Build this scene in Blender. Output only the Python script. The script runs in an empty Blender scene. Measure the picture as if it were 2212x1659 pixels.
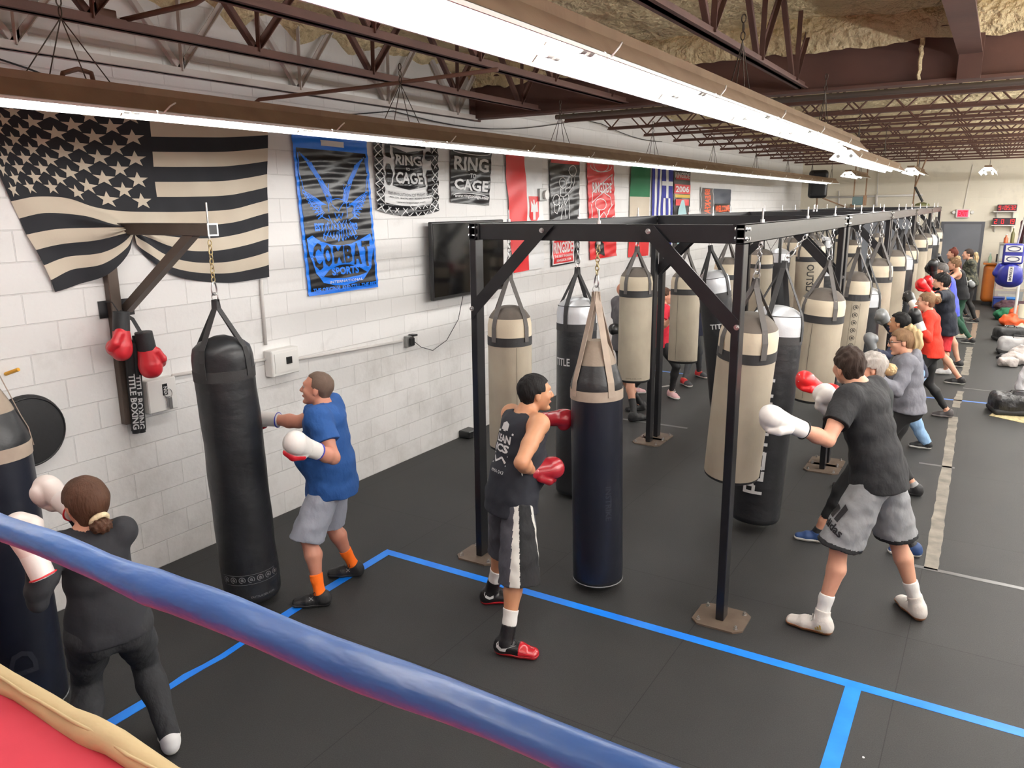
import bpy, bmesh, math, random
import numpy as np
from mathutils import Vector, Matrix, noise as mnoise
from math import pi, sin, cos, radians as R
random.seed(7)
SC = bpy.context.scene
COL = SC.collection
# ------------------------------------------------------------------ camera
YAW, PITCH, ROLL, FPX, CAMZ = -0.55321531, 0.22496739, -0.00992419, 1681.34478, 2.72
_f = Vector((sin(YAW)*cos(PITCH), cos(YAW)*cos(PITCH), -sin(PITCH)))
_r = Vector((cos(YAW), -sin(YAW), 0)); _u = _r.cross(_f)
CR = cos(ROLL)*_r + sin(ROLL)*_u
CU = -sin(ROLL)*_r + cos(ROLL)*_u
CF = _f
CPOS = Vector((0, 0, CAMZ))
cd = bpy.data.cameras.new('camera'); cam = bpy.data.objects.new('camera', cd); COL.objects.link(cam)
cd.sensor_width = 36; cd.lens = 36*FPX/2212; cd.clip_start = 0.05; cd.clip_end = 100
cam.matrix_world = Matrix(((CR.x, CU.x, -CF.x, 0), (CR.y, CU.y, -CF.y, 0), (CR.z, CU.z, -CF.z, CAMZ), (0, 0, 0, 1)))
SC.camera = cam
# ------------------------------------------------------------------ world, exposure
w = bpy.data.worlds.new('world'); SC.world = w; w.use_nodes = True
w.node_tree.nodes['Background'].inputs[0].default_value = (0.9, 0.92, 1, 1)
w.node_tree.nodes['Background'].inputs[1].default_value = 0.3
SC.view_settings.view_transform = 'Standard'; SC.view_settings.look = 'None'
SC.view_settings.gamma = 1; SC.view_settings.use_curve_mapping = False
SC.view_settings.exposure = 0.0
SC.cycles.use_denoising = True
SC.cycles.max_bounces = 7; SC.cycles.diffuse_bounces = 5; SC.cycles.glossy_bounces = 3
SC.cycles.transmission_bounces = 3; SC.cycles.sample_clamp_indirect = 6
TUBE = 26.0     # emission strength of the fluorescent tubes
# ------------------------------------------------------------------ helpers
def ray(px, py):
    return CF + CR*((px-1106)/FPX) - CU*((py-829.5)/FPX)
def onz(px, py, z=0.0):
    d = ray(px, py); return CPOS + d*((z-CAMZ)/d.z)
def onx(px, py, x):
    d = ray(px, py); return CPOS + d*(x/d.x)
def ony(px, py, y):
    d = ray(px, py); return CPOS + d*(y/d.y)
def V(*a): return Vector(a)

def lin(c):
    def f(v):
        v /= 255.0
        return v/12.92 if v <= .04045 else ((v+.055)/1.055)**2.4
    return (f(c[0]), f(c[1]), f(c[2]), 1)
MATS = {}
def mat(name, rgb, rough=.6, metal=0, bump=0, bscale=20, spec=.5, var=0, vscale=3, rgb2=None, coat=0, stretch=None, aniso_bump=None, sheen=0, bdist=.01):
    """rgb: base colour in sRGB 0-255; var: share of rgb2 mixed in by noise; bump: noise relief."""
    if name in MATS: return MATS[name]
    m = bpy.data.materials.new(name); m.use_nodes = True; nt = m.node_tree; N = nt.nodes; L = nt.links
    b = N['Principled BSDF']
    b.inputs['Base Color'].default_value = lin(rgb)
    b.inputs['Roughness'].default_value = rough; b.inputs['Metallic'].default_value = metal
    b.inputs['Specular IOR Level'].default_value = spec
    b.inputs['Coat Weight'].default_value = coat; b.inputs['Coat Roughness'].default_value = .2
    if sheen: b.inputs['Sheen Weight'].default_value = sheen
    co = N.new('ShaderNodeTexCoord'); mp = N.new('ShaderNodeMapping'); L.new(co.outputs['Object'], mp.inputs[0])
    if stretch: mp.inputs['Scale'].default_value = stretch
    if rgb2 is not None:
        n = N.new('ShaderNodeTexNoise'); n.inputs['Scale'].default_value = vscale; n.inputs['Detail'].default_value = 5
        L.new(mp.outputs[0], n.inputs['Vector'])
        cr = N.new('ShaderNodeValToRGB'); cr.color_ramp.elements[0].position = .5-.35*var; cr.color_ramp.elements[1].position = .5+.35
        cr.color_ramp.elements[0].color = lin(rgb); cr.color_ramp.elements[1].color = lin(rgb2)
        L.new(n.outputs['Fac'], cr.inputs[0]); L.new(cr.outputs[0], b.inputs['Base Color'])
    if bump:
        n2 = N.new('ShaderNodeTexNoise'); n2.inputs['Scale'].default_value = bscale; n2.inputs['Detail'].default_value = 4
        L.new(mp.outputs[0], n2.inputs['Vector'])
        bp = N.new('ShaderNodeBump'); bp.inputs['Strength'].default_value = bump; bp.inputs['Distance'].default_value = bdist
        L.new(n2.outputs['Fac'], bp.inputs['Height']); L.new(bp.outputs[0], b.inputs['Normal'])
    MATS[name] = m
    return m
def emis(name, rgb, s):
    if name in MATS: return MATS[name]
    m = bpy.data.materials.new(name); m.use_nodes = True
    b = m.node_tree.nodes['Principled BSDF']
    b.inputs['Base Color'].default_value = lin(rgb); b.inputs['Emission Color'].default_value = lin(rgb)
    b.inputs['Emission Strength'].default_value = s
    MATS[name] = m; return m

def tag(o, label=None, cat=None, group=None, kind=None):
    if label: o['label'] = label
    if cat: o['category'] = cat
    if group: o['group'] = group
    if kind: o['kind'] = kind
    return o
def empty(name, loc, label=None, cat=None, group=None, kind=None):
    o = bpy.data.objects.new(name, None); COL.objects.link(o); o.location = loc; o.empty_display_size = .1
    return tag(o, label, cat, group, kind)
def origin_of(o):
    p = Vector((0, 0, 0))
    while o is not None:
        p += Vector(o.location); o = o.parent
    return p
def link_mesh(name, me, m, parent=None, base=None):
    """me has world coordinates; shift it to its parent's (or its own base's) frame."""
    org = origin_of(parent) if parent is not None else (Vector(base) if base is not None else Vector((0, 0, 0)))
    me.transform(Matrix.Translation(-org))
    if m is not None:
        for k in (m if isinstance(m, (list, tuple)) else [m]): me.materials.append(k)
    o = bpy.data.objects.new(name, me); COL.objects.link(o)
    if parent is not None: o.parent = parent
    else: o.location = org
    return o
def frame(d, up=None):
    d = Vector(d).normalized()
    up = Vector(up) if up is not None else (Vector((0, 0, 1)) if abs(d.z) < .95 else Vector((1, 0, 0)))
    s = d.cross(up).normalized(); return d, s, s.cross(d)
class MB:
    def __init__(s): s.v = []; s.f = []; s.mi = []; s.cur = 0
    def add(s, vs, fs):
        n = len(s.v); s.v += [tuple(v) for v in vs]
        for f in fs: s.f.append([i+n for i in f]); s.mi.append(s.cur)
        return s
    def box(s, c, sz, ax=None, bev=0):
        c = Vector(c); hx, hy, hz = sz[0]/2, sz[1]/2, sz[2]/2
        if ax is None: X, Y, Z = Vector((1, 0, 0)), Vector((0, 1, 0)), Vector((0, 0, 1))
        else: X, Y, Z = ax
        if bev:
            b = min(bev, hx*.9, hy*.9, hz*.9); vs = []; 
            # chamfered along all edges: 24 verts
            for sx in (-1, 1):
                for sy in (-1, 1):
                    for szz in (-1, 1):
                        vs += [c+X*(sx*hx)+Y*(sy*(hy-b))+Z*(szz*(hz-b)), c+X*(sx*(hx-b))+Y*(sy*hy)+Z*(szz*(hz-b)), c+X*(sx*(hx-b))+Y*(sy*(hy-b))+Z*(szz*hz)]
            bm = bmesh.new()
            for v in vs: bm.verts.new(v)
            bmesh.ops.convex_hull(bm, input=list(bm.verts)); bm.verts.ensure_lookup_table(); bm.verts.index_update()
            s.add([v.co.copy() for v in bm.verts], [[v.index for v in f.verts] for f in bm.faces]); bm.free(); return s
        vs = [c+X*(a*hx)+Y*(b*hy)+Z*(d*hz) for a in (-1, 1) for b in (-1, 1) for d in (-1, 1)]
        return s.add(vs, [(0, 1, 3, 2), (4, 6, 7, 5), (0, 4, 5, 1), (2, 3, 7, 6), (0, 2, 6, 4), (1, 5, 7, 3)])
    def bb(s, lo, hi, bev=0):
        return s.box([(a+b)/2 for a, b in zip(lo, hi)], [abs(b-a) for a, b in zip(lo, hi)], None, bev)
    def bar(s, a, b, w, h=None, up=None, bev=0):
        a = Vector(a); b = Vector(b); d, sd, u = frame(b-a, up)
        return s.box((a+b)/2, ((b-a).length, w, h or w), (d, sd, u), bev)
    def cyl(s, a, b, r, r2=None, seg=12, caps=True):
        a = Vector(a); b = Vector(b); d, sd, u = frame(b-a); r2 = r if r2 is None else r2; vs = []
        for p, rr in ((a, r), (b, r2)):
            for i in range(seg): t = 2*pi*i/seg; vs.append(p+sd*(cos(t)*rr)+u*(sin(t)*rr))
        fs = [(i, (i+1) % seg, seg+(i+1) % seg, seg+i) for i in range(seg)]
        if caps: fs += [tuple(range(seg))[::-1], tuple(range(seg, 2*seg))]
        return s.add(vs, fs)
    def lathe(s, c, prof, seg=32, ax=None, wob=None):
        """prof: [(r, t)] along axis ax from c."""
        c = Vector(c); d = Vector(ax).normalized() if ax is not None else Vector((0, 0, 1))
        _, sd, u = frame(d, (0, 1, 0) if abs(d.y) < .9 else (1, 0, 0)); vs = []
        for j, (r, t) in enumerate(prof):
            for i in range(seg):
                a = 2*pi*i/seg; rr = r if wob is None else r+wob(a, t)*(1 if r > .02 else 0)
                vs.append(c+d*t+sd*(cos(a)*rr)+u*(sin(a)*rr))
        n = len(prof); fs = []
        for j in range(n-1):
            for i in range(seg):
                fs.append((j*seg+i, j*seg+(i+1) % seg, (j+1)*seg+(i+1) % seg, (j+1)*seg+i))
        fs += [tuple(range(seg))[::-1], tuple(range((n-1)*seg, n*seg))]
        return s.add(vs, fs)
    def tube(s, pts, r, seg=8, flat=None, closed=False):
        pts = [Vector(p) for p in pts]; n = len(pts); vs = []; up = None
        rs = r if isinstance(r, (list, tuple)) else [r]*n
        for i, p in enumerate(pts):
            if closed: t = (pts[(i+1) % n]-pts[i-1])
            else: t = pts[min(i+1, n-1)]-pts[max(i-1, 0)]
            t.normalize()
            if up is None: _, sd, up = frame(t)
            sd = t.cross(up).normalized(); up = sd.cross(t).normalized()
            for k in range(seg):
                a = 2*pi*k/seg; vs.append(p+sd*(cos(a)*rs[i])+up*(sin(a)*rs[i]))
        m = n if closed else n-1
        fs = [((i % n)*seg+k, (i % n)*seg+(k+1) % seg, ((i+1) % n)*seg+(k+1) % seg, ((i+1) % n)*seg+k) for i in range(m) for k in range(seg)]
        if not closed: fs += [tuple(range(seg))[::-1], tuple(range((n-1)*seg, n*seg))]
        return s.add(vs, fs)
    def ribbon(s, pts, side, w, t=.003):
        """flat strap through pts, width w along side, thickness t."""
        pts = [Vector(p) for p in pts]; n = len(pts); vs = []
        for i, p in enumerate(pts):
            tg = (pts[min(i+1, n-1)]-pts[max(i-1, 0)]).normalized()
            sd = Vector(side[i] if isinstance(side, list) else side); sd = (sd-tg*sd.dot(tg)).normalized(); nn = tg.cross(sd)
            vs += [p+sd*w/2+nn*t/2, p-sd*w/2+nn*t/2, p-sd*w/2-nn*t/2, p+sd*w/2-nn*t/2]
        fs = [(i*4+k, i*4+(k+1) % 4, i*4+4+(k+1) % 4, i*4+4+k) for i in range(n-1) for k in range(4)]
        fs += [(3, 2, 1, 0), tuple((n-1)*4+k for k in range(4))]
        return s.add(vs, fs)
    def torus(s, c, ax, R_, r, sx=1.0, dirx=None, seg=16, rs=6):
        c = Vector(c); d, sd, u = frame(ax, dirx); pts = []
        for i in range(seg):
            a = 2*pi*i/seg; pts.append(c+u*(cos(a)*R_*sx)+sd*(sin(a)*R_))
        return s.tube(pts, r, rs, closed=True)
    def grid(s, fn, nu, nv):
        vs = [fn(i/nu, j/nv) for j in range(nv+1) for i in range(nu+1)]
        return s.add(vs, [(j*(nu+1)+i, j*(nu+1)+i+1, (j+1)*(nu+1)+i+1, (j+1)*(nu+1)+i) for j in range(nv) for i in range(nu)])
    def poly(s, pts): return s.add(pts, [tuple(range(len(pts)))])
    def mesh(s, name, smooth=False):
        me = bpy.data.meshes.new(name); me.from_pydata(s.v, [], s.f)
        me.polygons.foreach_set('material_index', s.mi)
        if smooth is True: me.polygons.foreach_set('use_smooth', [True]*len(s.f))
        me.update()
        if smooth and smooth is not True:
            me.polygons.foreach_set('use_smooth', [True]*len(s.f)); me.set_sharp_from_angle(angle=R(smooth))
        return me
    def build(s, name, m, parent=None, base=None, smooth=False, fix=True):
        me = s.mesh(name, smooth)
        if fix:
            bm = bmesh.new(); bm.from_mesh(me); bmesh.ops.recalc_face_normals(bm, faces=bm.faces); bm.to_mesh(me); bm.free()
        return link_mesh(name, me, m, parent, base)

_tc = {}
def text_mesh(txt, size, bold=.0, sub=0, align='CENTER'):
    """2D triangulated outline of a text: list of (x, y) and triangles."""
    key = (txt, size, bold, sub, align)
    if key in _tc: return _tc[key]
    cu = bpy.data.curves.new('t', 'FONT'); cu.body = txt; cu.size = size; cu.align_x = align; cu.offset = bold*size; cu.resolution_u = 2
    o = bpy.data.objects.new('t', cu); COL.objects.link(o)
    dg = bpy.context.evaluated_depsgraph_get(); me = bpy.data.meshes.new_from_object(o.evaluated_get(dg))
    bm = bmesh.new(); bm.from_mesh(me); bmesh.ops.triangulate(bm, faces=bm.faces)
    if sub:
        for _ in range(6):
            ed = [e for e in bm.edges if e.calc_length() > sub]
            if not ed: break
            bmesh.ops.subdivide_edges(bm, edges=ed, cuts=1); bmesh.ops.triangulate(bm, faces=bm.faces)
    vs = [(v.co.x, v.co.y) for v in bm.verts]; bm.verts.index_update(); fs = [tuple(v.index for v in f.verts) for f in bm.faces]
    bm.free(); bpy.data.objects.remove(o); bpy.data.curves.remove(cu); bpy.data.meshes.remove(me)
    if vs:
        xs = [v[0] for v in vs]; ys = [v[1] for v in vs]
        bbx = (min(xs), min(ys), max(xs), max(ys))
    else: bbx = (0, 0, 1, 1)
    _tc[key] = (vs, fs, bbx); return _tc[key]
def text_fit(txt, x0, y0, x1, y1, fn, mb, bold=.02, sub=0, arch=0):
    """put txt into the box x0..x1, y0..y1 of a surface fn(x, y)."""
    vs, fs, b = text_mesh(txt, 1.0, bold, sub/max(abs(y1-y0), 1e-6)*.7 if sub else 0)
    sx = (x1-x0)/(b[2]-b[0]); sy = (y1-y0)/(b[3]-b[1]); out = []
    for (x, y) in vs:
        t = (x-b[0])/(b[2]-b[0]); q = (y-b[1])/(b[3]-b[1])
        a = arch*(1-(2*t-1)**2)
        out.append(fn(x0+(x-b[0])*sx, y0+q*(y1-y0)+a))
    mb.add(out, fs)
    return mb
# ------------------------------------------------------------------ setting materials
def block_mat(name, axis, tint=(228, 226, 224)):
    m = bpy.data.materials.new(name); m.use_nodes = True; nt = m.node_tree; N = nt.nodes; L = nt.links; b = N['Principled BSDF']
    g = N.new('ShaderNodeNewGeometry'); sp = N.new('ShaderNodeSeparateXYZ'); L.new(g.outputs['Position'], sp.inputs[0])
    cb = N.new('ShaderNodeCombineXYZ'); L.new(sp.outputs[axis], cb.inputs[0]); L.new(sp.outputs['Z'], cb.inputs[1])
    br = N.new('ShaderNodeTexBrick'); L.new(cb.outputs[0], br.inputs['Vector'])
    br.inputs['Scale'].default_value = 1; br.inputs['Brick Width'].default_value = .4; br.inputs['Row Height'].default_value = .2
    br.inputs['Mortar Size'].default_value = .0045; br.inputs['Mortar Smooth'].default_value = .4; br.offset = .5
    br.inputs['Color1'].default_value = lin(tint); br.inputs['Color2'].default_value = lin(tuple(c-5 for c in tint)); br.inputs['Mortar'].default_value = lin(tuple(c-(6 if axis == 'Y' else 3) for c in tint))
    # scuffs: grey smudges, more of them low on the wall
    n = N.new('ShaderNodeTexNoise'); n.inputs['Scale'].default_value = 2.3; n.inputs['Detail'].default_value = 9; n.inputs['Roughness'].default_value = .68
    L.new(g.outputs['Position'], n.inputs['Vector'])
    mr = N.new('ShaderNodeMapRange'); mr.inputs['From Min'].default_value = 2.0; mr.inputs['From Max'].default_value = 0; mr.inputs['To Min'].default_value = 0; mr.inputs['To Max'].default_value = .16
    L.new(sp.outputs['Z'], mr.inputs['Value'])
    ad = N.new('ShaderNodeMath'); ad.operation = 'ADD'; L.new(n.outputs['Fac'], ad.inputs[0]); L.new(mr.outputs[0], ad.inputs[1])
    cr = N.new('ShaderNodeValToRGB'); cr.color_ramp.elements[0].position = .58; cr.color_ramp.elements[1].position = .86
    cr.color_ramp.elements[0].color = (0, 0, 0, 1); cr.color_ramp.elements[1].color = (.38, .38, .38, 1); L.new(ad.outputs[0], cr.inputs[0])
    mx = N.new('ShaderNodeMixRGB'); mx.inputs[2].default_value = lin((150, 144, 136)); L.new(cr.outputs[0], mx.inputs[0]); L.new(br.outputs['Color'], mx.inputs[1])
    L.new(mx.outputs[0], b.inputs['Base Color']); b.inputs['Roughness'].default_value = .55
    n2 = N.new('ShaderNodeTexNoise'); n2.inputs['Scale'].default_value = 28; n2.inputs['Detail'].default_value = 7; L.new(g.outputs['Position'], n2.inputs['Vector'])
    b1 = N.new('ShaderNodeBump'); b1.inputs['Strength'].default_value = .35; b1.inputs['Distance'].default_value = .006; L.new(n2.outputs['Fac'], b1.inputs['Height'])
    b2 = N.new('ShaderNodeBump'); b2.invert = True; b2.inputs['Strength'].default_value = (.8 if axis == 'Y' else .3); b2.inputs['Distance'].default_value = .012
    L.new(br.outputs['Fac'], b2.inputs['Height']); L.new(b1.outputs[0], b2.inputs['Normal']); L.new(b2.outputs[0], b.inputs['Normal'])
    return m
M_WALLX = block_mat('painted_block_side', 'Y'); M_WALLY = block_mat('painted_block_end', 'X', (224, 217, 200))

def floor_mat():
    m = bpy.data.materials.new('black_rubber_mats'); m.use_nodes = True; nt = m.node_tree; N = nt.nodes; L = nt.links; b = N['Principled BSDF']
    g = N.new('ShaderNodeNewGeometry'); mp = N.new('ShaderNodeMapping'); L.new(g.outputs['Position'], mp.inputs[0]); mp.inputs['Location'].default_value = (.22, .35, 0)
    br = N.new('ShaderNodeTexBrick'); L.new(mp.outputs[0], br.inputs['Vector']); br.offset = 0
    br.inputs['Scale'].default_value = 1; br.inputs['Brick Width'].default_value = 1.22; br.inputs['Row Height'].default_value = 1.83
    br.inputs['Mortar Size'].default_value = .0025; br.inputs['Mortar Smooth'].default_value = .1
    br.inputs['Color1'].default_value = (1, 1, 1, 1); br.inputs['Color2'].default_value = (.9, .9, .9, 1); br.inputs['Mortar'].default_value = (.25, .25, .25, 1)
    n = N.new('ShaderNodeTexNoise'); n.inputs['Scale'].default_value = 160; n.inputs['Detail'].default_value = 3; L.new(g.outputs['Position'], n.inputs['Vector'])
    cr = N.new('ShaderNodeValToRGB'); cr.color_ramp.elements[0].position = .3; cr.color_ramp.elements[1].position = .8
    cr.color_ramp.elements[0].color = lin((35, 35, 36)); cr.color_ramp.elements[1].color = lin((54, 54, 54)); L.new(n.outputs['Fac'], cr.inputs[0])
    n3 = N.new('ShaderNodeTexNoise'); n3.inputs['Scale'].default_value = .9; n3.inputs['Detail'].default_value = 6; L.new(g.outputs['Position'], n3.inputs['Vector'])
    c3 = N.new('ShaderNodeValToRGB'); c3.color_ramp.elements[0].position = .35; c3.color_ramp.elements[1].position = .75
    c3.color_ramp.elements[0].color = (.85, .85, .85, 1); c3.color_ramp.elements[1].color = (1.2, 1.19, 1.15, 1); L.new(n3.outputs['Fac'], c3.inputs[0])
    m1 = N.new('ShaderNodeMixRGB'); m1.blend_type = 'MULTIPLY'; m1.inputs[0].default_value = 1; L.new(cr.outputs[0], m1.inputs[1]); L.new(c3.outputs[0], m1.inputs[2])
    m2 = N.new('ShaderNodeMixRGB'); m2.blend_type = 'MULTIPLY'; m2.inputs[0].default_value = 1; L.new(m1.outputs[0], m2.inputs[1]); L.new(br.outputs['Color'], m2.inputs[2])
    L.new(m2.outputs[0], b.inputs['Base Color']); b.inputs['Roughness'].default_value = .62; b.inputs['Specular IOR Level'].default_value = .35
    bp = N.new('ShaderNodeBump'); bp.inputs['Strength'].default_value = .4; bp.inputs['Distance'].default_value = .003; L.new(n.outputs['Fac'], bp.inputs['Height'])
    L.new(bp.outputs[0], b.inputs['Normal'])
    return m
XW, XR, Y0, Y1, ZC1, ZC2, YG = -5.29, 6.2, -6.5, 25.5, 4.3, 4.22, 7.79
def struct(o): o['kind'] = 'structure'; return o
struct(MB().bb((XW, Y0, -.1), (XR, Y1, 0)).build('floor', floor_mat()))
struct(MB().bb((XW-.2, Y0-.2, -.1), (XW, Y1+.2, 4.6)).build('wall_left', M_WALLX))
struct(MB().bb((XR, Y0-.2, -.1), (XR+.2, Y1+.2, 4.6)).build('wall_right', M_WALLX))
struct(MB().bb((XW, Y1, -.1), (XR, Y1+.2, 4.6)).build('wall_far', M_WALLY))
struct(MB().bb((XW, Y0-.2, -.1), (XR, Y0, 4.6)).build('wall_near', M_WALLY))
# sprayed foam ceiling: lumpy sheet of real relief
foam = mat('sprayed_foam', (238, 222, 182), .9, bump=.9, bscale=14, var=.9, vscale=1.6, rgb2=(218, 196, 150), bdist=.10)
def foam_z(x, y, z0):
    n1 = mnoise.noise(Vector((x*1.3, y*1.3, z0)))*.06; n2 = mnoise.noise(Vector((x*5.5, y*5.5, 3)))*.055; n3 = mnoise.noise(Vector((x*14, y*14, 7)))*.012
    return z0+n1+n2+n3
mbf = MB()
def fs1(u, v):
    x = XW+(XR-XW)*u*.72; y = 0.5+(YG-.5)*v; z = foam_z(x, y, ZC1)
    e = max(0, 1-(x-XW)/.25); z -= .12*e*(1+mnoise.noise(Vector((y*3, 2, 1))))
    return (x, y, z)
mbf.grid(fs1, 110, 100)
mbf.grid(lambda u, v: (XW+(XR-XW)*u, Y0+(.5-Y0)*v, ZC1), 4, 4)
mbf.grid(lambda u, v: (XW+(XR-XW)*(.72+.28*u), .5+(YG-.5)*v, ZC1), 4, 4)
def fs2(u, v):
    x = XW+(XR-XW)*u*.62; y = YG+(Y1-YG)*v; return (x, y, foam_z(x, y, ZC2))
mbf.grid(fs2, 80, 190)
mbf.grid(lambda u, v: (XW+(XR-XW)*(.62+.38*u), YG+(Y1-YG)*v, ZC2), 4, 4)
mbf.bb((XW-.2, Y0-.2, 4.46), (XR+.2, Y1+.2, 4.6))
struct(mbf.build('ceiling', foam, smooth=True, fix=False))
# foam overspray hanging over the girder's top edge
mo = MB()
def fo(u, v):
    x = XW+(XR-XW)*.72*u; low = 4.03+.05*mnoise.noise(Vector((x*2.2, 5, 0)))+.03*mnoise.noise(Vector((x*9, 1, 0)))
    z = low+(ZC1+.1-low)*v; y = YG-.05-.06*sin(pi*min(v*1.2, 1))-.02*mnoise.noise(Vector((x*6, z*6, 0)))
    return (x, y, z)
mo.grid(fo, 260, 8)
def dr(u, v): return (-.72+.02*cos(u*2*pi)*(1-.3*v)+.006*sin(v*20), YG-.06+.015*sin(u*2*pi), 4.05-.33*v)
mo.grid(dr, 6, 8)
struct(mo.build('trim_1', foam, smooth=True, fix=False))

steel = mat('red_oxide_steel', (104, 72, 62), .7, bump=.3, bscale=30, var=.6, vscale=2, rgb2=(78, 54, 48), bdist=.004)
steelw = mat('overpainted_steel', (214, 208, 204), .7, bump=.2, bscale=30, var=.8, vscale=2, rgb2=(170, 160, 154), bdist=.004)
# main girder across the hall
g = empty('roof_girder', (0.4, YG, 3.7), 'deep red-brown steel girder spanning the hall across the ceiling', 'beam')
MB().bb((XW+.02, YG-.006, 3.72), (XR, YG+.006, 4.14)).build('web', steel, g)
MB().bb((XW+.02, YG-.09, 3.69), (XR, YG+.09, 3.715)).build('flange', steel, g)
MB().bb((XW+.02, YG-.09, 4.12), (XR, YG+.09, 4.14)).build('flange', steel, g)
MB().bb((XW+.01, YG-.1, 3.67), (XW+.03, YG+.1, 4.12)).build('end_plate', steel, g)
tag(g, kind='thing')
def angle_bar(mb, a, b, w=.045, t=.006, up=None):
    a = Vector(a); b = Vector(b); d, sd, u = frame(b-a, up)
    mb.bar(a+u*w/2, b+u*w/2, t, w, up); mb.bar(a+sd*w/2, b+sd*w/2, w, t, up)
def truss(x, m, label, y0=-2.2, y1=YG-.1, zb=3.72, group=None, wide=.05, nodes=None):
    t = empty('roof_truss', (x, y1, zb), label, 'truss', group)
    c = MB(); c.bb((x-wide, y0, zb), (x-.008, y1, zb+.012)); c.bb((x-.02, y0, zb), (x-.008, y1, zb+.055))
    c.bb((x+.008, y0, zb), (x+wide, y1, zb+.012)); c.bb((x+.008, y0, zb), (x+.02, y1, zb+.055)); c.build('bottom_chord', m, t)
    n = int((y1-y0)/1.15); wv = MB()
    ws = []
    for i in range(n):
        yb = y1-.35-1.15*i
        if yb < y0: break
        wv = MB(); angle_bar(wv, (x, yb, zb+.03), (x, yb-.5, ZC1+.02), .036, .006); wv.build('web_bar', m, t)
        wv = MB(); angle_bar(wv, (x, yb, zb+.03), (x, yb+.02, ZC1+.02), .036, .006); wv.build('web_bar', m, t)
        wv = MB(); angle_bar(wv, (x, yb, zb+.03), (x, yb+.5, ZC1+.02), .036, .006); wv.build('web_bar', m, t)
    return t
truss(-4.4, steel, 'brown steel roof truss over the left light row, ending at the girder')
truss(-3.38, steel, 'brown steel roof truss between the two light rows, web bars rising into foam')
truss(-1.65, steel, 'brown steel roof truss just right of the bright near light row')
t = truss(XW+.07, steelw, 'pale overpainted roof truss fixed along the white block wall above the striped flag', zb=3.67)
# deep beam running towards the camera at the right
b = empty('roof_beam', (-.3, YG, 3.72), 'thick brown steel beam meeting the big girder near the upper right corner', 'beam')
MB().bb((-.36, -2, 3.9), (-.348, YG-.1, 4.3)).build('web', steel, b)
MB().bb((-.44, -2, 3.88), (-.27, YG-.1, 3.9)).build('flange', steel, b)
MB().box((-.35, YG-.12, 3.86), (.17, .05, .34)).build('bracket', steel, b)
# joists over the far bay
def joist(y, i):
    x0, x1, zb = -4.93, 2.6, 3.765
    j = empty('bar_joist', (-1, y, zb), None, 'joist', 'bar joists over the far half of the hall')
    j['label'] = 'slim brown bar joist with zigzag web crossing the far ceiling'
    c = MB(); c.bb((x0, y-.045, zb), (x1, y-.006, zb+.01)); c.bb((x0, y-.012, zb), (x1, y-.006, zb+.04)); c.bb((x0, y+.006, zb), (x1, y+.045, zb+.01)); c.bb((x0, y+.006, zb), (x1, y+.012, zb+.04))
    c.build('bottom_chord', steel, j)
    c = MB(); c.bb((XW+.01, y-.045, zb+.3), (x1, y+.045, zb+.33)); c.build('top_chord', steel, j)
    wv = MB(); x = x0+.05; up = True; pts = [(x-.28, y, zb+.31)]
    while x < x1:
        pts.append((x, y, zb+.03 if up else zb+.31)); x += .27; up = not up
    for a, b_ in zip(pts[:-1], pts[1:]): wv.cyl(a, b_, .011, seg=5, caps=False)
    wv.build('web', steel, j)
y = 8.02; i = 0
for y in [8.35]+[9.35+1.33*k for k in range(12)]:
    joist(y, i); i += 1
# bridging pipe beside the first joist
tag(MB().cyl((-4.9, 9.05, 3.8), (2.5, 9.05, 3.8), .03, seg=10).build('sprinkler_pipe', mat('grey_pipe', (105, 95, 88), .5, .4), smooth=40, base=(-1, 9.05, 3.8)), 'long grey pipe running beside the first joist past the girder', 'pipe')

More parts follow.
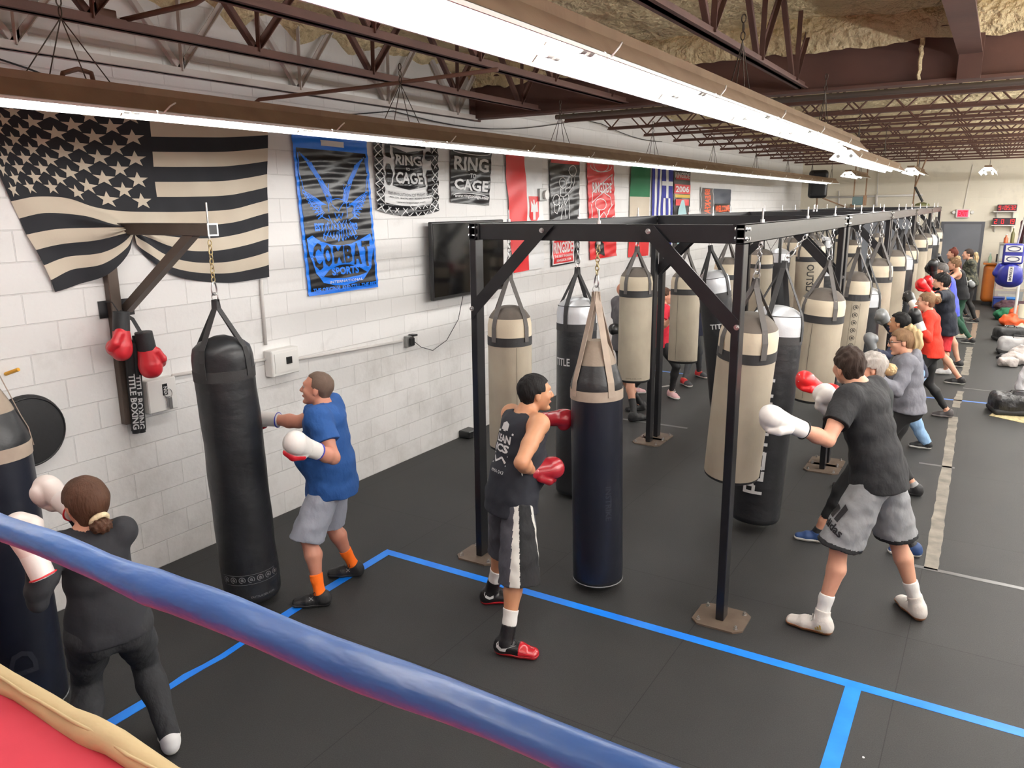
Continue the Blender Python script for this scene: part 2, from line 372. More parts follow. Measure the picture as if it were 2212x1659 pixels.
# ------------------------------------------------------------------ fluorescent lights
enam = mat('white_enamel', (244, 244, 240), .35)
dusty = mat('dusty_reflector_back', (128, 104, 84), .85, bump=.3, bscale=60, var=.7, vscale=6, rgb2=(150, 128, 104), bdist=.003)
tubem = emis('lit_tube', (255, 253, 250), TUBE)
tubeb = emis('boosted_fill_tube', (255, 253, 250), TUBE*3.6)  # boosted emission, only for the added ceiling fill strips
endc = mat('tube_end_cap', (200, 200, 196), .4)
chainm = mat('dark_chain_steel', (70, 60, 52), .5, .7)
LIGHT_GROUPS = {}
def fixture(x, y0, L, z, label, group, w=.31, ntube=2, chain=False, clip=True, zc=3.75):
    f = empty('fluorescent_light', (x, y0+L/2, z), label, 'light', group)
    a = MB(); h = .085; cw = .065; e = .004
    P = [(-w/2, 0), (-cw, h), (-cw, h), (cw, h), (cw, h), (w/2, 0)]
    for (p, q) in ((P[0], P[1]), (P[2], P[3]), (P[4], P[5])):   # inner white faces
        a.add([(x+p[0], y0+.003, z+p[1]), (x+q[0], y0+.003, z+q[1]), (x+q[0], y0+L-.003, z+q[1]), (x+p[0], y0+L-.003, z+p[1])], [(0, 1, 2, 3)])
    a.bb((x-w/2-.004, y0, z-.012), (x-w/2+.004, y0+L-.004, z)).bb((x+w/2-.004, y0, z-.012), (x+w/2+.004, y0+L-.004, z))
    a.build('reflector', enam, f, fix=False)
    b = MB()
    for (p, q) in ((P[0], P[1]), (P[4], P[5])):
        b.add([(x+p[0]*1.02, y0, z+p[1]+e), (x+q[0], y0, z+q[1]+e), (x+q[0], y0+L, z+q[1]+e), (x+p[0]*1.02, y0+L, z+p[1]+e)], [(0, 1, 2, 3)])
    b.bb((x-cw, y0, z+h+.002), (x+cw, y0+L, z+h+.04)); b.build('housing', dusty, f, fix=False)
    for k in range(ntube):
        tx = x+(k-(ntube-1)/2)*(.13 if ntube == 2 else .085); c = MB().cyl((tx, y0+.045, z+.022), (tx, y0+L-.045, z+.022), .0165, seg=10, caps=False)
        t = c.build('tube', tubem, f, smooth=True)
        for yy in (y0+.012, y0+L-.045): MB().cyl((tx, yy, z+.022), (tx, yy+.033, z+.022), .019, seg=10).build('end_cap', endc, t, smooth=40)
    if clip:
        c = MB(); c.tube([(x+w/2+.01, y0+.1, z+.05), (x+w/2+.02, y0+.06, z+.03), (x+w/2+.004, y0+.03, z-.004), (x+w/2-.02, y0+.028, z-.01)], .004, 6); c.build('wire_clip', enam, f, smooth=True)
    if chain:
        c = MB(); yy = y0+L*.72
        n = int((zc-z-.35)/.045)
        for i in range(n):
            zz = zc-.02-i*.045; c.torus((x, yy, zz), (1, 0, 0) if i % 2 else (0, 1, 0), .012, .0035, 1.9, (0, 0, 1), 10, 5)
        zb = zc-n*.045
        for dy in (-.22, -.1, .1, .24): c.cyl((x, yy, zb), (x, yy+dy*.9, z+h+.035), .003, seg=5)
        c.build('chain', chainm, f)
    return f
k = 0
for i in range(18):
    y0 = .12+1.2175*i
    fixture(-3.79, y0, 1.2175, 3.195, 'dusty two-tube light in the long left row beside the block wall', 'lights of the left row', chain=(i % 2 == 1), zc=3.72)
for i in range(8):
    fixture(-1.335, -1.1+1.2175*i, 1.2175, 3.215, 'bright two-tube light in the near row over the bags', 'lights of the near overhead row', chain=(i % 2 == 0), zc=3.74, w=.29)
for i in range(4):
    fixture(-1.52, 9.35+1.2175*i, 1.2175, 3.19, 'two-tube light in the short row beyond the near overhead row', 'lights of the short middle row', chain=(i % 2 == 0), w=.3)
for nm, x, y, ln in (('small light hanging before the far wall next to the loudspeaker', -2.95, 18.8, 2.4), ('lone light hanging in the far bay over the rig end', -1.62, 17.6, 2.4), ('short light near the far wall above the exit sign', -.33, 18.6, 2.4)):
    fixture(x, y, ln, 3.29, nm, None, chain=True, zc=4.16)
def strip(x, y0, L, z, tb=None):  # made-up lamp out of view, added to throw more light on the ceiling
    f = empty('fill_strip', (x, y0+L/2, z), 'bare two-tube strip light over the other half of the hall', 'light', 'strip lights over the other half of the hall')
    MB().bb((x-.05, y0, z+.03), (x+.05, y0+L, z+.085)).build('housing', enam, f)
    for k in (-1, 1):
        t = MB().cyl((x+k*.045, y0+.045, z+.012), (x+k*.045, y0+L-.045, z+.012), .0165, seg=10, caps=False).build('tube', tb or tubeb, f, smooth=True)
    MB().cyl((x, y0+.3, z+.085), (x, y0+.3, 4.14), .004, seg=6).cyl((x, y0+L-.3, z+.085), (x, y0+L-.3, 4.14), .004, seg=6).build('chain', chainm, f)
for x in (1.0, 2.4, 4.4):
    for i in range(11): strip(x, -5.5+2.75*i, 2.4, 3.3, tubem if i < 3 else None)
# ------------------------------------------------------------------ bag rig
blk = mat('black_powder_coat', (20, 20, 23), .32, bump=.15, bscale=25, bdist=.002, var=.4, vscale=9, rgb2=(30, 30, 34))
plate_m = mat('worn_plate_steel', (112, 98, 86), .55, .3, bump=.2, bscale=30, var=.9, vscale=9, rgb2=(88, 72, 60), bdist=.002)
zinc = mat('zinc_hardware', (200, 200, 200), .28, 1.0)
brassy = mat('yellow_zinc_chain', (190, 172, 130), .35, .9)
XL, XRR, ZT, BH = -3.24, -1.31, 2.6, .115
def octo(mb, x, y, z, a=.17, b=.155, c=.05, t=.012):
    P = [(-a+c, -b), (a-c, -b), (a, -b+c), (a, b-c), (a-c, b), (-a+c, b), (-a, b-c), (-a, -b+c)]
    n = 8; mb.add([(x+p, y+q, z) for p, q in P]+[(x+p, y+q, z+t) for p, q in P], [tuple(range(8))[::-1], tuple(range(8, 16))]+[(i, (i+1) % n, n+(i+1) % n, n+i) for i in range(n)])
def bolt(mb, p, ax, r=.014, h=.012):
    p = Vector(p); ax = Vector(ax); mb.cyl(p, p+ax*.004, r*1.25, seg=12).cyl(p+ax*.004, p+ax*(.004+h), r, seg=6).cyl(p+ax*(.004+h), p+ax*(.012+h), r*.45, seg=8)
def post(root, x, y):
    MB().bb((x-.027, y-.05, .012), (x+.027, y+.05, ZT-BH), .004).build('post', blk, root)
    m = MB(); octo(m, x, y, 0.0); pl = m.build('base_plate', plate_m, root)
    for sx in (-1, 1):
        for sy in (-1, 1):
            m = MB(); bolt(m, (x+sx*.125, y+sy*.105, .012), (0, 0, 1), .011, .014); m.build('bolt', zinc, pl)
def brace(root, plane, c0, p0, sgn, off):
    """45 degree flat bar from a post at p0 up to the beam. plane 'x': bar lies in a plane y=c0, runs along x; 'y': plane x=c0."""
    zl, h, t = 1.90, .125, .008; dz = ZT-.012-zl
    A = [(p0+sgn*0.0, zl), (p0, zl+h), (p0+sgn*(dz-h), ZT-.012), (p0+sgn*dz, ZT-.012)]
    vs = []
    for e in (-t/2, t/2):
        for (q, z) in A:
            vs.append((q, c0+off+e, z) if plane == 'x' else (c0+off+e, q, z))
    m = MB().add(vs, [(0, 1, 2, 3), (7, 6, 5, 4), (0, 4, 5, 1), (1, 5, 6, 2), (2, 6, 7, 3), (3, 7, 4, 0)])
    o = m.build('brace', blk, root)
    for (q, z) in ((p0+sgn*.01, 1.985), (p0+sgn*.6, 2.555)):
        m = MB(); s = -1 if off < 0 else 1
        if plane == 'x': bolt(m, (q, c0+off+s*t/2, z), (0, s, 0))
        else: bolt(m, (c0+off+s*t/2, q, z), (s, 0, 0))
        m.build('bolt', zinc, o)
def hollow(mb, lo, hi, axis, t=.005):
    """rectangular tube open at both ends along axis 0 or 1."""
    (x0, y0, z0), (x1, y1, z1) = lo, hi
    mb.bb((x0, y0, z0), (x1, y1, z0+t)).bb((x0, y0, z1-t), (x1, y1, z1))
    if axis == 1: mb.bb((x0, y0, z0), (x0+t, y1, z1)).bb((x1-t, y0, z0), (x1, y1, z1))
    else: mb.bb((x0, y0, z0), (x1, y0+t, z1)).bb((x0, y1-t, z0), (x1, y1, z1))
MODS = [(4.77, 8.30), (8.54, 12.0), (12.2, 15.65), (15.85, 19.3), (19.5, 22.3)]
NAMES = ['front bay of the black steel bag rig, nearest the ring', 'second bay of the black bag rig, behind the front bay', 'third bay of the black bag rig, middle of the row', 'fourth bay of the black bag rig towards the far wall', 'last bay of the black bag rig near the grey door']
for (ya, yb), nm in zip(MODS, NAMES):
    root = empty('bag_rig', ((XL+XRR)/2, (ya+yb)/2, 0), nm, 'bag rig', 'bays of the bag rig')
    for x in (XL, XRR):
        for y in (ya, yb): post(root, x, y)
        m = MB(); hollow(m, (x-.027, ya-.052, ZT-BH), (x+.027, yb+.055, ZT), 1); sb = m.build('side_beam', blk, root)
        o = -1 if x == XL else 1
        m = MB()
        for yy in (ya, yb):
            for dz in (.03, .085): m.cyl((x-.045, yy-.03, ZT-dz), (x+.045, yy-.03, ZT-dz), .006, seg=8).cyl((x+.027, yy-.03, ZT-dz), (x+.038, yy-.03, ZT-dz), .014, seg=6).cyl((x-.038, yy-.03, ZT-dz), (x-.027, yy-.03, ZT-dz), .014, seg=6)
            for dz in (.03, .085): m.cyl((x+.027, yy+.03, ZT-dz), (x+.04, yy+.03, ZT-dz), .012, seg=6)
        m.build('bolt_set', zinc, sb)
    for k, y in enumerate((ya, yb)):
        m = MB(); m.bb((XL+.03, y-.026, ZT-BH), (XRR-.03, y+.026, ZT-.002), .003); m.build('cross_beam', blk, root)
        s = -.052 if k == 0 else .052
        brace(root, 'x', y, XL-.02, 1, s); brace(root, 'x', y, XRR+.02, -1, s)
        m = MB()
        for x, sg in ((XL, 1), (XRR, -1)):
            m.bb((x+sg*.03, y-.036, ZT-BH-.002), (x+sg*.05, y-.026, ZT))
        m.build('beam_bracket', blk, root)

# ------------------------------------------------------------------ bags
cream = mat('worn_cream_canvas', (184, 174, 154), .75, bump=.35, bscale=9, var=1, vscale=3.5, rgb2=(142, 130, 116), bdist=.012, stretch=(1, 1, .6))
creamp = mat('clean_cream_canvas', (204, 191, 168), .7, bump=.5, bscale=7, bdist=.012)
greycap = mat('grey_brown_canvas', (98, 90, 83), .8, bump=.6, bscale=10, var=.7, vscale=9, rgb2=(78, 70, 64), bdist=.01)
band = mat('black_webbing', (44, 43, 44), .7, bump=.3, bscale=90, bdist=.002)
strapg = mat('grey_webbing', (88, 84, 82), .75, bump=.3, bscale=90, bdist=.002)
tanw = mat('tan_webbing', (176, 160, 144), .75, bump=.3, bscale=70, var=.8, vscale=8, rgb2=(146, 130, 118), bdist=.002)
silv = mat('silver_vinyl', (204, 206, 210), .38, .35, bump=.5, bscale=8, bdist=.012)
blv = mat('black_vinyl', (27, 28, 31), .42, bump=.45, bscale=6, bdist=.02, var=.5, vscale=3, rgb2=(36, 37, 40), stretch=(1, 1, 1.6))
navyv = mat('dark_navy_vinyl', (24, 27, 38), .36, bump=.35, bscale=5, bdist=.02)
blkc = mat('black_canvas', (30, 30, 32), .7, bump=.3, bscale=20)
prn_w = mat('white_print', (206, 206, 206), .5); prn_g = mat('grey_print', (120, 120, 122), .5); prn_k = mat('black_print', (46, 44, 42), .6)
pipe_k = mat('seam_dark', (50, 48, 46), .7)
def chain_mb(a, b, lk=.036, r=.0045, w=.013):
    a = Vector(a); b = Vector(b); L = (b-a).length; n = max(1, int(L/(lk*.78))); d = (b-a).normalized(); m = MB()
    _, s, u = frame(d)
    for i in range(n):
        c = a+d*((i+.5)*L/n); m.torus(c, s if i % 2 else u, w, r, lk/2/w*1.02, d, 12, 5)
    return m
def carabiner(mb, a, b, w=.022, r=.0055, sd=None):
    a = Vector(a); b = Vector(b); d, s, u = frame(b-a); s = Vector(sd).normalized() if sd else s; L = (b-a).length; pts = []
    for i in range(20):
        t = 2*pi*i/20; pts.append((a+b)/2+d*(cos(t)*(L/2+.004))+s*(math.copysign(abs(sin(t))**.6, sin(t))*w*(1-.25*cos(t))))
    mb.tube(pts, r, 7, closed=True)
def bag(H, T, Bm, r, style, label, group=None, deco=None, az=.6, chainmat=None, seam=True, ringz=None, wob=0, eye=True, rtop=None):
    """H: eye bolt under the beam; T: apex of the bag; Bm: bottom centre; r: radius."""
    H, T, Bm = Vector(H), Vector(T), Vector(Bm); ax = (T-Bm).normalized(); L = (T-Bm).length
    root = empty('punching_bag', (Bm.x, Bm.y, Bm.z), label, 'punching bag', group)
    span = ringz or .27
    RG = T+ax*span if (H-T).length > span+.05 else T+(H-T)*.75
    _, s, u = frame(ax, (0, 1, 0))
    def C(a, t, rr=None, o=0): return T-ax*t+s*(cos(a)*((rr or rad(t))+o))+u*(sin(a)*((rr or rad(t))+o))
    rt = rtop or r
    def rad(t):
        if style == 'tan':
            return max(.055, .06+(r-.06)*min(1, (t/.30))**.75) if t < .3 else r
        if style == 'cream':
            if t < .09: return .06+(r*.94-.06)*math.sqrt(max(0, min(1, t/.09)))
            if t < .14: return r*(.94+.05*(t-.09)/.05)
            return r
        if t < .07: return .04+(r*.93-.04)*math.sqrt(max(0, min(1, t/.07)))
        if t < .12: return r*(.93+.06*(t-.07)/.05)
        return r
    ph = random.random()*6
    def W(a, t):
        return wob*(.6*sin(3*a+ph+t*5)+.4*sin(5*a+t*11+ph*2)+.5*sin(t*17+2*a))
    def seg_(name, t0, t1, m, n=6, cap=0, out=0, parent=root, close=False):
        prof = [(rad(t0+(t1-t0)*i/n)+out, -(t0+(t1-t0)*i/n)) for i in range(n+1)]
        if close: prof = [(r*.9, -t1+.03)] + prof
        mb = MB(); mb.lathe(T, prof, 40, ax, (lambda a, t: W(a, -t)))
        if out: mb.lathe(T, [(p-.004-out, t) for p, t in prof], 40, ax)
        return mb.build(name, m, parent, smooth=50)
    rb = .02
    if style == 'cream':
        seg_('cap', 0, .09, greycap, 5); seg_('upper_panel', .09, .235, creamp, 5); seg_('band', .235, .305, band, 2, out=.003)
        body = seg_('body', .30, L-.03, cream, 14)
        MB().lathe(T, [(r*1.0, -(L-.032)), (r*.985, -(L-.012)), (r*.9, -(L-.002)), (.01, -L)], 40, ax).build('bottom_cap', blkc, root, smooth=50)
        stm, t_end = strapg, .24
    elif style == 'silver':
        seg_('dome', 0, .075, silv, 5); seg_('piping', .073, .079, band, 1, out=.003); seg_('upper_panel', .078, .24, silv, 5); seg_('band', .235, .30, band, 2, out=.003)
        body = seg_('body', .295, L-.05, blv, 16)
        MB().lathe(T, [(r, -(L-.052)), (r*.99, -(L-.03)), (r*.93, -(L-.008)), (r*.8, -L), (.01, -L)], 40, ax).build('bottom_cap', blv, root, smooth=50)
        stm, t_end = band, .24
    elif style == 'tan':
        seg_('cap', 0, .16, mat('dusty_brown_canvas', (140, 126, 112), .8, bump=.6, bscale=8, bdist=.015), 6); seg_('upper_panel', .16, .34, blv, 5)
        seg_('band', .33, .40, tanw, 3, out=.004)
        body = seg_('body', .39, L-.04, navyv, 16)
        MB().lathe(T, [(r, -(L-.042)), (r*1.0, -(L-.02)), (r*.96, -(L-.006)), (r*.9, -L), (.01, -L)], 40, ax).build('bottom_cap', blv, root, smooth=50)
        MB().torus(T-ax*(L-.012), ax, r*.985, .005, seg=36, dirx=u).build('bottom_piping', prn_g, root, smooth=True)
        stm, t_end = tanw, .34
    else:  # all black with gathered top
        seg_('upper_panel', 0, .22, blv, 6); seg_('band', .215, .285, band, 2, out=.003)
        body = seg_('body', .28, L-.05, blv, 18)
        MB().lathe(T, [(r, -(L-.052)), (r*.99, -(L-.03)), (r*.93, -(L-.008)), (.01, -L)], 40, ax).build('bottom_cap', blv, root, smooth=50)
        stm, t_end = band, .23
    for k in range(4):
        a = az+k*pi/2; sh = .07 if style != 'tan' else .2
        side = (-s*sin(a)+u*cos(a)); hd = s*cos(a)+u*sin(a)
        pts = [RG-ax*.0+hd*.012, RG-ax*.06+hd*.02, C(a, sh, o=.006), C(a, (sh+t_end)/2, o=.006), C(a, t_end+.03, o=.008)]
        MB().ribbon(pts, side, .042 if style != 'tan' else .05, .004).build('strap', stm, root)
    hw = MB(); dirv = (H-RG).normalized()
    hw.torus(RG+dirv*.016, side, .024, .0045, 1.15, dirv, 16, 6); hw.build('ring', zinc, root, smooth=True)
    LL = (H-RG).length-.03
    if LL > .12:
        c1 = MB(); carabiner(c1, RG+dirv*.035, RG+dirv*min(.11, LL*.5+.035), sd=side); c1.build('carabiner', zinc, root, smooth=True)
        chain_mb(RG+dirv*min(.115, LL*.5+.035), H, r=.004).build('chain', chainmat or zinc, root, smooth=True)
    else:
        MB().tube([RG+dirv*.03, H], .005, 6).build('chain', zinc, root)
    if eye:
        MB().cyl((H.x, H.y, ZT-BH-.005), (H.x, H.y, ZT+.09), .006, seg=8).cyl((H.x, H.y, ZT), (H.x, H.y, ZT+.02), .014, seg=6).cyl((H.x, H.y, ZT-BH-.02), (H.x, H.y, ZT-BH), .014, seg=6).build('eye_bolt', zinc, root, smooth=40)
    def surf(a0):  # (x along the circumference, y down the bag)
        return lambda x, y: tuple(C(a0-x/r, y, r, .0035))
    if deco: deco(root, surf, C, s, u, ax, T, L, r)
    return root
def az_to(Pt, v, ax=(0, 0, 1)):
    """azimuth (in the bag's own frame) that faces horizontal direction v."""
    _, s, u = frame(Vector(ax), (0, 1, 0)); v = Vector(v); return math.atan2(v.dot(u), v.dot(s))
def facing(P): return az_to(P, (CPOS-Vector(P)))
def vtext(txt, a0, t0, t1, w, m, name='print', bold=.02):
    def f(root, surf, C, s, u, ax, T, L, r):
        fn = surf(a0); mb = MB()
        text_fit(txt, t0, -w/2, t1, w/2, lambda x, y: fn(y, x), mb, bold, .03)
        mb.build(name, m, root, fix=False)
    return f
def vtext_up(txt, a0, t0, t1, w, m, name='print', bold=.02):
    def f(root, surf, C, s, u, ax, T, L, r):
        fn = surf(a0); mb = MB()
        text_fit(txt, t0, -w/2, t1, w/2, lambda x, y: fn(-y, t0+t1-x), mb, bold, .03)
        mb.build(name, m, root, fix=False)
    return f
def htext(txt, a0, t, w, h, m, name='print', bold=.02):
    def f(root, surf, C, s, u, ax, T, L, r):
        fn = surf(a0); mb = MB()
        text_fit(txt, -w/2, 0, w/2, h, lambda x, y: fn(x, t-y), mb, bold, .03)
        mb.build(name, m, root, fix=False)
    return f
def roundels(a0, t0, t1, n, rr, m, horiz=False, lines=True):
    def f(root, surf, C, s, u, ax, T, L, r):
        fn = surf(a0); mb = MB()
        for k in range(n):
            q = (k+.5)/n; cx, cy = (0, t0+(t1-t0)*q) if not horiz else ((q-.5)*(t1-t0), t0)
            for (ra, rb_) in ((rr, rr*.8), (rr*.42, rr*.2)):
                N = 16
                for i in range(N):
                    if ra == rr and i in (2, 3): continue
                    A, B = 2*pi*i/N, 2*pi*(i+1)/N
                    mb.poly([fn(cx+ra*cos(A), cy+ra*sin(A)), fn(cx+ra*cos(B), cy+ra*sin(B)), fn(cx+rb_*cos(B), cy+rb_*sin(B)), fn(cx+rb_*cos(A), cy+rb_*sin(A))])
            mb.poly([fn(cx-rr*.1, cy-rr*.5), fn(cx+rr*.1, cy-rr*.5), fn(cx+rr*.45, cy+rr*.55), fn(cx+rr*.2, cy+rr*.5)])
        if lines:
            for sgn in (-1, 1):
                e = rr*1.5*sgn; N = 24
                for i in range(N):
                    if horiz:
                        x0 = (i/N-.5)*(t1-t0); x1 = ((i+1)/N-.5)*(t1-t0); mb.poly([fn(x0, t0+e), fn(x1, t0+e), fn(x1, t0+e+.002), fn(x0, t0+e+.002)])
                    else:
                        y0 = t0+(t1-t0)*i/N; y1 = t0+(t1-t0)*(i+1)/N; mb.poly([fn(e, y0), fn(e+.002, y0), fn(e+.002, y1), fn(e, y1)])
        mb.build('print', m, root, fix=False)
    return f
def seamline(a0):
    def f(root, surf, C, s, u, ax, T, L, r):
        fn = surf(a0); mb = MB(); N = 10; t0, t1 = .31, L-.05
        for i in range(N): mb.poly([fn(-.0015, t0+(t1-t0)*i/N), fn(.0015, t0+(t1-t0)*i/N), fn(.0015, t0+(t1-t0)*(i+1)/N), fn(-.0015, t0+(t1-t0)*(i+1)/N)])
        mb.build('seam', pipe_k, root, fix=False)
    return f
def both(*fs):
    def f(*a):
        for g_ in fs: g_(*a)
    return f
ZH = ZT-BH-.02
def platinum(a0):
    """PLATINUM running up the bag, with the open-triangle A."""
    def f(root, surf, C, s, u, ax, T, L, r):
        fn = surf(a0); mb = MB(); w = .155; z0 = L-.28; e = .026
        def q(a, b, c, d): mb.poly([fn(*p) for p in (a, b, c, d)])
        def P(px, al): return (px-w/2, z0-al)        # px across (0..w, 0 = cap top), al: upwards
        def st(p0, p1, t=e):
            x0, y0 = p0; x1, y1 = p1; L_ = math.hypot(x1-x0, y1-y0); nx, ny = -(y1-y0)/L_*t/2, (x1-x0)/L_*t/2
            K = 6
            for i in range(K):
                a_, b_ = i/K, (i+1)/K
                A = (x0+(x1-x0)*a_, y0+(y1-y0)*a_); B = (x0+(x1-x0)*b_, y0+(y1-y0)*b_)
                q(P(A[0]+nx, A[1]+ny), P(B[0]+nx, B[1]+ny), P(B[0]-nx, B[1]-ny), P(A[0]-nx, A[1]-ny))
        pos = 0; h = w
        def adv(k): nonlocal pos; pos += k
        g = e/2
        # letter baseline is the right-hand edge (px = w), top at px = 0
        st((w, g), (0, g)); st((g, g), (g, .075)); st((g, .075), (.085, .075)); st((.085, .075), (.085, g)); adv(.115)
        st((0, pos+g), (w, pos+g)); st((w-g, pos), (w-g, pos+.085)); adv(.10)
        st((w-g, pos), (w-g, pos+.15)); st((w-g, pos+.005), (0, pos+.075)); st((0, pos+.075), (w-g, pos+.145)); adv(.165)
        st((0, pos+.05), (w, pos+.05)); st((g, pos), (g, pos+.1)); adv(.125)
        st((0, pos+g), (w, pos+g)); adv(.055)
        st((0, pos+g), (w, pos+g)); st((0, pos+g), (w, pos+.1)); st((0, pos+.1), (w, pos+.1)); adv(.14)
        st((0, pos+g), (w-.02, pos+g)); st((w-g, pos+g), (w-g, pos+.085)); st((0, pos+.085), (w-.02, pos+.085)); adv(.125)
        st((w, pos+g), (0, pos+g)); st((0, pos+g), (w*.7, pos+.075)); st((w*.7, pos+.075), (0, pos+.14)); st((0, pos+.14), (w, pos+.14))
        mb.build('print', prn_w, root, fix=False)
    return f
bag((XL, 5.22, ZH), (XL, 5.22, 1.95), (XL, 5.22, .78), .175, 'cream', 'cream bag with grey cap at the front left of the rig, beside the television', 'cream bags on the rig', deco=seamline(az_to(0, (.86, -.75, 0))), az=.2)
bag((XL, 6.42, ZH), (XL, 6.40, 1.90), (XL+.02, 6.35, .03), .185, 'silver', 'tall black bag with silver top behind the dark navy bag', 'silver topped bags on the rig', deco=htext('TITLE', az_to(0, (-.31, -.94, 0)), .62, .17, .07, prn_w), az=.1)
bag((-2.26, 4.77, ZH), (-2.27, 4.78, 1.82), (-2.23, 4.78, .06), .18, 'tan', 'dark navy bag with tan straps punched by the man in black tank top', deco=both(vtext('INSTRIKE', az_to(0, (.75, -.62, 0)), 1.0, 1.25, .045, mat('faint_print', (44, 46, 56), .5))), az=.55, ringz=.33, chainmat=brassy)
bag((XL, 7.79, ZH), (XL, 7.79, 2.07), (XL, 7.78, .84), .175, 'cream', 'cream bag hiding the bald man in the grey shirt', 'cream bags on the rig', deco=htext('OUTSLAYER.COM', facing((XL, 7.79, 1)), 1.18, .17, .012, prn_k, bold=.0), az=.25, ringz=.22)
bag((XL, 9.39, ZH-.0), (XL, 9.37, 1.93), (XL+.02, 9.3, .78), .18, 'cream', 'cream bag beside the woman in the red shirt', 'cream bags on the rig', deco=both(seamline(facing((XL, 9.3, 1))+.5), htext('OUTSLAYER.COM', facing((XL, 9.3, 1))-.2, 1.12, .17, .012, prn_k, bold=.0)), az=.35)
bag((-2.62, 8.35, ZH-.03), (-2.60, 8.37, 2.02), (-2.38, 8.5, .25), .17, 'silver', 'black bag with silver top leaning behind the front brace', 'silver topped bags on the rig', deco=both(htext('TITLE', facing((-2.6, 8.4, 1))-.1, .62, .2, .055, prn_w), vtext('PLATINUM', facing((-2.6, 8.4, 1))-.8, .7, 1.5, .1, prn_w)), az=.3)
bag((XL, 11.1, ZH), (XL, 11.1, 1.98), (XL, 11.1, .75), .18, 'cream', 'cream bag between the right front post and the silver topped leaning bag', 'cream bags on the rig', az=.3)
bag((XRR, 5.22, ZH), (-1.36, 5.28, 2.0), (-1.47, 5.40, .80), .195, 'cream', 'large cream bag swinging behind the right front post', 'cream bags on the rig', deco=both(seamline(facing((-1.4, 5.3, 1))+.12)), az=.75, ringz=.24)
bag((XRR, 6.62, ZH), (-1.46, 6.52, 1.91), (-1.53, 6.42, .08), .205, 'silver', 'black bag with white capital letters and a silver top, struck by a red glove', 'silver topped bags on the rig', deco=platinum(facing((-1.5, 6.45, .8))+.22), az=.15, ringz=.36)
bag((XRR, 7.83, ZH), (XRR-.03, 7.82, 1.93), (XRR-.10, 7.85, .84), .20, 'cream', 'wide cream bag over the head of the man with short brown hair', 'cream bags on the rig', deco=seamline(facing((XRR, 7.8, 1))+.35), az=.82)
bag((XRR, 9.42, ZH), (XRR, 9.42, 1.97), (XRR-.05, 9.42, .80), .185, 'cream', 'cream bag with a column of round black marks', 'cream bags on the rig', deco=roundels(facing((XRR, 9.4, 1))-.25, .33, 1.1, 9, .028, prn_k), az=.2)
bag((XRR, 10.35, ZH), (XRR, 10.35, 1.72), (XRR, 10.35, .2), .18, 'silver', 'black bag with silver top just behind the bag of round marks', 'silver topped bags on the rig', az=.3, ringz=.34)
bag((XRR, 11.35, ZH), (XRR, 11.35, 2.0), (XRR, 11.35, .7), .18, 'cream', 'cream bag before the second double post on the aisle side', 'cream bags on the rig', az=.5)
bag((XRR, 13.1, ZH), (XRR, 13.1, 2.02), (XRR, 13.1, .75), .18, 'cream', 'narrow looking cream bag just past the second double post', 'cream bags on the rig', az=.3)
bag((XRR, 14.1, ZH), (XRR, 14.1, 1.9), (XRR, 14.1, .3), .2, 'silver', 'black bag with silver top behind the black and white glove', 'silver topped bags on the rig', az=.2, ringz=.4, deco=htext('TITLE', facing((XRR, 14.1, 1)), .85, .22, .06, prn_w))
bag((XRR, 15.1, ZH), (XRR, 15.1, 2.0), (XRR, 15.1, .7), .18, 'cream', 'cream bag before the third double post on the aisle side', 'cream bags on the rig', az=.4)
bag((XRR, 16.7, ZH), (XRR, 16.7, 2.12), (XRR, 16.7, .55), .2, 'cream', 'cream bag with letters running down it above the red glove', 'cream bags on the rig', az=.4, deco=vtext('OUTSLAYER', facing((XRR, 16.7, 1)), .42, 1.2, .09, prn_k), ringz=.18)
bag((XRR, 18.2, ZH), (XRR, 18.2, 2.1), (XRR, 18.2, .6), .18, 'cream', 'cream bag before the fourth double post on the aisle side', 'cream bags on the rig', az=.2)
bag((XRR, 20.3, ZH), (XRR, 20.3, 2.0), (XRR, 20.3, .4), .18, 'silver', 'black bag with silver top near the far end of the rig', 'silver topped bags on the rig', az=.5)
bag((XRR, 21.4, ZH), (XRR, 21.4, 2.1), (XRR, 21.4, .6), .18, 'cream', 'last cream bag at the far end of the rig before the grey door', 'cream bags on the rig', az=.2)
# bags on the far side of the rig and on the inner cross beams
for (y, top, bot, st, nm) in ((13.0, 2.0, .7, 'cream', 'cream bag on the wall side seen beyond the swinging cream bag'), (14.2, 1.95, .3, 'silver', 'silver topped black bag on the wall side of the third bay'), (15.2, 2.1, .8, 'cream', 'cream bag on the wall side before the third double post'), (17.0, 2.1, .8, 'cream', 'cream bag on the wall side of the fourth bay'), (18.3, 2.0, .4, 'silver', 'silver topped black bag on the wall side of the fourth bay'), (20.6, 2.1, .8, 'cream', 'cream bag on the wall side of the last bay')):
    bag((XL, y, ZH), (XL, y, top), (XL, y, bot), .18, st, nm, ('cream' if st == 'cream' else 'silver topped')+' bags on the rig', az=random.random()*1.5)
bag((-2.3, 12.0, ZH), (-2.3, 12.0, 2.2), (-2.28, 12.0, .95), .2, 'cream', 'cream bag with large black letters running down behind the diagonal brace', 'cream bags on the rig', az=.7, deco=vtext('OUTSLAYER', facing((-2.3, 12, 1))-.05, .34, .98, .1, prn_k), ringz=.12)
bag((-2.3, 12.22, ZH), (-2.2, 12.4, 1.9), (-2.2, 12.4, .2), .18, 'silver', 'silver topped black bag behind the bag with running letters', 'silver topped bags on the rig', az=.3)
bag((-2.3, 15.66, ZH), (-2.3, 15.66, 2.05), (-2.3, 15.66, .8), .18, 'cream', 'cream bag on the inner cross beam of the third bay', 'cream bags on the rig', az=.3)
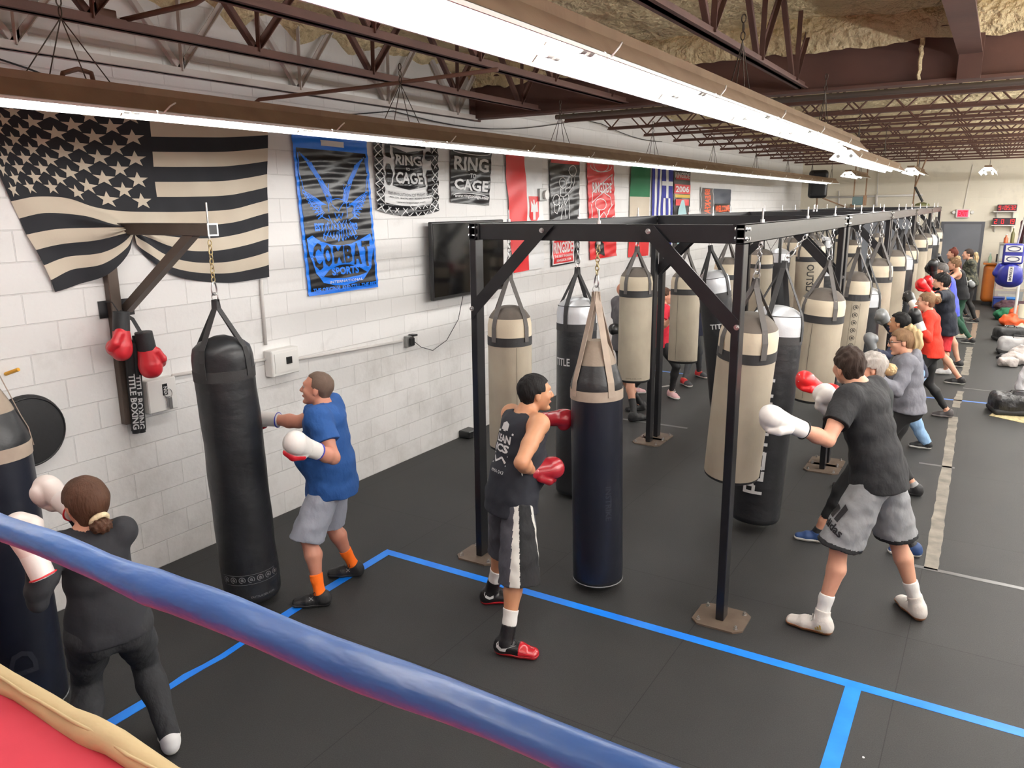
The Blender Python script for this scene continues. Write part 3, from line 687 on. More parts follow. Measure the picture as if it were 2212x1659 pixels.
bag((-2.3, 19.3, ZH), (-2.3, 19.3, 2.05), (-2.3, 19.3, .8), .18, 'cream', 'cream bag on the inner cross beam of the fourth bay', 'cream bags on the rig', az=.3)

# ------------------------------------------------------------------ wall brackets with their bags
raw = mat('raw_steel_tube', (96, 84, 76), .42, .5, bump=.1, bscale=10, var=.6, vscale=4, rgb2=(74, 64, 58))
def wall_bracket(y, label, top=2.63):
    b = empty('wall_bracket', (XW, y, 2.0), label, 'bracket')
    MB().bb((XW+.002, y-.17, 1.2), (XW+.062, y-.09, top-.02), .005).build('upright', raw, b); MB().bb((XW+.002, y-.17, top-.08), (XW+.08, y+.04, top), .005).build('arm_bracket', raw, b)
    MB().bb((XW+.08, y-.04, top-.08), (-4.29, y+.04, top), .005).build('arm', raw, b)
    MB().bar((XW+.05, y-.05, 2.03), (-4.48, y, top-.06), .06, .06).build('strut', raw, b)
    MB().bb((XW+.002, y-.23, 1.98), (XW+.012, y+.03, 2.1)).build('wall_plate', blk, b)
    m = MB(); m.bb((-4.29, y-.04, top-.08), (-4.286, y+.04, top)); m.build('end_cap', zinc, b)
    MB().bb((-4.286, y-.03, top-.07), (-4.2855, y+.03, top-.01)).build('tube_hole', blk, b)
    MB().cyl((-4.33, y, top-.1), (-4.33, y, top+.13), .006, seg=8).build('threaded_rod', zinc, b)
    return b
wall_bracket(3.32, 'bare steel wall bracket pinning up the striped flag and holding a black bag')
wall_bracket(1.85, 'bare steel wall bracket above the bag beside the woman in black')
bag((-4.33, 3.32, 2.52), (-4.33, 3.33, 1.90), (-4.27, 3.36, .03), .195, 'black', 'tall all-black bag hanging from the wall bracket under the striped flag', None, deco=both(roundels(facing((-4.3, 3.3, .3)), 1.67, 1.67+.42, 7, .023, prn_g, horiz=True), htext('OUTSLAYER.COM', facing((-4.3, 3.3, .3))-.35, 1.81, .17, .014, prn_g, bold=.0)), az=facing((-4.3, 3.3, 1))+.7, eye=False, wob=.004, chainmat=brassy, ringz=.24)
bag((-4.33, 1.85, 2.52), (-4.33, 1.85, 1.88), (-4.33, 1.85, .05), .195, 'tan', 'black bag with tan straps cut off by the photo edge beside the woman in black', None, az=.35, eye=False, ringz=.36, deco=vtext_up('D', facing((-4.33, 1.85, .8))+.0, 1.42, 1.56, .13, mat('faint_print', (44, 46, 56))))
# ------------------------------------------------------------------ flat hangings on the long wall
XB = XW+.018
clothb = mat('black_cloth', (34, 35, 40), .85, bump=.3, bscale=60, bdist=.002)
clotht = mat('natural_cloth', (203, 192, 174), .85, bump=.3, bscale=60, bdist=.002, var=.5, vscale=2, rgb2=(190, 177, 158))
def wallpt(px, py, x=XB): return onx(px, py, x)
FU = [0, .1, .2, .27, .32, .4, .6, .8, 1.0]
FT = {0: [(25, 435), (43, 472), (57, 507), (75, 540), (92, 573), (108, 605), (119, 631)],
      1: [(75, 425), (95, 460), (118, 495), (130, 527), (145, 555), (155, 583), (165, 616)],
      2: [(140, 428), (170, 466), (190, 492), (197, 519), (205, 546), (208, 570), (215, 595)],
      3: [(200, 447), (232, 484), (246, 491), (252, 503), (256, 518), (259, 533), (262, 545)],
      4: [(262, 456), (274, 489), (276, 492), (277, 495), (278, 498), (279, 501), (280, 505)],
      5: [(341, 458), (341, 488), (318, 503), (308, 510), (304, 520), (302, 534), (306, 545)],
      6: [(420, 457), (420, 487), (417, 515), (406, 541), (396, 563), (386, 582), (378, 596)],
      7: [(500, 452), (500, 481), (500, 509), (500, 537), (499, 565), (497, 590), (490, 611)],
      8: [(580, 432), (580, 460), (580, 488), (580, 516), (580, 544), (581, 572), (582, 598)]}
TOP = [(-78, 212), (-40, 216), (50, 222), (150, 226), (215, 228), (320, 230), (405, 232), (490, 234), (578, 236)]
FG = []
for c in range(9):
    col = []
    x7, y7 = FT[c][0]; x0, y0 = TOP[c]
    for k in range(7):
        t = k/7; col.append((x0+(x7-x0)*t, y0+(y7-y0)*t))
    col += FT[c]; FG.append([wallpt(*p) for p in col])
def cr(p0, p1, p2, p3, t): return .5*((2*p1)+(-p0+p2)*t+(2*p0-5*p1+4*p2-p3)*t*t+(-p0+3*p1-3*p2+p3)*t*t*t)
def flagpt(u, v, off=0.0):
    v = max(0, min(13, v)); k = min(12, int(v)); tv = v-k
    cols = []
    for c in range(9):
        g_ = FG[c]; cols.append(g_[k].lerp(g_[k+1], tv))
    i = 0
    while i < 7 and u > FU[i+1]: i += 1
    t = (u-FU[i])/(FU[i+1]-FU[i])
    p0 = cols[max(0, i-1)]; p3 = cols[min(8, i+2)]
    p = cr(p0, cols[i], cols[i+1], p3, t)
    # relief of the gathers
    dp = math.hypot((u-.32)*2, (v-9.5)/9); e = math.exp(-dp*2.6)
    ang = math.atan2(v-9.3, (u-.32)*14)
    x = .012+.05*e+.018*e*sin(ang*9)+.010*sin(u*19+v*.7)*(.4+.6*v/13)+.006*sin(u*41-v)*min(1, v/6)
    x += .085*math.exp(-((u-.245)/.07)**2)*max(0, min(1, (v-7.2)/1.2))
    return Vector((XW+max(.006, x)+off, p.y, p.z))
fl = empty('striped_flag', wallpt(330, 300), 'large black and natural cloth flag with stars and stripes draped on the block wall', 'flag')
mb = MB(); mb.grid(lambda a, b: flagpt(a, b*13), 140, 130)
for i in range(len(mb.f)):
    r_, c_ = divmod(i, 140); v_ = r_/10; u_ = (c_+.5)/140; st = int(v_)
    mb.mi[i] = 0 if (u_ < .4 and v_ < 7) or st % 2 == 0 else 1
mb.build('cloth', [clothb, clotht], fl, smooth=True, fix=False)
sm = MB()
for row in range(9):
    n = 6 if row % 2 == 0 else 5
    for k in range(n):
        cu_ = .4*((1+2*k)/12 if n == 6 else (2+2*k)/12); cv_ = 7*(row+1)/10
        pts = []
        for q in range(10):
            rr = .56 if q % 2 == 0 else .22; a = -pi/2+q*pi/5
            pts.append((cu_+cos(a)*rr*.0375, cv_+sin(a)*rr))
        for q in range(10):
            sm.poly([flagpt(cu_, cv_, .004), flagpt(*pts[q], .004), flagpt(*pts[(q+1) % 10], .004)])
sm.build('stars', clotht, fl, fix=False)

class Banner:
    def __init__(s, name, cs, label, cat, m, crease=.004, fr=60, x=XB, sag=0, group=None, nu=40, nv=150, edge=None):
        s.c = [wallpt(*p, x) for p in cs]; s.crease = crease; s.fr = fr; s.sag = sag; s.x = x; s.ph = random.random()*9
        s.root = empty(name, s.c[0].lerp(s.c[2], .5), label, cat, group)
        mb = MB(); mb.grid(lambda a, b: s.p(a, b), nu, nv); mb.build('sheet', m, s.root, smooth=True, fix=False)
        s.n = 0
    def p(s, a, b, off=0.0):
        t = s.c[0].lerp(s.c[1], a); q = s.c[3].lerp(s.c[2], a); v = t.lerp(q, b)
        x = s.x+s.crease*(sin(b*s.fr+s.ph+2*sin(a*5))*.6+sin(b*s.fr*1.9+a*7)*.4+.8*sin(a*9+b*3+s.ph))+.004+off
        return Vector((x, v.y, v.z-s.sag*(1-(2*a-1)**2)*b))
    def o(s): s.n += 1; return .003+.0008*s.n
    def rect(s, a0, b0, a1, b1, m, name='print'):
        of = s.o(); mb = MB(); mb.grid(lambda a, b: s.p(a0+(a1-a0)*a, b0+(b1-b0)*b, of), max(1, int(40*(a1-a0))), max(1, int(150*(b1-b0)))); mb.build(name, m, s.root, smooth=True, fix=False)
    def _fan(s, mb, P, cx, cy, of, K=9):
        for i in range(len(P)):
            (ax, ay), (bx, by) = P[i], P[(i+1) % len(P)]; vs = []
            M = max(1, min(24, int(math.hypot(bx-ax, (by-ay)*2)/.04))); R_ = 16
            for r in range(R_+1):
                for j in range(M+1):
                    x = ax+(bx-ax)*j/M; y = ay+(by-ay)*j/M; t = r/R_; vs.append(s.p(cx+(x-cx)*t, cy+(y-cy)*t, of))
            mb.add(vs, [(r*(M+1)+j, r*(M+1)+j+1, (r+1)*(M+1)+j+1, (r+1)*(M+1)+j) for r in range(R_) for j in range(M)])
    def polys(s, L, m, name='print'):
        of = s.o(); mb = MB()
        for P in L:
            cx = sum(p[0] for p in P)/len(P); cy = sum(p[1] for p in P)/len(P)
            s._fan(mb, P, cx, cy, of)
        mb.build(name, m, s.root, fix=False)
    def strokes(s, L, w, m, name='print', asp=2.0):
        """polylines in banner units; w is in units of the width; asp = height/width."""
        of = s.o(); mb = MB()
        for P in L:
            for (x0, y0), (x1, y1) in zip(P[:-1], P[1:]):
                dx, dy = x1-x0, (y1-y0)*asp; l = math.hypot(dx, dy) or 1
                nx, ny = -dy/l*w/2, dx/l*w/2/asp; ex, ey = dx/l*w*.3, dy/l*w*.3/asp
                K = max(1, int(l/.05))
                for i in range(K):
                    a_, b_ = i/K, (i+1)/K
                    xa, ya, xb, yb = x0-ex+(x1-x0+2*ex)*a_, y0-ey+(y1-y0+2*ey)*a_, x0-ex+(x1-x0+2*ex)*b_, y0-ey+(y1-y0+2*ey)*b_
                    mb.poly([s.p(xa+nx, ya+ny, of), s.p(xb+nx, yb+ny, of), s.p(xb-nx, yb-ny, of), s.p(xa-nx, ya-ny, of)])
        mb.build(name, m, s.root, fix=False)
    def text(s, t, a0, b0, a1, b1, m, bold=.02, arch=0, rot=False, name='lettering'):
        of = s.o(); mb = MB()
        if not rot: text_fit(t, a0, -b1, a1, -b0, lambda x, y: s.p(x, -y, of), mb, bold, .03, arch)
        else: text_fit(t, b0, a0, b1, a1, lambda x, y: s.p(a0+a1-y, x, of), mb, bold, .03, arch) if rot == 2 else text_fit(t, b0, a0, b1, a1, lambda x, y: s.p(y, b0+b1-x, of), mb, bold, .03, arch)
        mb.build(name, m, s.root, fix=False)
def arc(cx, cy, rx, ry, a0, a1, n=12): return [(cx+rx*cos(R(a0+(a1-a0)*i/n)), cy+ry*sin(R(a0+(a1-a0)*i/n))) for i in range(n+1)]
vb = lambda n, c, r=.3: mat(n, c, r, bump=.25, bscale=14, bdist=.006)
blueV = vb('banner_blue', (22, 118, 232), .35); blkV = vb('banner_black', (26, 26, 30), .28); whV = vb('banner_white', (222, 222, 222), .5); redV = vb('banner_red', (206, 40, 44), .4)
grV = mat('banner_grey', (120, 122, 124), .5)
# 1 blue and black eagle banner
B = Banner('eagle_banner', [(628, 284), (791, 303), (816, 620), (667, 640)], 'tall black and blue vinyl banner with a line-drawn eagle over blue lettering', 'banner', blueV, .005, 60, nu=30, nv=220)
B.rect(.035, .09, .965, .975, blkV, 'panel')
B.rect(.35, .03, .66, .065, whV, 'label')
W = []
for sgn in (-1, 1):
    X = lambda x: .5+sgn*x
    for k in range(6):
        f = k/5; W.append([(X(.07+.06*f), .40+.02*f), (X(.12+.09*f), .33-.03*f), (X(.2+.12*f), .26-.06*f), (X(.30+.13*f), .17-.055*f)])
    for k in range(9):
        f = k/8; W.append([(X(.16+.01*k), .43), (X(.22+.22*(1-f)), .34+.16*f), (X(.28+.16*(1-f)), .36+.16*f), (X(.20+.05*(1-f)), .42+.06*f)])
    W.append([(X(.45), .12), (X(.46), .24), (X(.42), .34), (X(.34), .43), (X(.24), .50), (X(.14), .53)])
    W.append([(X(.08), .42), (X(.12), .36), (X(.1), .30)])
    for k in range(5): W.append([(X(.03+.04*k), .55), (X(.05+.045*k), .62), (X(.035+.04*k), .665-.01*k), (X(.01+.04*k), .62)])
    W.append([(X(.16), .54), (X(.24), .64), (X(.22), .655), (X(.14), .58)])
W += [arc(.5, .44, .13, .05, 180, 360), [(.37, .44), (.36, .50), (.42, .57), (.5, .60), (.58, .57), (.62, .50), (.63, .44)],
      [(.42, .43), (.5, .47), (.58, .42), (.66, .41), (.68, .44), (.62, .45)], [(.44, .48), (.47, .52), (.5, .49), (.53, .52), (.56, .48)], [(.43, .53), (.47, .56), (.5, .535), (.53, .56), (.57, .53)], [(.48, .56), (.48, .66)], [(.52, .56), (.52, .66)]]
B.strokes(W, .010, blueV, 'eagle', 2.05)
B.text('EST', .16, .545, .28, .595, blueV, .05); B.text("'03", .68, .545, .76, .595, blueV, .05)
B.polys([[(.05, .64), (.12, .62), (.22, .66), (.36, .685), (.5, .692), (.64, .685), (.78, .66), (.93, .62), (.97, .70), (.9, .86), (.78, .93), (.62, .95), (.5, .957), (.36, .95), (.2, .925), (.12, .86), (.05, .72)]], blueV, 'shield')
for i, (ch, a) in enumerate(zip('COMBAT', (.1, .235, .37, .53, .655, .79))):
    h = abs(i-2.5)*.012; B.text(ch, a, .70-h, a+.115+(.03 if ch == 'M' else 0), .80+h*1.4, blkV, .045)
B.polys([[(.2, .885), (.3, .845), (.42, .822), (.5, .818), (.6, .822), (.72, .845), (.84, .885), (.72, .90), (.5, .908), (.32, .90)]], blkV, 'panel')
B.text('SPORTS', .32, .832, .72, .885, blueV, .045, name='lettering'); B.text('INTERNATIONAL', .28, .918, .76, .936, whV, .01)
B.text('THE ORIGINAL AND STILL THE BEST', .05, .955, .97, .985, blueV, .03)
# 2 white RING TO CAGE
B = Banner('gear_banner', [(805, 300), (943, 316), (948, 455), (813, 453)], 'white cloth banner with black gear pictures inside a chain-link border', 'banner', whV, .010, 30, sag=.06)
net = []
for side in (0, 1):
    a0 = 0 if side == 0 else .88
    B.polys([[(a0, 0), (a0+.12, 0), (a0+.12, .5), (a0, .5)], [(a0, .5), (a0+.12, .5), (a0+.12, 1), (a0, 1)]], blkV)
B.polys([[(0, .86), (.5, .86), (.5, 1), (0, 1)], [(.5, .86), (1, .86), (1, 1), (.5, 1)], [(.2, 0), (.8, 0), (.8, .06), (.2, .06)]], blkV)
for k in range(8):
    for a0 in (0, .88): net += [[(a0, k/8), (a0+.12, (k+1)/8)], [(a0+.12, k/8), (a0, (k+1)/8)]]
    net += [[(k/8, .86), ((k+1)/8, 1)], [((k+1)/8, .86), (k/8, 1)]]
B.strokes(net, .012, whV, 'chain_link', 1.1)
B.polys([[(.26, .08), (.5, .13), (.76, .08), (.72, .33), (.76, .60), (.5, .64), (.26, .60), (.3, .33)]], blkV)
B.text('RING', .3, .17, .72, .31, whV, .03); B.text('TO', .48, .335, .54, .38, whV, .03); B.text('CAGE', .3, .40, .72, .56, whV, .03)
B.text('THE EVOLUTION OF FIGHT GEAR', .16, .69, .88, .73, grV, .01); B.text('MMA GEAR   MARTIAL ARTS   BOXING EQUIPMENT', .2, .75, .86, .775, blkV, .01); B.text('www.ringtocage.com', .32, .80, .74, .835, grV, .01)
B.polys([arc(.19, .46, .05, .15, 0, 360, 16), [(.15, .05), (.22, .05), (.22, .24), (.15, .22)], arc(.83, .16, .06, .07, 0, 360, 14), [(.79, .36), (.86, .36), (.88, .55), (.86, .72), (.80, .72), (.79, .55)]], blkV, 'gear_pictures')
# 3 black RING TO CAGE
B = Banner('lettered_banner', [(973, 321), (1061, 331), (1056, 444), (973, 437)], 'black vinyl banner with a fence pattern and a web address below its name', 'banner', blkV, .006, 20)
B.text('RING', .08, .12, .93, .38, whV, .03); B.text('TO', .46, .42, .62, .51, whV, .03); B.text('CAGE', .08, .54, .93, .75, whV, .03)
B.strokes([arc(.5, .86, .45, .06, 180, 360)], .02, whV, 'line', 1.3); B.strokes([arc(.5, .02, .45, .05, 0, 180)], .02, whV, 'line', 1.3); B.text('www.ringtocage.com', .08, .84, .93, .92, whV, .02, arch=.02)
# 4 red and white flag with shield
B = Banner('red_white_flag', [(1090, 333), (1170, 343), (1174, 577), (1109, 590)], 'red and white flag with an eagle shield hung beside the television', 'flag', whV, .012, 12)
B.rect(0, 0, .5, 1, redV, 'red_half')
B.polys([[(.56, .34), (.9, .34), (.88, .52), (.73, .60), (.57, .52)]], redV, 'shield')
B.polys([[(.71, .37), (.75, .37), (.76, .42), (.84, .38), (.86, .48), (.78, .48), (.77, .55), (.70, .55), (.69, .48), (.61, .48), (.62, .38), (.70, .42)]], whV, 'eagle')
# 5 black boxer banner
B = Banner('boxer_banner', [(1186, 344), (1252, 350), (1251, 566), (1191, 577)], 'black banner with a white outline boxer above a red name plate', 'banner', blkV, .006, 40)
B.rect(.02, 0, .98, .03, redV)
Ls = [arc(.42, .21, .11, .05, 0, 360), arc(.74, .09, .12, .05, 0, 360), [(.34, .26), (.33, .33), (.42, .34), (.5, .33), (.5, .26)], [(.5, .27), (.66, .24), (.7, .14)], [(.5, .33), (.74, .25), (.84, .12)],
      arc(.2, .37, .12, .05, 0, 360), [(.12, .39), (.12, .48), (.22, .5), (.3, .42)], [(.33, .33), (.26, .38), (.3, .46), (.4, .41)], [(.58, .32), (.62, .42), (.6, .5), (.62, .56)], [(.36, .42), (.38, .5), (.33, .57)], [(.33, .57), (.45, .6), (.62, .57), (.64, .7)], [(.33, .57), (.28, .66), (.27, .73)], [(.42, .34), (.48, .42), (.58, .36)], [(.46, .45), (.5, .53)]]
B.strokes(Ls, .018, whV, 'boxer_outline', 2.8)
B.polys([[(.03, .745), (.8, .745), (.8, .985), (.03, .985)]], whV); B.polys([[(.07, .755), (.76, .755), (.76, .975), (.07, .975)]], redV)
B.text('RINGSIDE', .09, .77, .74, .88, whV, .03); B.text('THE BEST IN BOXING', .1, .895, .74, .92, whV, .02); B.text('RINGSIDE.COM', .17, .935, .66, .96, whV, .02)
# 6 red banner
B = Banner('red_banner', [(1267, 352), (1325, 357), (1332, 552), (1274, 562)], 'glossy red vinyl banner with white boxing drawings beside the boxer banner', 'banner', redV, .007, 40)
B.strokes([arc(.5, .02, .4, .06, 0, 180), arc(.5, .0, .28, .08, 0, 180), [(.14, .3), (.9, .1), (.9, .2), (.14, .4), (.14, .3)], [(.1, .42), (.12, .55), (.5, .68), (.62, .55), (.9, .42)], [(.1, .55), (.5, .66), (.62, .6), (.95, .55), (.95, .6), (.88, .62), (.95, .68), (.55, .7), (.1, .76)], arc(.45, .42, .2, .06, 0, 360), [(.3, .46), (.4, .56), (.55, .5), (.7, .6)], [(.6, .3), (.8, .34), (.85, .44), (.7, .5)]], .022, whV, 'drawing', 2.9)
B.text('RINGSIDE', .16, .19, .86, .30, whV, .02); B.text('Professional Care', .18, .62, .86, .67, whV, .0)
B.polys([[(.2, .82), (.35, .8), (.5, .84), (.5, .98), (.36, .95), (.22, .95)]], blkV, 'figure')
# 7 green white red flag
grn = vb('flag_green', (16, 104, 62), .7)
B = Banner('tricolour_flag', [(1362, 358), (1405, 362), (1399, 552), (1357, 556)], 'green, white and red flag hanging lengthwise on the block wall', 'flag', clotht, .007, 9)
B.rect(0, 0, 1, .33, grn, 'green_band'); B.rect(0, .67, 1, 1, redV, 'red_band')
# 8 blue and white striped flag
blu = vb('flag_blue', (38, 44, 140), .7)
B = Banner('blue_white_flag', [(1409, 362), (1453, 366), (1449, 552), (1405, 554)], 'blue and white striped flag with a cross hung upright', 'flag', whV, .007, 9)
for k in range(5): B.rect(k*2/9, 0, (k*2+1)/9, 1, blu, 'stripe')
B.rect(4/9, 0, 1, .33, blu, 'canton'); B.rect(6/9, 0, 7/9, .33, whV, 'cross'); B.rect(4/9, .14, 1, .19, whV, 'cross')
# 9 dark poster banner
orV = vb('banner_orange', (226, 92, 40), .5); tealV = vb('banner_pale_teal', (160, 196, 200), .5); yelV = vb('banner_yellow', (206, 170, 40), .5)
B = Banner('tournament_banner', [(1456, 366), (1491, 370), (1489, 532), (1454, 536)], 'narrow black banner of a 2006 tournament with a pale figure', 'banner', blkV, .004, 20)
B.rect(.1, .06, .95, .12, redV); B.text('RINGSIDE', .06, .03, .94, .1, whV, .02); B.rect(.02, .18, .98, .3, redV); B.text('2006', .1, .2, .9, .28, whV, .03)
B.rect(.05, .31, .95, .35, yelV); B.rect(.08, .37, .9, .45, redV); B.polys([[(.45, .38), (.6, .38), (.78, .6), (.8, .7), (.2, .7), (.25, .5)], [(.3, .78), (.7, .76), (.8, .95), (.2, .95)]], tealV, 'figure'); B.text('SILVER GLOVES', .08, .7, .92, .76, whV, .02)
# 10 welcome banner
B = Banner('welcome_banner', [(1513, 404), (1580, 408), (1579, 476), (1513, 474)], 'small banner with orange letters greeting the fight fans', 'banner', whV, .01, 12, sag=.05)
B.rect(.4, .02, .98, .45, mat('banner_slate', (62, 68, 80), .5)); B.rect(.4, .45, .98, .98, blkV); B.text('WELCOME', .44, .5, .94, .7, orV, .04); B.text('FIGHT FANS', .44, .75, .94, .93, whV, .04)
B.rect(.02, .02, .38, .98, mat('banner_photo_grey', (90, 82, 80), .6)); B.text('BREAKFAST', .12, .05, .3, .95, orV, .04, rot=2)

# ------------------------------------------------------------------ things fixed to the long wall
grey_p = mat('painted_conduit', (214, 210, 206), .5); boxm = mat('white_metal_box', (222, 220, 216), .45); pk = mat('dark_plastic', (24, 24, 26), .35)
scr = mat('tv_glass', (8, 8, 10), .08)
t = empty('television', (XW, 7.5, 2.1), 'large switched-off black television on the wall behind the rig post', 'television')
ya, yb, za, zb = 6.74, 8.18, 1.72, 2.56
MB().bb((XW+.09, ya, za), (XW+.14, yb, zb), .008).build('casing', pk, t); MB().bb((XW+.14, ya+.02, za+.035), (XW+.143, yb-.02, zb-.02)).build('screen', scr, t)
MB().bb((XW+.001, 7.2, 1.95), (XW+.09, 7.7, 2.35)).build('wall_mount', pk, t)
tag(MB().tube([wallpt(1000, 640, XW+.06), wallpt(990, 690, XW+.03), wallpt(965, 735, XW+.03), wallpt(935, 757, XW+.03), wallpt(910, 750, XW+.03), wallpt(895, 738, XW+.06)], .004, 6).build('power_cord', pk, smooth=True, base=wallpt(960, 700)), 'thin black cord drooping from the television to the outlet', 'cord')
o = empty('wall_outlet', wallpt(882, 736), 'grey surface outlet with a black plug under the television', 'outlet')
p = wallpt(882, 737); MB().bb((XW+.001, p.y-.06, p.z-.06), (XW+.05, p.y+.06, p.z+.06), .006).build('box', mat('galvanised', (150, 150, 148), .4, .6), o); MB().bb((XW+.05, p.y-.03, p.z-.045), (XW+.09, p.y+.03, p.z+.045), .01).build('plug', pk, o); MB().bb((XW+.001, p.y+.02, p.z+.05), (XW+.08, p.y+.09, p.z+.07), .005).build('cover', pk, o)
def conduit(pts, label, r=.014, nm='conduit', m=None):
    tag(MB().tube(pts, r, 8).build(nm, m or grey_p, base=pts[0], smooth=True), label, 'conduit')
conduit([wallpt(372, 812, XW+.018), wallpt(575, 776, XW+.018)], 'white conduit running from behind the black bag to the panel box')
conduit([wallpt(636, 777, XW+.018), wallpt(868, 737, XW+.018)], 'white conduit running from the panel box to the outlet')
conduit([wallpt(564, 604, XW+.018), wallpt(566, 640, XW+.018), wallpt(574, 745, XW+.018)], 'white conduit dropping from the flag corner to the panel box')
o = empty('panel_box', wallpt(603, 780), 'white metal electrical box with a small black switch beside the blue shirted man', 'electrical box')
p0 = wallpt(572, 815); p1 = wallpt(634, 745); MB().bb((XW+.001, p0.y+.02, p0.z), (XW+.10, p1.y-.02, p1.z), .008).build('box', boxm, o)
pc = Vector((0, (p0.y+p1.y)/2, (p0.z+p1.z)/2)); MB().bb((XW+.1, p0.y+.05, p0.z+.03), (XW+.106, p1.y-.05, p1.z-.03)).build('door', boxm, o); MB().bb((XW+.106, pc.y-.0, pc.z-.02), (XW+.115, pc.y+.06, pc.z+.04)).build('switch', pk, o)
o = empty('fuse_box', wallpt(330, 850), 'white fuse box with black and white stickers beside the hanging pads', 'electrical box')
p0 = wallpt(312, 893); p1 = wallpt(358, 812); MB().bb((XW+.001, p0.y, p0.z), (XW+.09, p1.y+.03, p1.z), .006).build('box', boxm, o)
m = MB(); m.bb((XW+.09, p0.y+.12, p0.z+.12), (XW+.094, p0.y+.16, p1.z-.04)); stk = m.build('sticker', pk, o)
mb = MB(); text_fit('NO & OFF', 0, 0, .17, .03, lambda x, y: (XW+.0955, p0.y+.125+y, p1.z-.06-x), mb, .03); mb.build('lettering', prn_w, stk, fix=False)
MB().cyl((XW+.03, p0.y-.05, p0.z-.03), (XW+.03, p0.y-.05, p0.z+.02), .035, seg=14).cyl((XW+.03, p0.y-.05, p0.z), (XW+.03, p0.y-.05, p1.z-.08), .012, seg=8).build('conduit', grey_p, o, smooth=40)
o = empty('key_bunch', wallpt(364, 855), 'bunch of keys hanging at the fuse box', 'keys'); p = wallpt(364, 850, XW+.1)
MB().torus(p, (1, 0, 0), .03, .003, 1.3, (0, 0, 1)).build('ring', zinc, o); MB().bb((p.x, p.y-.02, p.z-.1), (p.x+.004, p.y+.01, p.z-.02)).bb((p.x+.004, p.y-.005, p.z-.12), (p.x+.008, p.y+.02, p.z-.03)).build('key', zinc, o)
o = empty('wall_thermostat', wallpt(1175, 421), 'small grey box with a round dial beside the boxer banner', 'switch box'); p = wallpt(1172, 421)
MB().bb((XW+.001, p.y-.12, p.z-.08), (XW+.05, p.y+.08, p.z+.08), .006).build('box', mat('galvanised', (150, 150, 148)), o); MB().cyl((XW+.05, p.y+.02, p.z), (XW+.08, p.y+.02, p.z), .06, seg=18).build('dial', boxm, o)
# black foam sticks with lettering
def stick(px0, py0, px1, py1, label, txt):
    a, b = wallpt(px0, py0, XW+.13), wallpt(px1, py1, XW+.06); b.y = a.y+.02
    o = empty('padded_stick', b, label, 'training stick', 'padded sticks on the wall bracket')
    MB().cyl(b+Vector((0, 0, .02)), a, .032, seg=18).cyl(b, b+Vector((0, 0, .02)), .027, seg=18).build('padding', blkc, o, smooth=40)
    mb = MB(); L = (a-b).length; d = (b-a).normalized()
    def fn(x, y):
        ang = y/.033-.5; c = a+d*(.35*L+x); return (c.x+.034*cos(ang), c.y+.034*sin(ang), c.z)
    text_fit(txt, 0, -.022, L*.6, .022, lambda x, y: fn(x, y), mb, .03, .01); mb.build('lettering', prn_w, o, fix=False)
    MB().cyl(a, a+Vector((0, 0, .05)), .01, seg=8).build('strap', blkc, o)
stick(277, 735, 277, 940, 'black padded stick on the left, hanging below the red gloves', 'TITLE BOXING')
stick(290, 740, 290, 938, 'black padded stick on the right, with readable white lettering', 'TITLE BOXING')
o = empty('round_pad', wallpt(60, 935), 'round black pad on the wall behind the bag at the photo edge', 'pad'); p = wallpt(58, 932)
MB().lathe((XW+.002, p.y, p.z), [(.01, 0), (.235, 0), (.245, .02), (.235, .05), (.2, .06), (.01, .065)], 40, (1, 0, 0)).build('cushion', blkc, o, smooth=40)
MB().torus((XW+.055, p.y, p.z), (1, 0, 0), .225, .006, seg=40).build('piping', pk, o, smooth=True)
tag(MB().tube([wallpt(12, 808, XW+.0), wallpt(40, 798, XW+.1)], .012, 8).build('yellow_hook', mat('yellow_plastic', (220, 160, 40), .5), base=wallpt(28, 800)), 'small yellow-orange hook on the wall beside the tan strap', 'hook')
# hanging black cable along the wall
def cable(pts, label, r=.006):
    tag(MB().tube(pts, r, 6).build('cable', pk, base=pts[0], smooth=True), label, 'cable')
cable([wallpt(-40, 115, XW+.05), wallpt(60, 148, XW+.05), wallpt(130, 175, XW+.05), wallpt(240, 192, XW+.05)], 'black cable crossing the wall above the striped flag')
cable([wallpt(730, 250, XW+.05), wallpt(850, 240, XW+.03)]+[wallpt(860+400*i/10, 243+28*sin(pi*i/10)-.0*i+i*1.5, XW+.05) for i in range(11)]+[wallpt(1300+130*i/6, 268+38*sin(pi/2*i/6), XW+.05) for i in range(7)], 'black cable sagging across the upper wall above the banners')

# ------------------------------------------------------------------ floor tape
blt = mat('blue_tape', (0, 118, 230), .45, bump=.1, bscale=20, var=.3, vscale=5, rgb2=(30, 140, 240)); blt2 = mat('far_blue_tape', (70, 120, 200), .5)
def tape(pts, w, m, label, name='floor_tape', z=.0015, group=None, rag=0):
    """strip on the floor through floor points."""
    mb = MB(); pts = [Vector((p[0], p[1], 0)) for p in pts]; vs = []
    P = [pts[0]]
    for a, b in zip(pts[:-1], pts[1:]):
        n = max(1, int((b-a).length/.12)) if rag else 1
        for i in range(n): P.append(a.lerp(b, (i+1)/n))
    for i, p in enumerate(P):
        t = (P[min(i+1, len(P)-1)]-P[max(i-1, 0)]).normalized(); nn = Vector((-t.y, t.x, 0)); j1 = random.uniform(-rag, rag); j2 = random.uniform(-rag, rag)
        vs += [p+nn*(w/2+j1)+Vector((0, 0, z)), p-nn*(w/2+j2)+Vector((0, 0, z))]
    mb.add(vs, [(2*i, 2*i+1, 2*i+3, 2*i+2) for i in range(len(P)-1)])
    mb.add([v-Vector((0, 0, z-.0002)) for v in vs], [(2*i, 2*i+1, 2*i+3, 2*i+2) for i in range(len(P)-1)])
    return tag(mb.build(name, m, base=P[0]), label, 'floor tape', group)
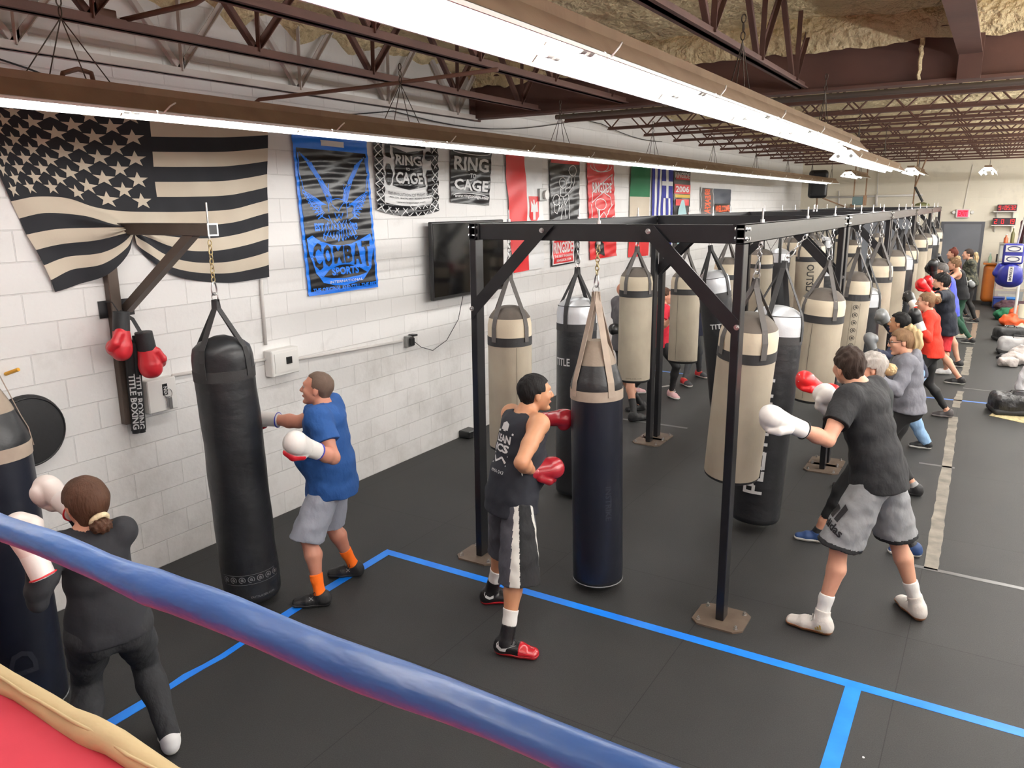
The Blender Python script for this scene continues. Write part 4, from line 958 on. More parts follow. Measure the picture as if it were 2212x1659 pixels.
tape([(-3.97, 4.43), (1.6, 4.43)], .075, blt, 'long blue tape line crossing the floor before the rig')
tape([(-3.93, 4.40), (-3.90, 3.55), (-3.87, 3.1)], .075, blt, 'blue tape line under the feet of the man in the blue shirt', z=.0022)
tape([(-3.87, 3.1), (-3.86, 2.9), (-3.84, 2.75), (-3.85, 2.5), (-3.82, 2.2)], .045, blt, 'torn narrow blue tape beside the black bag', rag=.01, z=.002)
tape([(-3.83, 2.25), (-3.82, 1.6)], .075, blt, 'blue tape piece between the legs of the woman in black', z=.0026)
a = onz(1845, 1480); b_ = onz(1795, 1640)
tape([(a.x, 4.40), (a.x+.02, 1.3)], .085, blt, 'blue tape strip branching from the long line towards the ring', z=.0022)
wt = mat('worn_white_tape', (150, 142, 130), .6, bump=.3, bscale=40, var=1, vscale=7, rgb2=(70, 66, 60), bdist=.002); gt = mat('clear_grey_tape', (92, 92, 92), .35)
tape([onz(2010, 1230)[:2], onz(2045, 1010)[:2], onz(2060, 900)[:2]], .10, wt, 'worn white tape line running up the aisle behind the boxers', rag=.006)
tape([onz(2064, 880)[:2], onz(2075, 845)[:2]], .09, wt, 'short worn white tape piece by the red shorts', rag=.01)
tape([onz(2084, 810)[:2], onz(2095, 750)[:2]], .10, wt, 'worn white tape beyond the man in red shorts', rag=.01)
tape([onz(2100, 735)[:2], onz(2112, 670)[:2]], .10, mat('tan_tape', (120, 100, 84), .6), 'tan tape at the far end of the aisle', rag=.01)
tape([onz(1975, 1222)[:2], onz(2240, 1278)[:2]], .05, gt, 'thin clear tape crossing the aisle beside the blue shoe', rag=.003)
tape([onz(1985, 1000)[:2], onz(2062, 1011)[:2]], .05, gt, 'short clear tape crossing the worn white line', rag=.003)
tape([onz(1345, 905)[:2], onz(1485, 925)[:2]], .05, gt, 'clear tape crossing the floor behind the double post', rag=.003)
tape([onz(2080, 838)[:2], onz(2230, 855)[:2]], .04, gt, 'faint tape crossing the far aisle')
tape([onz(1415, 800)[:2], onz(1480, 808)[:2]], .06, blt2, 'short blue line seen past the woman in the red shirt')
tape([onz(1990, 857)[:2], onz(2240, 882)[:2]], .06, blt2, 'blue line crossing the far aisle behind the black leggings')

# ------------------------------------------------------------------ ring
redc = mat('ring_canvas_red', (192, 50, 68), .8, bump=.1, bscale=30, var=.4, vscale=2, rgb2=(204, 62, 80)); khaki = mat('khaki_edge_cloth', (208, 188, 146), .7, bump=.8, bscale=7, bdist=.02, var=.7, vscale=4, rgb2=(184, 160, 116), stretch=(.5, 1, 1))
g = empty('boxing_ring', (-.4, -1.8, 0), 'boxing ring platform with red canvas and khaki padded edge in the lower left', 'boxing ring')
RX0, RX1, RY0, RY1, RZ = -3.9, 3.1, -5.6, 1.18, 1.04
MB().bb((RX0, RY0, RZ-.08), (RX1, RY1, RZ)).build('deck', redc, g)
MB().bb((RX0+.05, RY0+.05, .002), (RX1-.05, RY1-.06, RZ-.08)).build('apron', mat('apron_cloth', (30, 40, 90), .8), g)
def edge(a_, b_):
    mb = MB(); n = 50; pts = []
    for i in range(n+1):
        p = Vector(a_).lerp(Vector(b_), i/n); pts.append(p+Vector((0, 0, .01*sin(i*1.7)+.006*sin(i*.6))))
    mb.tube(pts, [.043+.005*sin(i*1.3)+.003*sin(i*3.1) for i in range(n+1)], 14)
    return mb
edge((RX0, RY1-.01, RZ+.015), (RX1, RY1-.01, RZ+.015)).build('edge_pad', khaki, g, smooth=True)
edge((RX0, RY0, RZ+.015), (RX0, RY1-.01, RZ+.015)).build('edge_pad', khaki, g, smooth=True)
def mb_lace():
    m = MB()
    m.tube([(RX0+(RX1-RX0)*i/70, RY1-.036+.003*sin(i*2), RZ+.052+.003*sin(i*1.3)) for i in range(71)], .006, 6); return m
mb_lace().build('edge_cord', khaki, g, smooth=True)
for (x, y) in ((RX0+.45, RY1-.48), (RX1-.45, RY1-.48)):
    MB().cyl((x, y, RZ), (x, y, RZ+1.35), .06, seg=16).build('corner_post', blk, g, smooth=40)
ropem = mat('blue_rope_vinyl', (32, 66, 124), .36, bump=.8, bscale=14, bdist=.015, stretch=(.35, 1, 1), coat=.15, var=.8, vscale=7, rgb2=(62, 100, 156))
def rope(z, sagz, label, y=.70):
    mb = MB(); n = 90; pts = []; rr = []
    for i in range(n+1):
        t = i/n; x = RX0+.45+(RX1-RX0-.9)*t
        pts.append((x, y+.0*t, z-sagz*sin(pi*t)+.003*sin(i*.9))); rr.append(.0275+.0022*sin(i*.37)+.0012*sin(i*1.1)+.005*max(0, 1-abs(x+1.16)/.09)*1)
    mb.tube(pts, rr, 20)
    o = empty('ring_rope', pts[n//2], label, 'rope', 'ropes of the boxing ring')
    mb.build('sleeve', ropem, o, smooth=True)
    mm = MB(); mm.ribbon([(p[0], p[1]+.012, p[2]-r_*1.0) for p, r_ in zip(pts, rr)], (0, .2, 1), .014, .003)
    mm.build('seam', mat('blue_rope_seam', (40, 92, 180), .3, coat=.5), o, smooth=True)
    return o
rope(2.105, .0, 'thick glossy blue ring rope crossing the lower left foreground')
# ------------------------------------------------------------------ prints that follow a curved surface
from mathutils.bvhtree import BVHTree
def wrap(obj, shapes, c, right, up, m, name='print', off=.003, reach=.18):
    """shapes: list of (verts2d, faces); laid on obj around c."""
    me = obj.data; org = origin_of(obj); bv = BVHTree.FromPolygons([v.co+org for v in me.vertices], [tuple(p.vertices) for p in me.polygons])
    c = Vector(c); right = Vector(right).normalized(); n = right.cross(Vector(up)).normalized(); up = n.cross(right); mb = MB()
    for vs, fs in shapes:
        out = []; ok = []
        for (x, y) in vs:
            p = c+right*x+up*y; h = bv.ray_cast(p+n*reach, -n, reach*2)
            if h[0] is None: out.append(p); ok.append(False)
            else: out.append(h[0]+h[1]*off); ok.append(True)
        mb.add(out, [f for f in fs if all(ok[i] for i in f)])
    if not mb.f: print('print lost', name); return None
    return mb.build(name, m, obj, fix=False)
def tshape(txt, w, h, cx=0, cy=0, bold=.02, sub=.012):
    m = MB(); text_fit(txt, cx-w/2, cy-h/2, cx+w/2, cy+h/2, lambda x, y: (x, y, 0), m, bold, sub); return ([(v[0], v[1]) for v in m.v], m.f)
def pshape(P, n=1):
    cx = sum(p[0] for p in P)/len(P); cy = sum(p[1] for p in P)/len(P); return ([(cx, cy)]+list(P), [(0, i+1, (i+1) % len(P)+1) for i in range(len(P))])
def line2(P, w):
    vs = []; fs = []
    for (a, b), (c, d) in zip(P[:-1], P[1:]):
        l = math.hypot(c-a, d-b) or 1; nx, ny = -(d-b)/l*w/2, (c-a)/l*w/2; n = len(vs); vs += [(a+nx, b+ny), (c+nx, d+ny), (c-nx, d-ny), (a-nx, b-ny)]; fs.append((n, n+1, n+2, n+3))
    return (vs, fs)
def paint(obj, m, fn):
    """faces whose world centre satisfies fn get the extra material."""
    me = obj.data; org = origin_of(obj); me.materials.append(m); k = len(me.materials)-1
    co = np.empty(len(me.vertices)*3, np.float32); me.vertices.foreach_get('co', co); co = co.reshape(-1, 3)+npv(org)
    lv = np.empty(len(me.loops), np.int32); me.loops.foreach_get('vertex_index', lv); c = co[lv.reshape(-1, 4)].mean(1)
    mi = np.empty(len(me.polygons), np.int32); me.polygons.foreach_get('material_index', mi); mi[fn(c)] = k; me.polygons.foreach_set('material_index', mi); me.update()
def blob(name, m, parts, h=.012, fold=.0, ff=40, parent=None, base=None, cut=None, k=.02):
    lo = np.min([p[0] for p in parts], 0); hi = np.max([p[1] for p in parts], 0); f = Field(lo, hi, h)
    for p in parts: f.add(p, k)
    if fold: f.apply(lambda X, Y, Z, d: d+fold*hnoise(X, Y, Z, ff, float(lo[0])))
    if cut is not None: f.apply(cut)
    return link_mesh(name, f.mesh(name), m, parent, base)
def rbox(c, half, r=.02, rot=0):
    c = npv(c); cs, sn = cos(R(rot)), sin(R(rot))
    def fn(X, Y, Z):
        x, y, z = X-c[0], Y-c[1], Z-c[2]; a = abs(x*cs+y*sn)-half[0]+r; b = abs(-x*sn+y*cs)-half[1]+r; d = abs(z)-half[2]+r
        return np.sqrt(np.maximum(a, 0)**2+np.maximum(b, 0)**2+np.maximum(d, 0)**2)+np.minimum(np.maximum(np.maximum(a, b), d), 0)-r
    m = max(half[0], half[1])*1.42; return (c-np.array([m, m, half[2]], np.float32), c+np.array([m, m, half[2]], np.float32), fn, [])

def mark(obj, px, py, shapes, m, rot=0, name='logo', scale=1.0):
    hp, hn = hitpx(obj, px, py)
    if hp is None: print('mark lost', name, px, py); return
    hn = (hn+(CPOS-hp).normalized()*.6).normalized(); r = Vector((0, 0, 1)).cross(hn)
    r = r.normalized() if r.length > .05 else CR.copy(); u = hn.cross(r); a = R(rot); r2 = r*cos(a)+u*sin(a)
    wrap(obj, shapes, hp, r2, hn.cross(r2), m, name, .0018, .06)
def kid(root, nm, i=0):
    L = [o for o in root.children if o.name.split('.')[0] == nm]; return L[i]
SWOOSH = ([(-.055, .018), (-.045, -.008), (-.025, -.018), (.0, -.008), (.055, .025), (.0, -.03), (-.03, -.036), (-.055, -.022), (-.062, 0)], [(0, 1, 7), (0, 7, 8), (1, 2, 6), (1, 6, 7), (2, 3, 5), (2, 5, 6), (3, 4, 5)])
# ------------------------------------------------------------------ smooth solid modelling (fields of blended rounded volumes, meshed once)
class Field:
    def __init__(s, lo, hi, h):
        s.h = h; s.lo = np.array(lo, np.float32)-3*h; n = np.ceil((np.array(hi)+3*h-s.lo)/h).astype(int)+1; s.n = n
        s.d = np.full(tuple(n), .2, np.float32)
        s.ax = [s.lo[i]+h*np.arange(n[i], dtype=np.float32) for i in range(3)]
    def win(s, lo, hi, pad):
        a = np.maximum(0, np.floor((np.array(lo)-pad-s.lo)/s.h).astype(int)); b = np.minimum(s.n, np.ceil((np.array(hi)+pad-s.lo)/s.h).astype(int)+1)
        if np.any(b <= a): return None, None
        sl = tuple(slice(a[i], b[i]) for i in range(3))
        X, Y, Z = np.meshgrid(s.ax[0][sl[0]], s.ax[1][sl[1]], s.ax[2][sl[2]], indexing='ij', sparse=True)
        return sl, (X, Y, Z)
    def add(s, prim, k=.02, sub=False):
        lo, hi, fn, clips = prim
        sl, P = s.win(lo, hi, .05+k)
        if sl is None: return s
        d = fn(*P)
        for (pt, n) in clips:
            d = np.maximum(d, (P[0]-pt[0])*n[0]+(P[1]-pt[1])*n[1]+(P[2]-pt[2])*n[2])
        a = s.d[sl]
        if sub:
            b = -d; h = np.clip(.5-.5*(b-a)/k, 0, 1); s.d[sl] = a*h+b*(1-h)+k*h*(1-h) if 0 else np.maximum(a, b)
        else:
            kk = k*np.clip(1-np.minimum(a, d)/.06, .02, 1); h = np.clip(.5+.5*(d-a)/kk, 0, 1); k = kk; s.d[sl] = d+(a-d)*h-k*h*(1-h)
        return s
    def apply(s, fn):   # fn(X, Y, Z, d) -> d on the whole grid
        X, Y, Z = np.meshgrid(*s.ax, indexing='ij', sparse=True); s.d = fn(X, Y, Z, s.d).astype(np.float32); return s
    def mesh(s, name):
        d = s.d; h = s.h; ins = d < 0
        c = [ins[i:d.shape[0]-1+i, j:d.shape[1]-1+j, k:d.shape[2]-1+k] for i in (0, 1) for j in (0, 1) for k in (0, 1)]
        sm = sum(x.astype(np.int8) for x in c); act = (sm > 0) & (sm < 8)
        I, J, K = np.nonzero(act); nv = len(I)
        if nv == 0: me = bpy.data.meshes.new(name); return me
        idx = np.full(act.shape, -1, np.int32); idx[act] = np.arange(nv)
        pos = np.zeros((nv, 3)); cnt = np.zeros(nv)
        for ax in range(3):
            o1, o2 = [a for a in range(3) if a != ax]
            for u in (0, 1):
                for v in (0, 1):
                    e = [0, 0, 0]; e[o1] = u; e[o2] = v; f = list(e); f[ax] = 1
                    a = d[I+e[0], J+e[1], K+e[2]]; b = d[I+f[0], J+f[1], K+f[2]]
                    m = (a < 0) != (b < 0); t = np.where(m, a/(a-b+1e-12), 0)
                    q = np.array(e, float)[None, :].repeat(nv, 0); q[:, ax] = t
                    pos += q*m[:, None]; cnt += m
        pos = pos/np.maximum(cnt, 1)[:, None]; pos += np.stack([I, J, K], 1); pos = pos*h+s.lo
        F = []
        for ax in range(3):
            sh = list(d.shape); sl0 = [slice(1, n-1) for n in sh]; sl0[ax] = slice(0, sh[ax]-1); sl1 = list(sl0); sl1[ax] = slice(1, sh[ax])
            a = ins[tuple(sl0)]; b = ins[tuple(sl1)]
            for flag in (0, 1):
                m = (a & ~b) if flag == 0 else (~a & b)
                q = np.array(np.nonzero(m)); 
                o = [a_ for a_ in range(3) if a_ != ax]
                q[o[0]] += 1; q[o[1]] += 1
                def at(u, v):
                    r = [q[0].copy(), q[1].copy(), q[2].copy()]; r[o[0]] -= u; r[o[1]] -= v; return idx[r[0], r[1], r[2]]
                quad = [at(1, 1), at(0, 1), at(0, 0), at(1, 0)]
                if (flag == 1) != (ax == 1): quad = quad[::-1]
                F.append(np.stack(quad, 1))
        F = np.concatenate(F); F = F[(F >= 0).all(1)]
        me = bpy.data.meshes.new(name); me.vertices.add(nv); me.vertices.foreach_set('co', pos.astype(np.float32).ravel())
        me.loops.add(len(F)*4); me.loops.foreach_set('vertex_index', F.ravel().astype(np.int32)); me.polygons.add(len(F))
        me.polygons.foreach_set('loop_start', np.arange(0, len(F)*4, 4, dtype=np.int32)); me.polygons.foreach_set('use_smooth', np.ones(len(F), bool))
        me.update(calc_edges=True); return me
def npv(v): return np.array([v[0], v[1], v[2]], np.float32)
def cone(a, b, ra, rb, clips=()):
    a, b = npv(a), npv(b); ba = b-a; L2 = float(ba@ba)+1e-9; m = max(ra, rb)
    def fn(X, Y, Z):
        x, y, z = X-a[0], Y-a[1], Z-a[2]; t = np.clip((x*ba[0]+y*ba[1]+z*ba[2])/L2, 0, 1)
        return np.sqrt((x-t*ba[0])**2+(y-t*ba[1])**2+(z-t*ba[2])**2)-(ra+(rb-ra)*t)
    return (np.minimum(a, b)-m, np.maximum(a, b)+m, fn, clips)
def ell(c, X_, Y_, Z_, r, clips=()):
    c = npv(c); A, B, Cc = npv(X_), npv(Y_), npv(Z_); mn = min(r); mx = max(r)
    def fn(X, Y, Z):
        x, y, z = X-c[0], Y-c[1], Z-c[2]
        p = (x*A[0]+y*A[1]+z*A[2])/r[0]; q = (x*B[0]+y*B[1]+z*B[2])/r[1]; w_ = (x*Cc[0]+y*Cc[1]+z*Cc[2])/r[2]
        k0 = np.sqrt(p*p+q*q+w_*w_); k1 = np.sqrt((p/r[0])**2+(q/r[1])**2+(w_/r[2])**2)+1e-6
        return k0*(k0-1)/k1
    return (c-mx, c+mx, fn, clips)
def econe(a, b, side, wa, da, wb, db, clips=()):
    """rounded bar from a to b with elliptical section: half width w along side, half depth d across."""
    a, b, sd = npv(a), npv(b), npv(side); ba = b-a; L = float(np.sqrt(ba@ba))+1e-6; ax = ba/L; sd = sd-ax*float(sd@ax); sd /= np.sqrt(float(sd@sd))+1e-9; fr = np.cross(ax, sd)
    m = max(wa, wb, da, db)
    def fn(X, Y, Z):
        x, y, z = X-a[0], Y-a[1], Z-a[2]; q = x*ax[0]+y*ax[1]+z*ax[2]; t = np.clip(q/L, 0, 1)
        u = x*sd[0]+y*sd[1]+z*sd[2]; v = x*fr[0]+y*fr[1]+z*fr[2]; w_ = q-t*L
        W = wa+(wb-wa)*t; D = da+(db-da)*t; mn = np.minimum(W, D)
        p0 = u/W; p1 = v/D; p2 = w_/mn
        k0 = np.sqrt(p0*p0+p1*p1+p2*p2); k1 = np.sqrt((p0/W)**2+(p1/D)**2+(p2/mn)**2)+1e-6
        return k0*(k0-1)/k1
    return (np.minimum(a, b)-m, np.maximum(a, b)+m, fn, clips)
def hnoise(X, Y, Z, f, ph=0):
    return (np.sin(X*f+1.3*np.sin(Y*f*.7+ph)+ph)*np.sin(Y*f*1.1+1.1*np.sin(Z*f*.8)+2*ph)+np.sin(Z*f*1.3+1.2*np.sin(X*f*.9+ph*3)))*.5
FH = Vector((sin(YAW), cos(YAW), 0))
def depth(P): return Vector(P).dot(FH)
def at(px, py, dep):
    d = ray(px, py); return CPOS+d*(dep/d.dot(FH))
def onsphere(px, py, c, L, far):
    """point of the sight line px,py at distance L from c (the nearer or the farther one)."""
    d = ray(px, py).normalized(); oc = CPOS-Vector(c); b = d.dot(oc); q = b*b-(oc.dot(oc)-L*L)
    if q <= 0:
        p = CPOS-d*b; v = p-Vector(c); return Vector(c)+v*(L/v.length)
    t = -b+(math.sqrt(q) if far else -math.sqrt(q)); return CPOS+d*t
def ik(a, b, l1, l2, hint):
    a, b = Vector(a), Vector(b); d = b-a; L = d.length
    if L > (l1+l2)*.995:
        b = a+d*((l1+l2)*.995/L); d = b-a; L = d.length
    d.normalize(); x = (l1*l1-l2*l2+L*L)/(2*L); y = math.sqrt(max(0, l1*l1-x*x)); h = Vector(hint); h = (h-d*h.dot(d)).normalized()
    return a+d*x+h*y, b
def hdir(deg): return Vector((cos(R(deg)), sin(R(deg)), 0))

# materials of the people
def skin(name, c): return mat(name, c, .48, spec=.4, bump=.12, bscale=60, bdist=.002, var=.5, vscale=7, rgb2=tuple(max(0, k-q) for k, q in zip(c, (10, 22, 20))))
def cloth(name, c, r=.85, b=.35, sc=7, **k): return mat(name, c, r, bump=min(1, b*1.6), bscale=sc*1.3, bdist=.035, stretch=(1, 1, .6), **k)
leather = lambda name, c, r=.38: mat(name, c, r, bump=.25, bscale=14, bdist=.006, coat=.15)
eye_w = mat('eye_white', (200, 195, 190), .3); eye_d = mat('eye_dark', (40, 30, 26), .2); lipm = mat('lips', (176, 104, 94), .5)
shoe_k = cloth('shoe_black', (28, 28, 30), .6); solew = mat('sole_white', (220, 218, 212), .6); solek = mat('sole_dark', (40, 40, 42), .7); gum = mat('sole_gum', (136, 90, 60), .6)
lace_w = mat('lace_white', (214, 210, 204), .8)

def glove(root, W, d, n, m, cm, sc=1.0, thumb=1, h=.005, stripe=None, palm=None, name='boxing_glove', own=None, tm=None):
    """W: wrist; d: towards the knuckles; n: back of the hand; thumb: side sign."""
    W = Vector(W); d = Vector(d).normalized(); n = Vector(n); n = (n-d*n.dot(d)).normalized(); s = d.cross(n)*thumb
    def q(a, b, c): return W+(d*a+s*b+n*c)*sc
    r = .19*sc; c0 = q(.07, 0, 0); f = Field([c-r for c in c0], [c+r for c in c0], h)
    f.add(econe(q(.015, 0, 0), q(.10, 0, .004), s, .052*sc, .043*sc, .064*sc, .05*sc), .01)
    f.add(ell(q(.135, 0, .0), d, s, n, (.055*sc, .064*sc, .055*sc)), .03)
    f.add(ell(q(.115, -.002, -.045), d, s, n, (.043*sc, .056*sc, .034*sc)), .018)
    f.add(cone(q(.035, .05, -.008), q(.085, .062, -.028), .024*sc, .025*sc), .015)
    f.add(cone(q(.085, .062, -.028), q(.118, .046, -.05), .025*sc, .021*sc), .01)
    me = f.mesh('glove'); g = link_mesh(name if own is None else 'mitt', me, m, root)
    # cuff
    f = Field([c-.16*sc for c in q(-.03, 0, 0)], [c+.16*sc for c in q(-.03, 0, 0)], h)
    f.add(econe(q(-.13, 0, 0), q(.06, 0, 0), s, .047*sc, .042*sc, .054*sc, .045*sc, [(npv(q(-.085, 0, 0)), -npv(d)), (npv(q(.024, 0, 0)), npv(d))]), .01)
    me = f.mesh('cuff'); link_mesh('cuff', me, cm, g if own is None else root)
    if stripe is not None:
        mb = MB(); mb.torus(q(-.078, 0, 0), d, .047*sc, .004*sc, seg=24, dirx=n); mb.build('trim_band', stripe, g if own is None else root, smooth=True)
    if palm is not None:
        f = Field([c-.1*sc for c in q(.1, .02, -.03)], [c+.1*sc for c in q(.1, .02, -.03)], h)
        f.add(cone(q(.04, .054, -.01), q(.088, .066, -.03), .0255*sc, .0265*sc), .015); f.add(cone(q(.088, .066, -.03), q(.12, .05, -.052), .0265*sc, .0225*sc), .01)
        link_mesh('thumb', f.mesh('thumb'), palm, g if own is None else root)
    return g, q

def hitpx(obj, px, py):
    from mathutils.bvhtree import BVHTree
    me = obj.data; org = origin_of(obj); bv = BVHTree.FromPolygons([v.co+org for v in me.vertices], [tuple(p.vertices) for p in me.polygons])
    h = bv.ray_cast(CPOS, ray(px, py).normalized()); return (h[0], h[1]) if h[0] is not None else (None, None)
class Person:
    def __init__(s, H, footL, footR, hL, hR, pelvis, yawp, neck, nfar, yawc, head, hfar, face, build=1.0, fem=False, liftL=0, liftR=0, legk=(None, None), pitch=0, wide=1.0, dd=0):
        k = s.k = H/1.75; s.H = H; s.fem = fem; s.b = build; s.fat = max(0, build-1.0)
        s.anL = onz(*footL, .085*k+liftL) if len(footL) == 2 else Vector(footL); s.anR = onz(*footR, .085*k+liftR) if len(footR) == 2 else Vector(footR)
        s.tdL, s.tdR = hdir(hL), hdir(hR); s.liftL, s.liftR = liftL, liftR
        ref = (depth(s.anL)+depth(s.anR))/2
        s.trunk = .285*H; dn = ref+(.10 if nfar is True else 0.0 if nfar is False else nfar)
        s.neck = at(neck[0], neck[1], dn)
        dp = ref+(pelvis[2] if len(pelvis) > 2 else 0); y0_, y1_ = neck[1], neck[1]+900
        for _ in range(30):
            ym = (y0_+y1_)/2
            if (at(pelvis[0], ym, dp)-s.neck).length > s.trunk: y1_ = ym
            else: y0_ = ym
        s.pel = at(pelvis[0], ym, dp)
        s.fp = hdir(yawp); s.lp = Vector((-s.fp.y, s.fp.x, 0)); s.fc = hdir(yawc)
        s.upT = (s.neck-s.pel).normalized()
        s.lc = s.upT.cross(s.fc).normalized(); s.fcx = s.lc.cross(s.upT).normalized()
        hw = (.105 if not fem else .093)*H*wide
        s.hw = hw
        s.shL = s.neck+s.lc*hw*.92-s.upT*.035*k; s.shR = s.neck-s.lc*hw*.92-s.upT*.035*k
        s.head = onsphere(head[0], head[1], s.neck, .135*k, hfar)
        s.ff = hdir(face); 
        up = (s.head-s.neck).normalized()*.5+Vector((0, 0, 1))*.8; up = up.normalized()
        if pitch: s.ff = (s.ff+Vector((0, 0, 1))*math.tan(R(pitch))).normalized()
        s.hl = up.cross(s.ff).normalized(); s.hu = s.ff.cross(s.hl).normalized(); s.hf = s.ff
        hipw = .052*H
        s.hipL = s.pel+s.lp*hipw-Vector((0, 0, .03*k)); s.hipR = s.pel-s.lp*hipw-Vector((0, 0, .03*k))
        l1, l2 = .245*H, .243*H
        gap = max((s.hipL-s.anL).length, (s.hipR-s.anR).length)/(l1+l2)
        if gap > 1.0: print('leg stretch %.2f' % gap, H)
        kk = 1.0 if gap < 1 else gap*1.003
        s.knL, s.anL2 = ik(s.hipL, s.anL, l1*kk, l2*kk, (legk[0] or (s.tdL*.8+s.fp*.4))); s.knR, s.anR2 = ik(s.hipR, s.anR, l1*kk, l2*kk, (legk[1] or (s.tdR*.8+s.fp*.4)))
        print('person H%.2f pel z %.2f (full %.2f) neck z %.2f head z %.2f feet apart %.2f lean %.2f' % (H, s.pel.z, .53*H, s.neck.z, s.head.z, (s.anL-s.anR).length, (s.neck-s.pel).to_2d().length), 'pel', [round(x,2) for x in s.pel])
        s.u1, s.u2 = .172*H, .150*H
        s.arms = {}
    def arm(s, side, wrist, far=False, hint=(0, 0, -1), ext=None, dep=None, d=None, n=None):
        sh = s.shL if side == 'L' else s.shR; L = s.u1+s.u2
        if len(wrist) == 3 and ext is None: w = Vector(wrist)
        elif dep is not None: w = at(wrist[0], wrist[1], depth(sh)+dep)
        else: w = onsphere(wrist[0], wrist[1], sh, L*(ext or .9), far)
        if (w-sh).length > L*.99: w = sh+(w-sh).normalized()*L*.99
        el, w = ik(sh, w, s.u1, s.u2, hint)
        s.arms[side] = (sh, el, w, Vector(d) if d is not None else (w-el).normalized(), Vector(n) if n is not None else None)
    def bounds(s, extra=.25):
        P = [s.anL2, s.anR2, s.knL, s.knR, s.pel, s.neck, s.head]+[p for a in s.arms.values() for p in a[:3]]
        lo = [min(p[i] for p in P)-extra for i in range(3)]; hi = [max(p[i] for p in P)+extra for i in range(3)]; lo[2] = max(lo[2], -.02); return lo, hi
    # volumes; o = how far they are inflated
    def torso(s, o=0, hem=None, low=.0):
        k, b = s.k, s.b; up, l, f = s.upT, s.lc, s.fcx; T = s.trunk; P = s.pel; fem = s.fem
        bb = b if not fem else b; fat = s.fat
        w_p = .158*k*(1+.35*(b-1)) if not fem else .168*k*(1+.5*(b-1)); w_w = (.140 if not fem else .120)*k*b; w_c = (.163 if not fem else .140)*k*(1+.5*(b-1))
        lm = (s.lp+l).normalized()
        c = hem or []
        out = [(econe(P-up*(.02+low)*k, P+up*.07*k, s.lp, w_p+o, .108*k*b+o, w_p*.98+o, .105*k*b+o, c), .05),
               (econe(P+up*.10*k, P+up*.22*k+f*.01, lm, w_w*1.02+o, .100*k*b+o, w_w+o, .098*k*b+o, c), .07),
               (econe(P+up*.27*k, P+up*(T*.76)+f*.008, l, w_c*.97+o, .108*k*(1+.4*(b-1))+o, w_c+o, .112*k*(1+.4*(b-1))+o, c), .07),
               (econe(s.neck+l*s.hw*.78-up*.05*k, s.neck-l*s.hw*.78-up*.05*k, f, .064*k+o, .05*k+o, .064*k+o, .05*k+o, c), .06),
               (ell(s.neck-up*.10*k-f*.02, l, f, up, (.12*k+o, .085*k+o, .09*k+o), c), .05)]
        for sg in (-1, 1): gl_ = 1.0 if fem else .86; out.append((ell(P-s.fp*.052*k*gl_+s.lp*.068*k*sg-Vector((0, 0, .035*k)), s.fp, s.lp, Vector((0, 0, 1)), (.085*k*gl_+o, .086*k+o, .095*k+o), c), .04))
        if fem:
            for sg in (-1, 1): out.append((ell(P+up*(T*.66)+f*.09*k+l*.065*k*sg, f, l, up, (.06*k+o, .068*k+o, .065*k+o), c), .03))
        if fat > .1: out.append((ell(P+up*.16*k+f*.07*k, f, l, up, (.13*k*b+o, .15*k+o, .17*k+o), c), .06))
        return out
    def leg(s, side, o=0, part='all', flare=0, end=1.0):
        k = s.k; h_, kn, an = (s.hipL, s.knL, s.anL2) if side == 'L' else (s.hipR, s.knR, s.anR2); td = s.tdL if side == 'L' else s.tdR; b = 1+.5*(s.b-1)
        out = []
        tr = (.083 if not s.fem else .088)*k*b
        if part in ('all', 'thigh'):
            hh = h_+Vector((0, 0, .0)); out += [(cone(hh, hh.lerp(kn, .5), tr+o, .070*k*b+o), .05), (cone(hh.lerp(kn, .5), kn, .070*k*b+o, .052*k+o), .03)]
        if part in ('all', 'shank'):
            sh = an-kn; cm = kn+sh*.30-td*.016*k
            out += [(cone(kn, cm, .050*k+o, .053*k*b+o), .02), (cone(cm, kn+sh*.72, .053*k*b+o, .036*k+o), .02), (cone(kn+sh*.72, an, .036*k+o, .034*k+o), .02)]
        return out
    def footv(s, side, o=0, h_=1.0):
        k = s.k; an = s.anL2 if side == 'L' else s.anR2; td = s.tdL if side == 'L' else s.tdR; sd = Vector((-td.y, td.x, 0)); z = an.z-.085*k; ft = 1.0 if s.fem else 1.12
        q = lambda a, b, c: Vector((an.x, an.y, z))+td*a*k*ft+sd*b*k+Vector((0, 0, c*k))
        return [(econe(q(-.03, 0, .045), q(.08, 0, .04), sd, .034*k+o, .040*k+o, .043*k+o, .034*k+o, [(npv((0, 0, z+.004-o)), (0, 0, -1))]), .02),
                (econe(q(.08, 0, .036), q(.155, -.004, .026), sd, .043*k+o, .030*k+o, .037*k+o, .022*k+o, [(npv((0, 0, z+.004-o)), (0, 0, -1))]), .02),
                (cone(an, q(.03, 0, .05), .036*k+o, .036*k+o), .02)]
    def armv(s, side, o=0, part='all', b=1.0, oe=None):
        k = s.k; sh, el, w, d, n = s.arms[side]; f = .86 if s.fem else 1.0; bb = (1+.6*(s.b-1))*f; out = []; oe = o if oe is None else oe
        if part in ('all', 'upper', 'sleeve'):
            e = .62 if part == 'sleeve' else 1
            out += [(ell(sh, (1, 0, 0), (0, 1, 0), (0, 0, 1), (.060*k*bb+o,)*3), .04)]
            if part == 'sleeve':
                p = sh.lerp(el, e); dd_ = (el-sh).normalized()
                out += [(cone(sh, sh.lerp(el, e+.15), .055*k*bb+o, .050*k*bb+o+.012, [(npv(p), npv(dd_))]), .03)]
            else: out += [(cone(sh, sh.lerp(el, .55), .052*k*bb+o, .047*k*bb+o), .03), (cone(sh.lerp(el, .55), el, .047*k*bb+o, .038*k*bb+o), .02)]
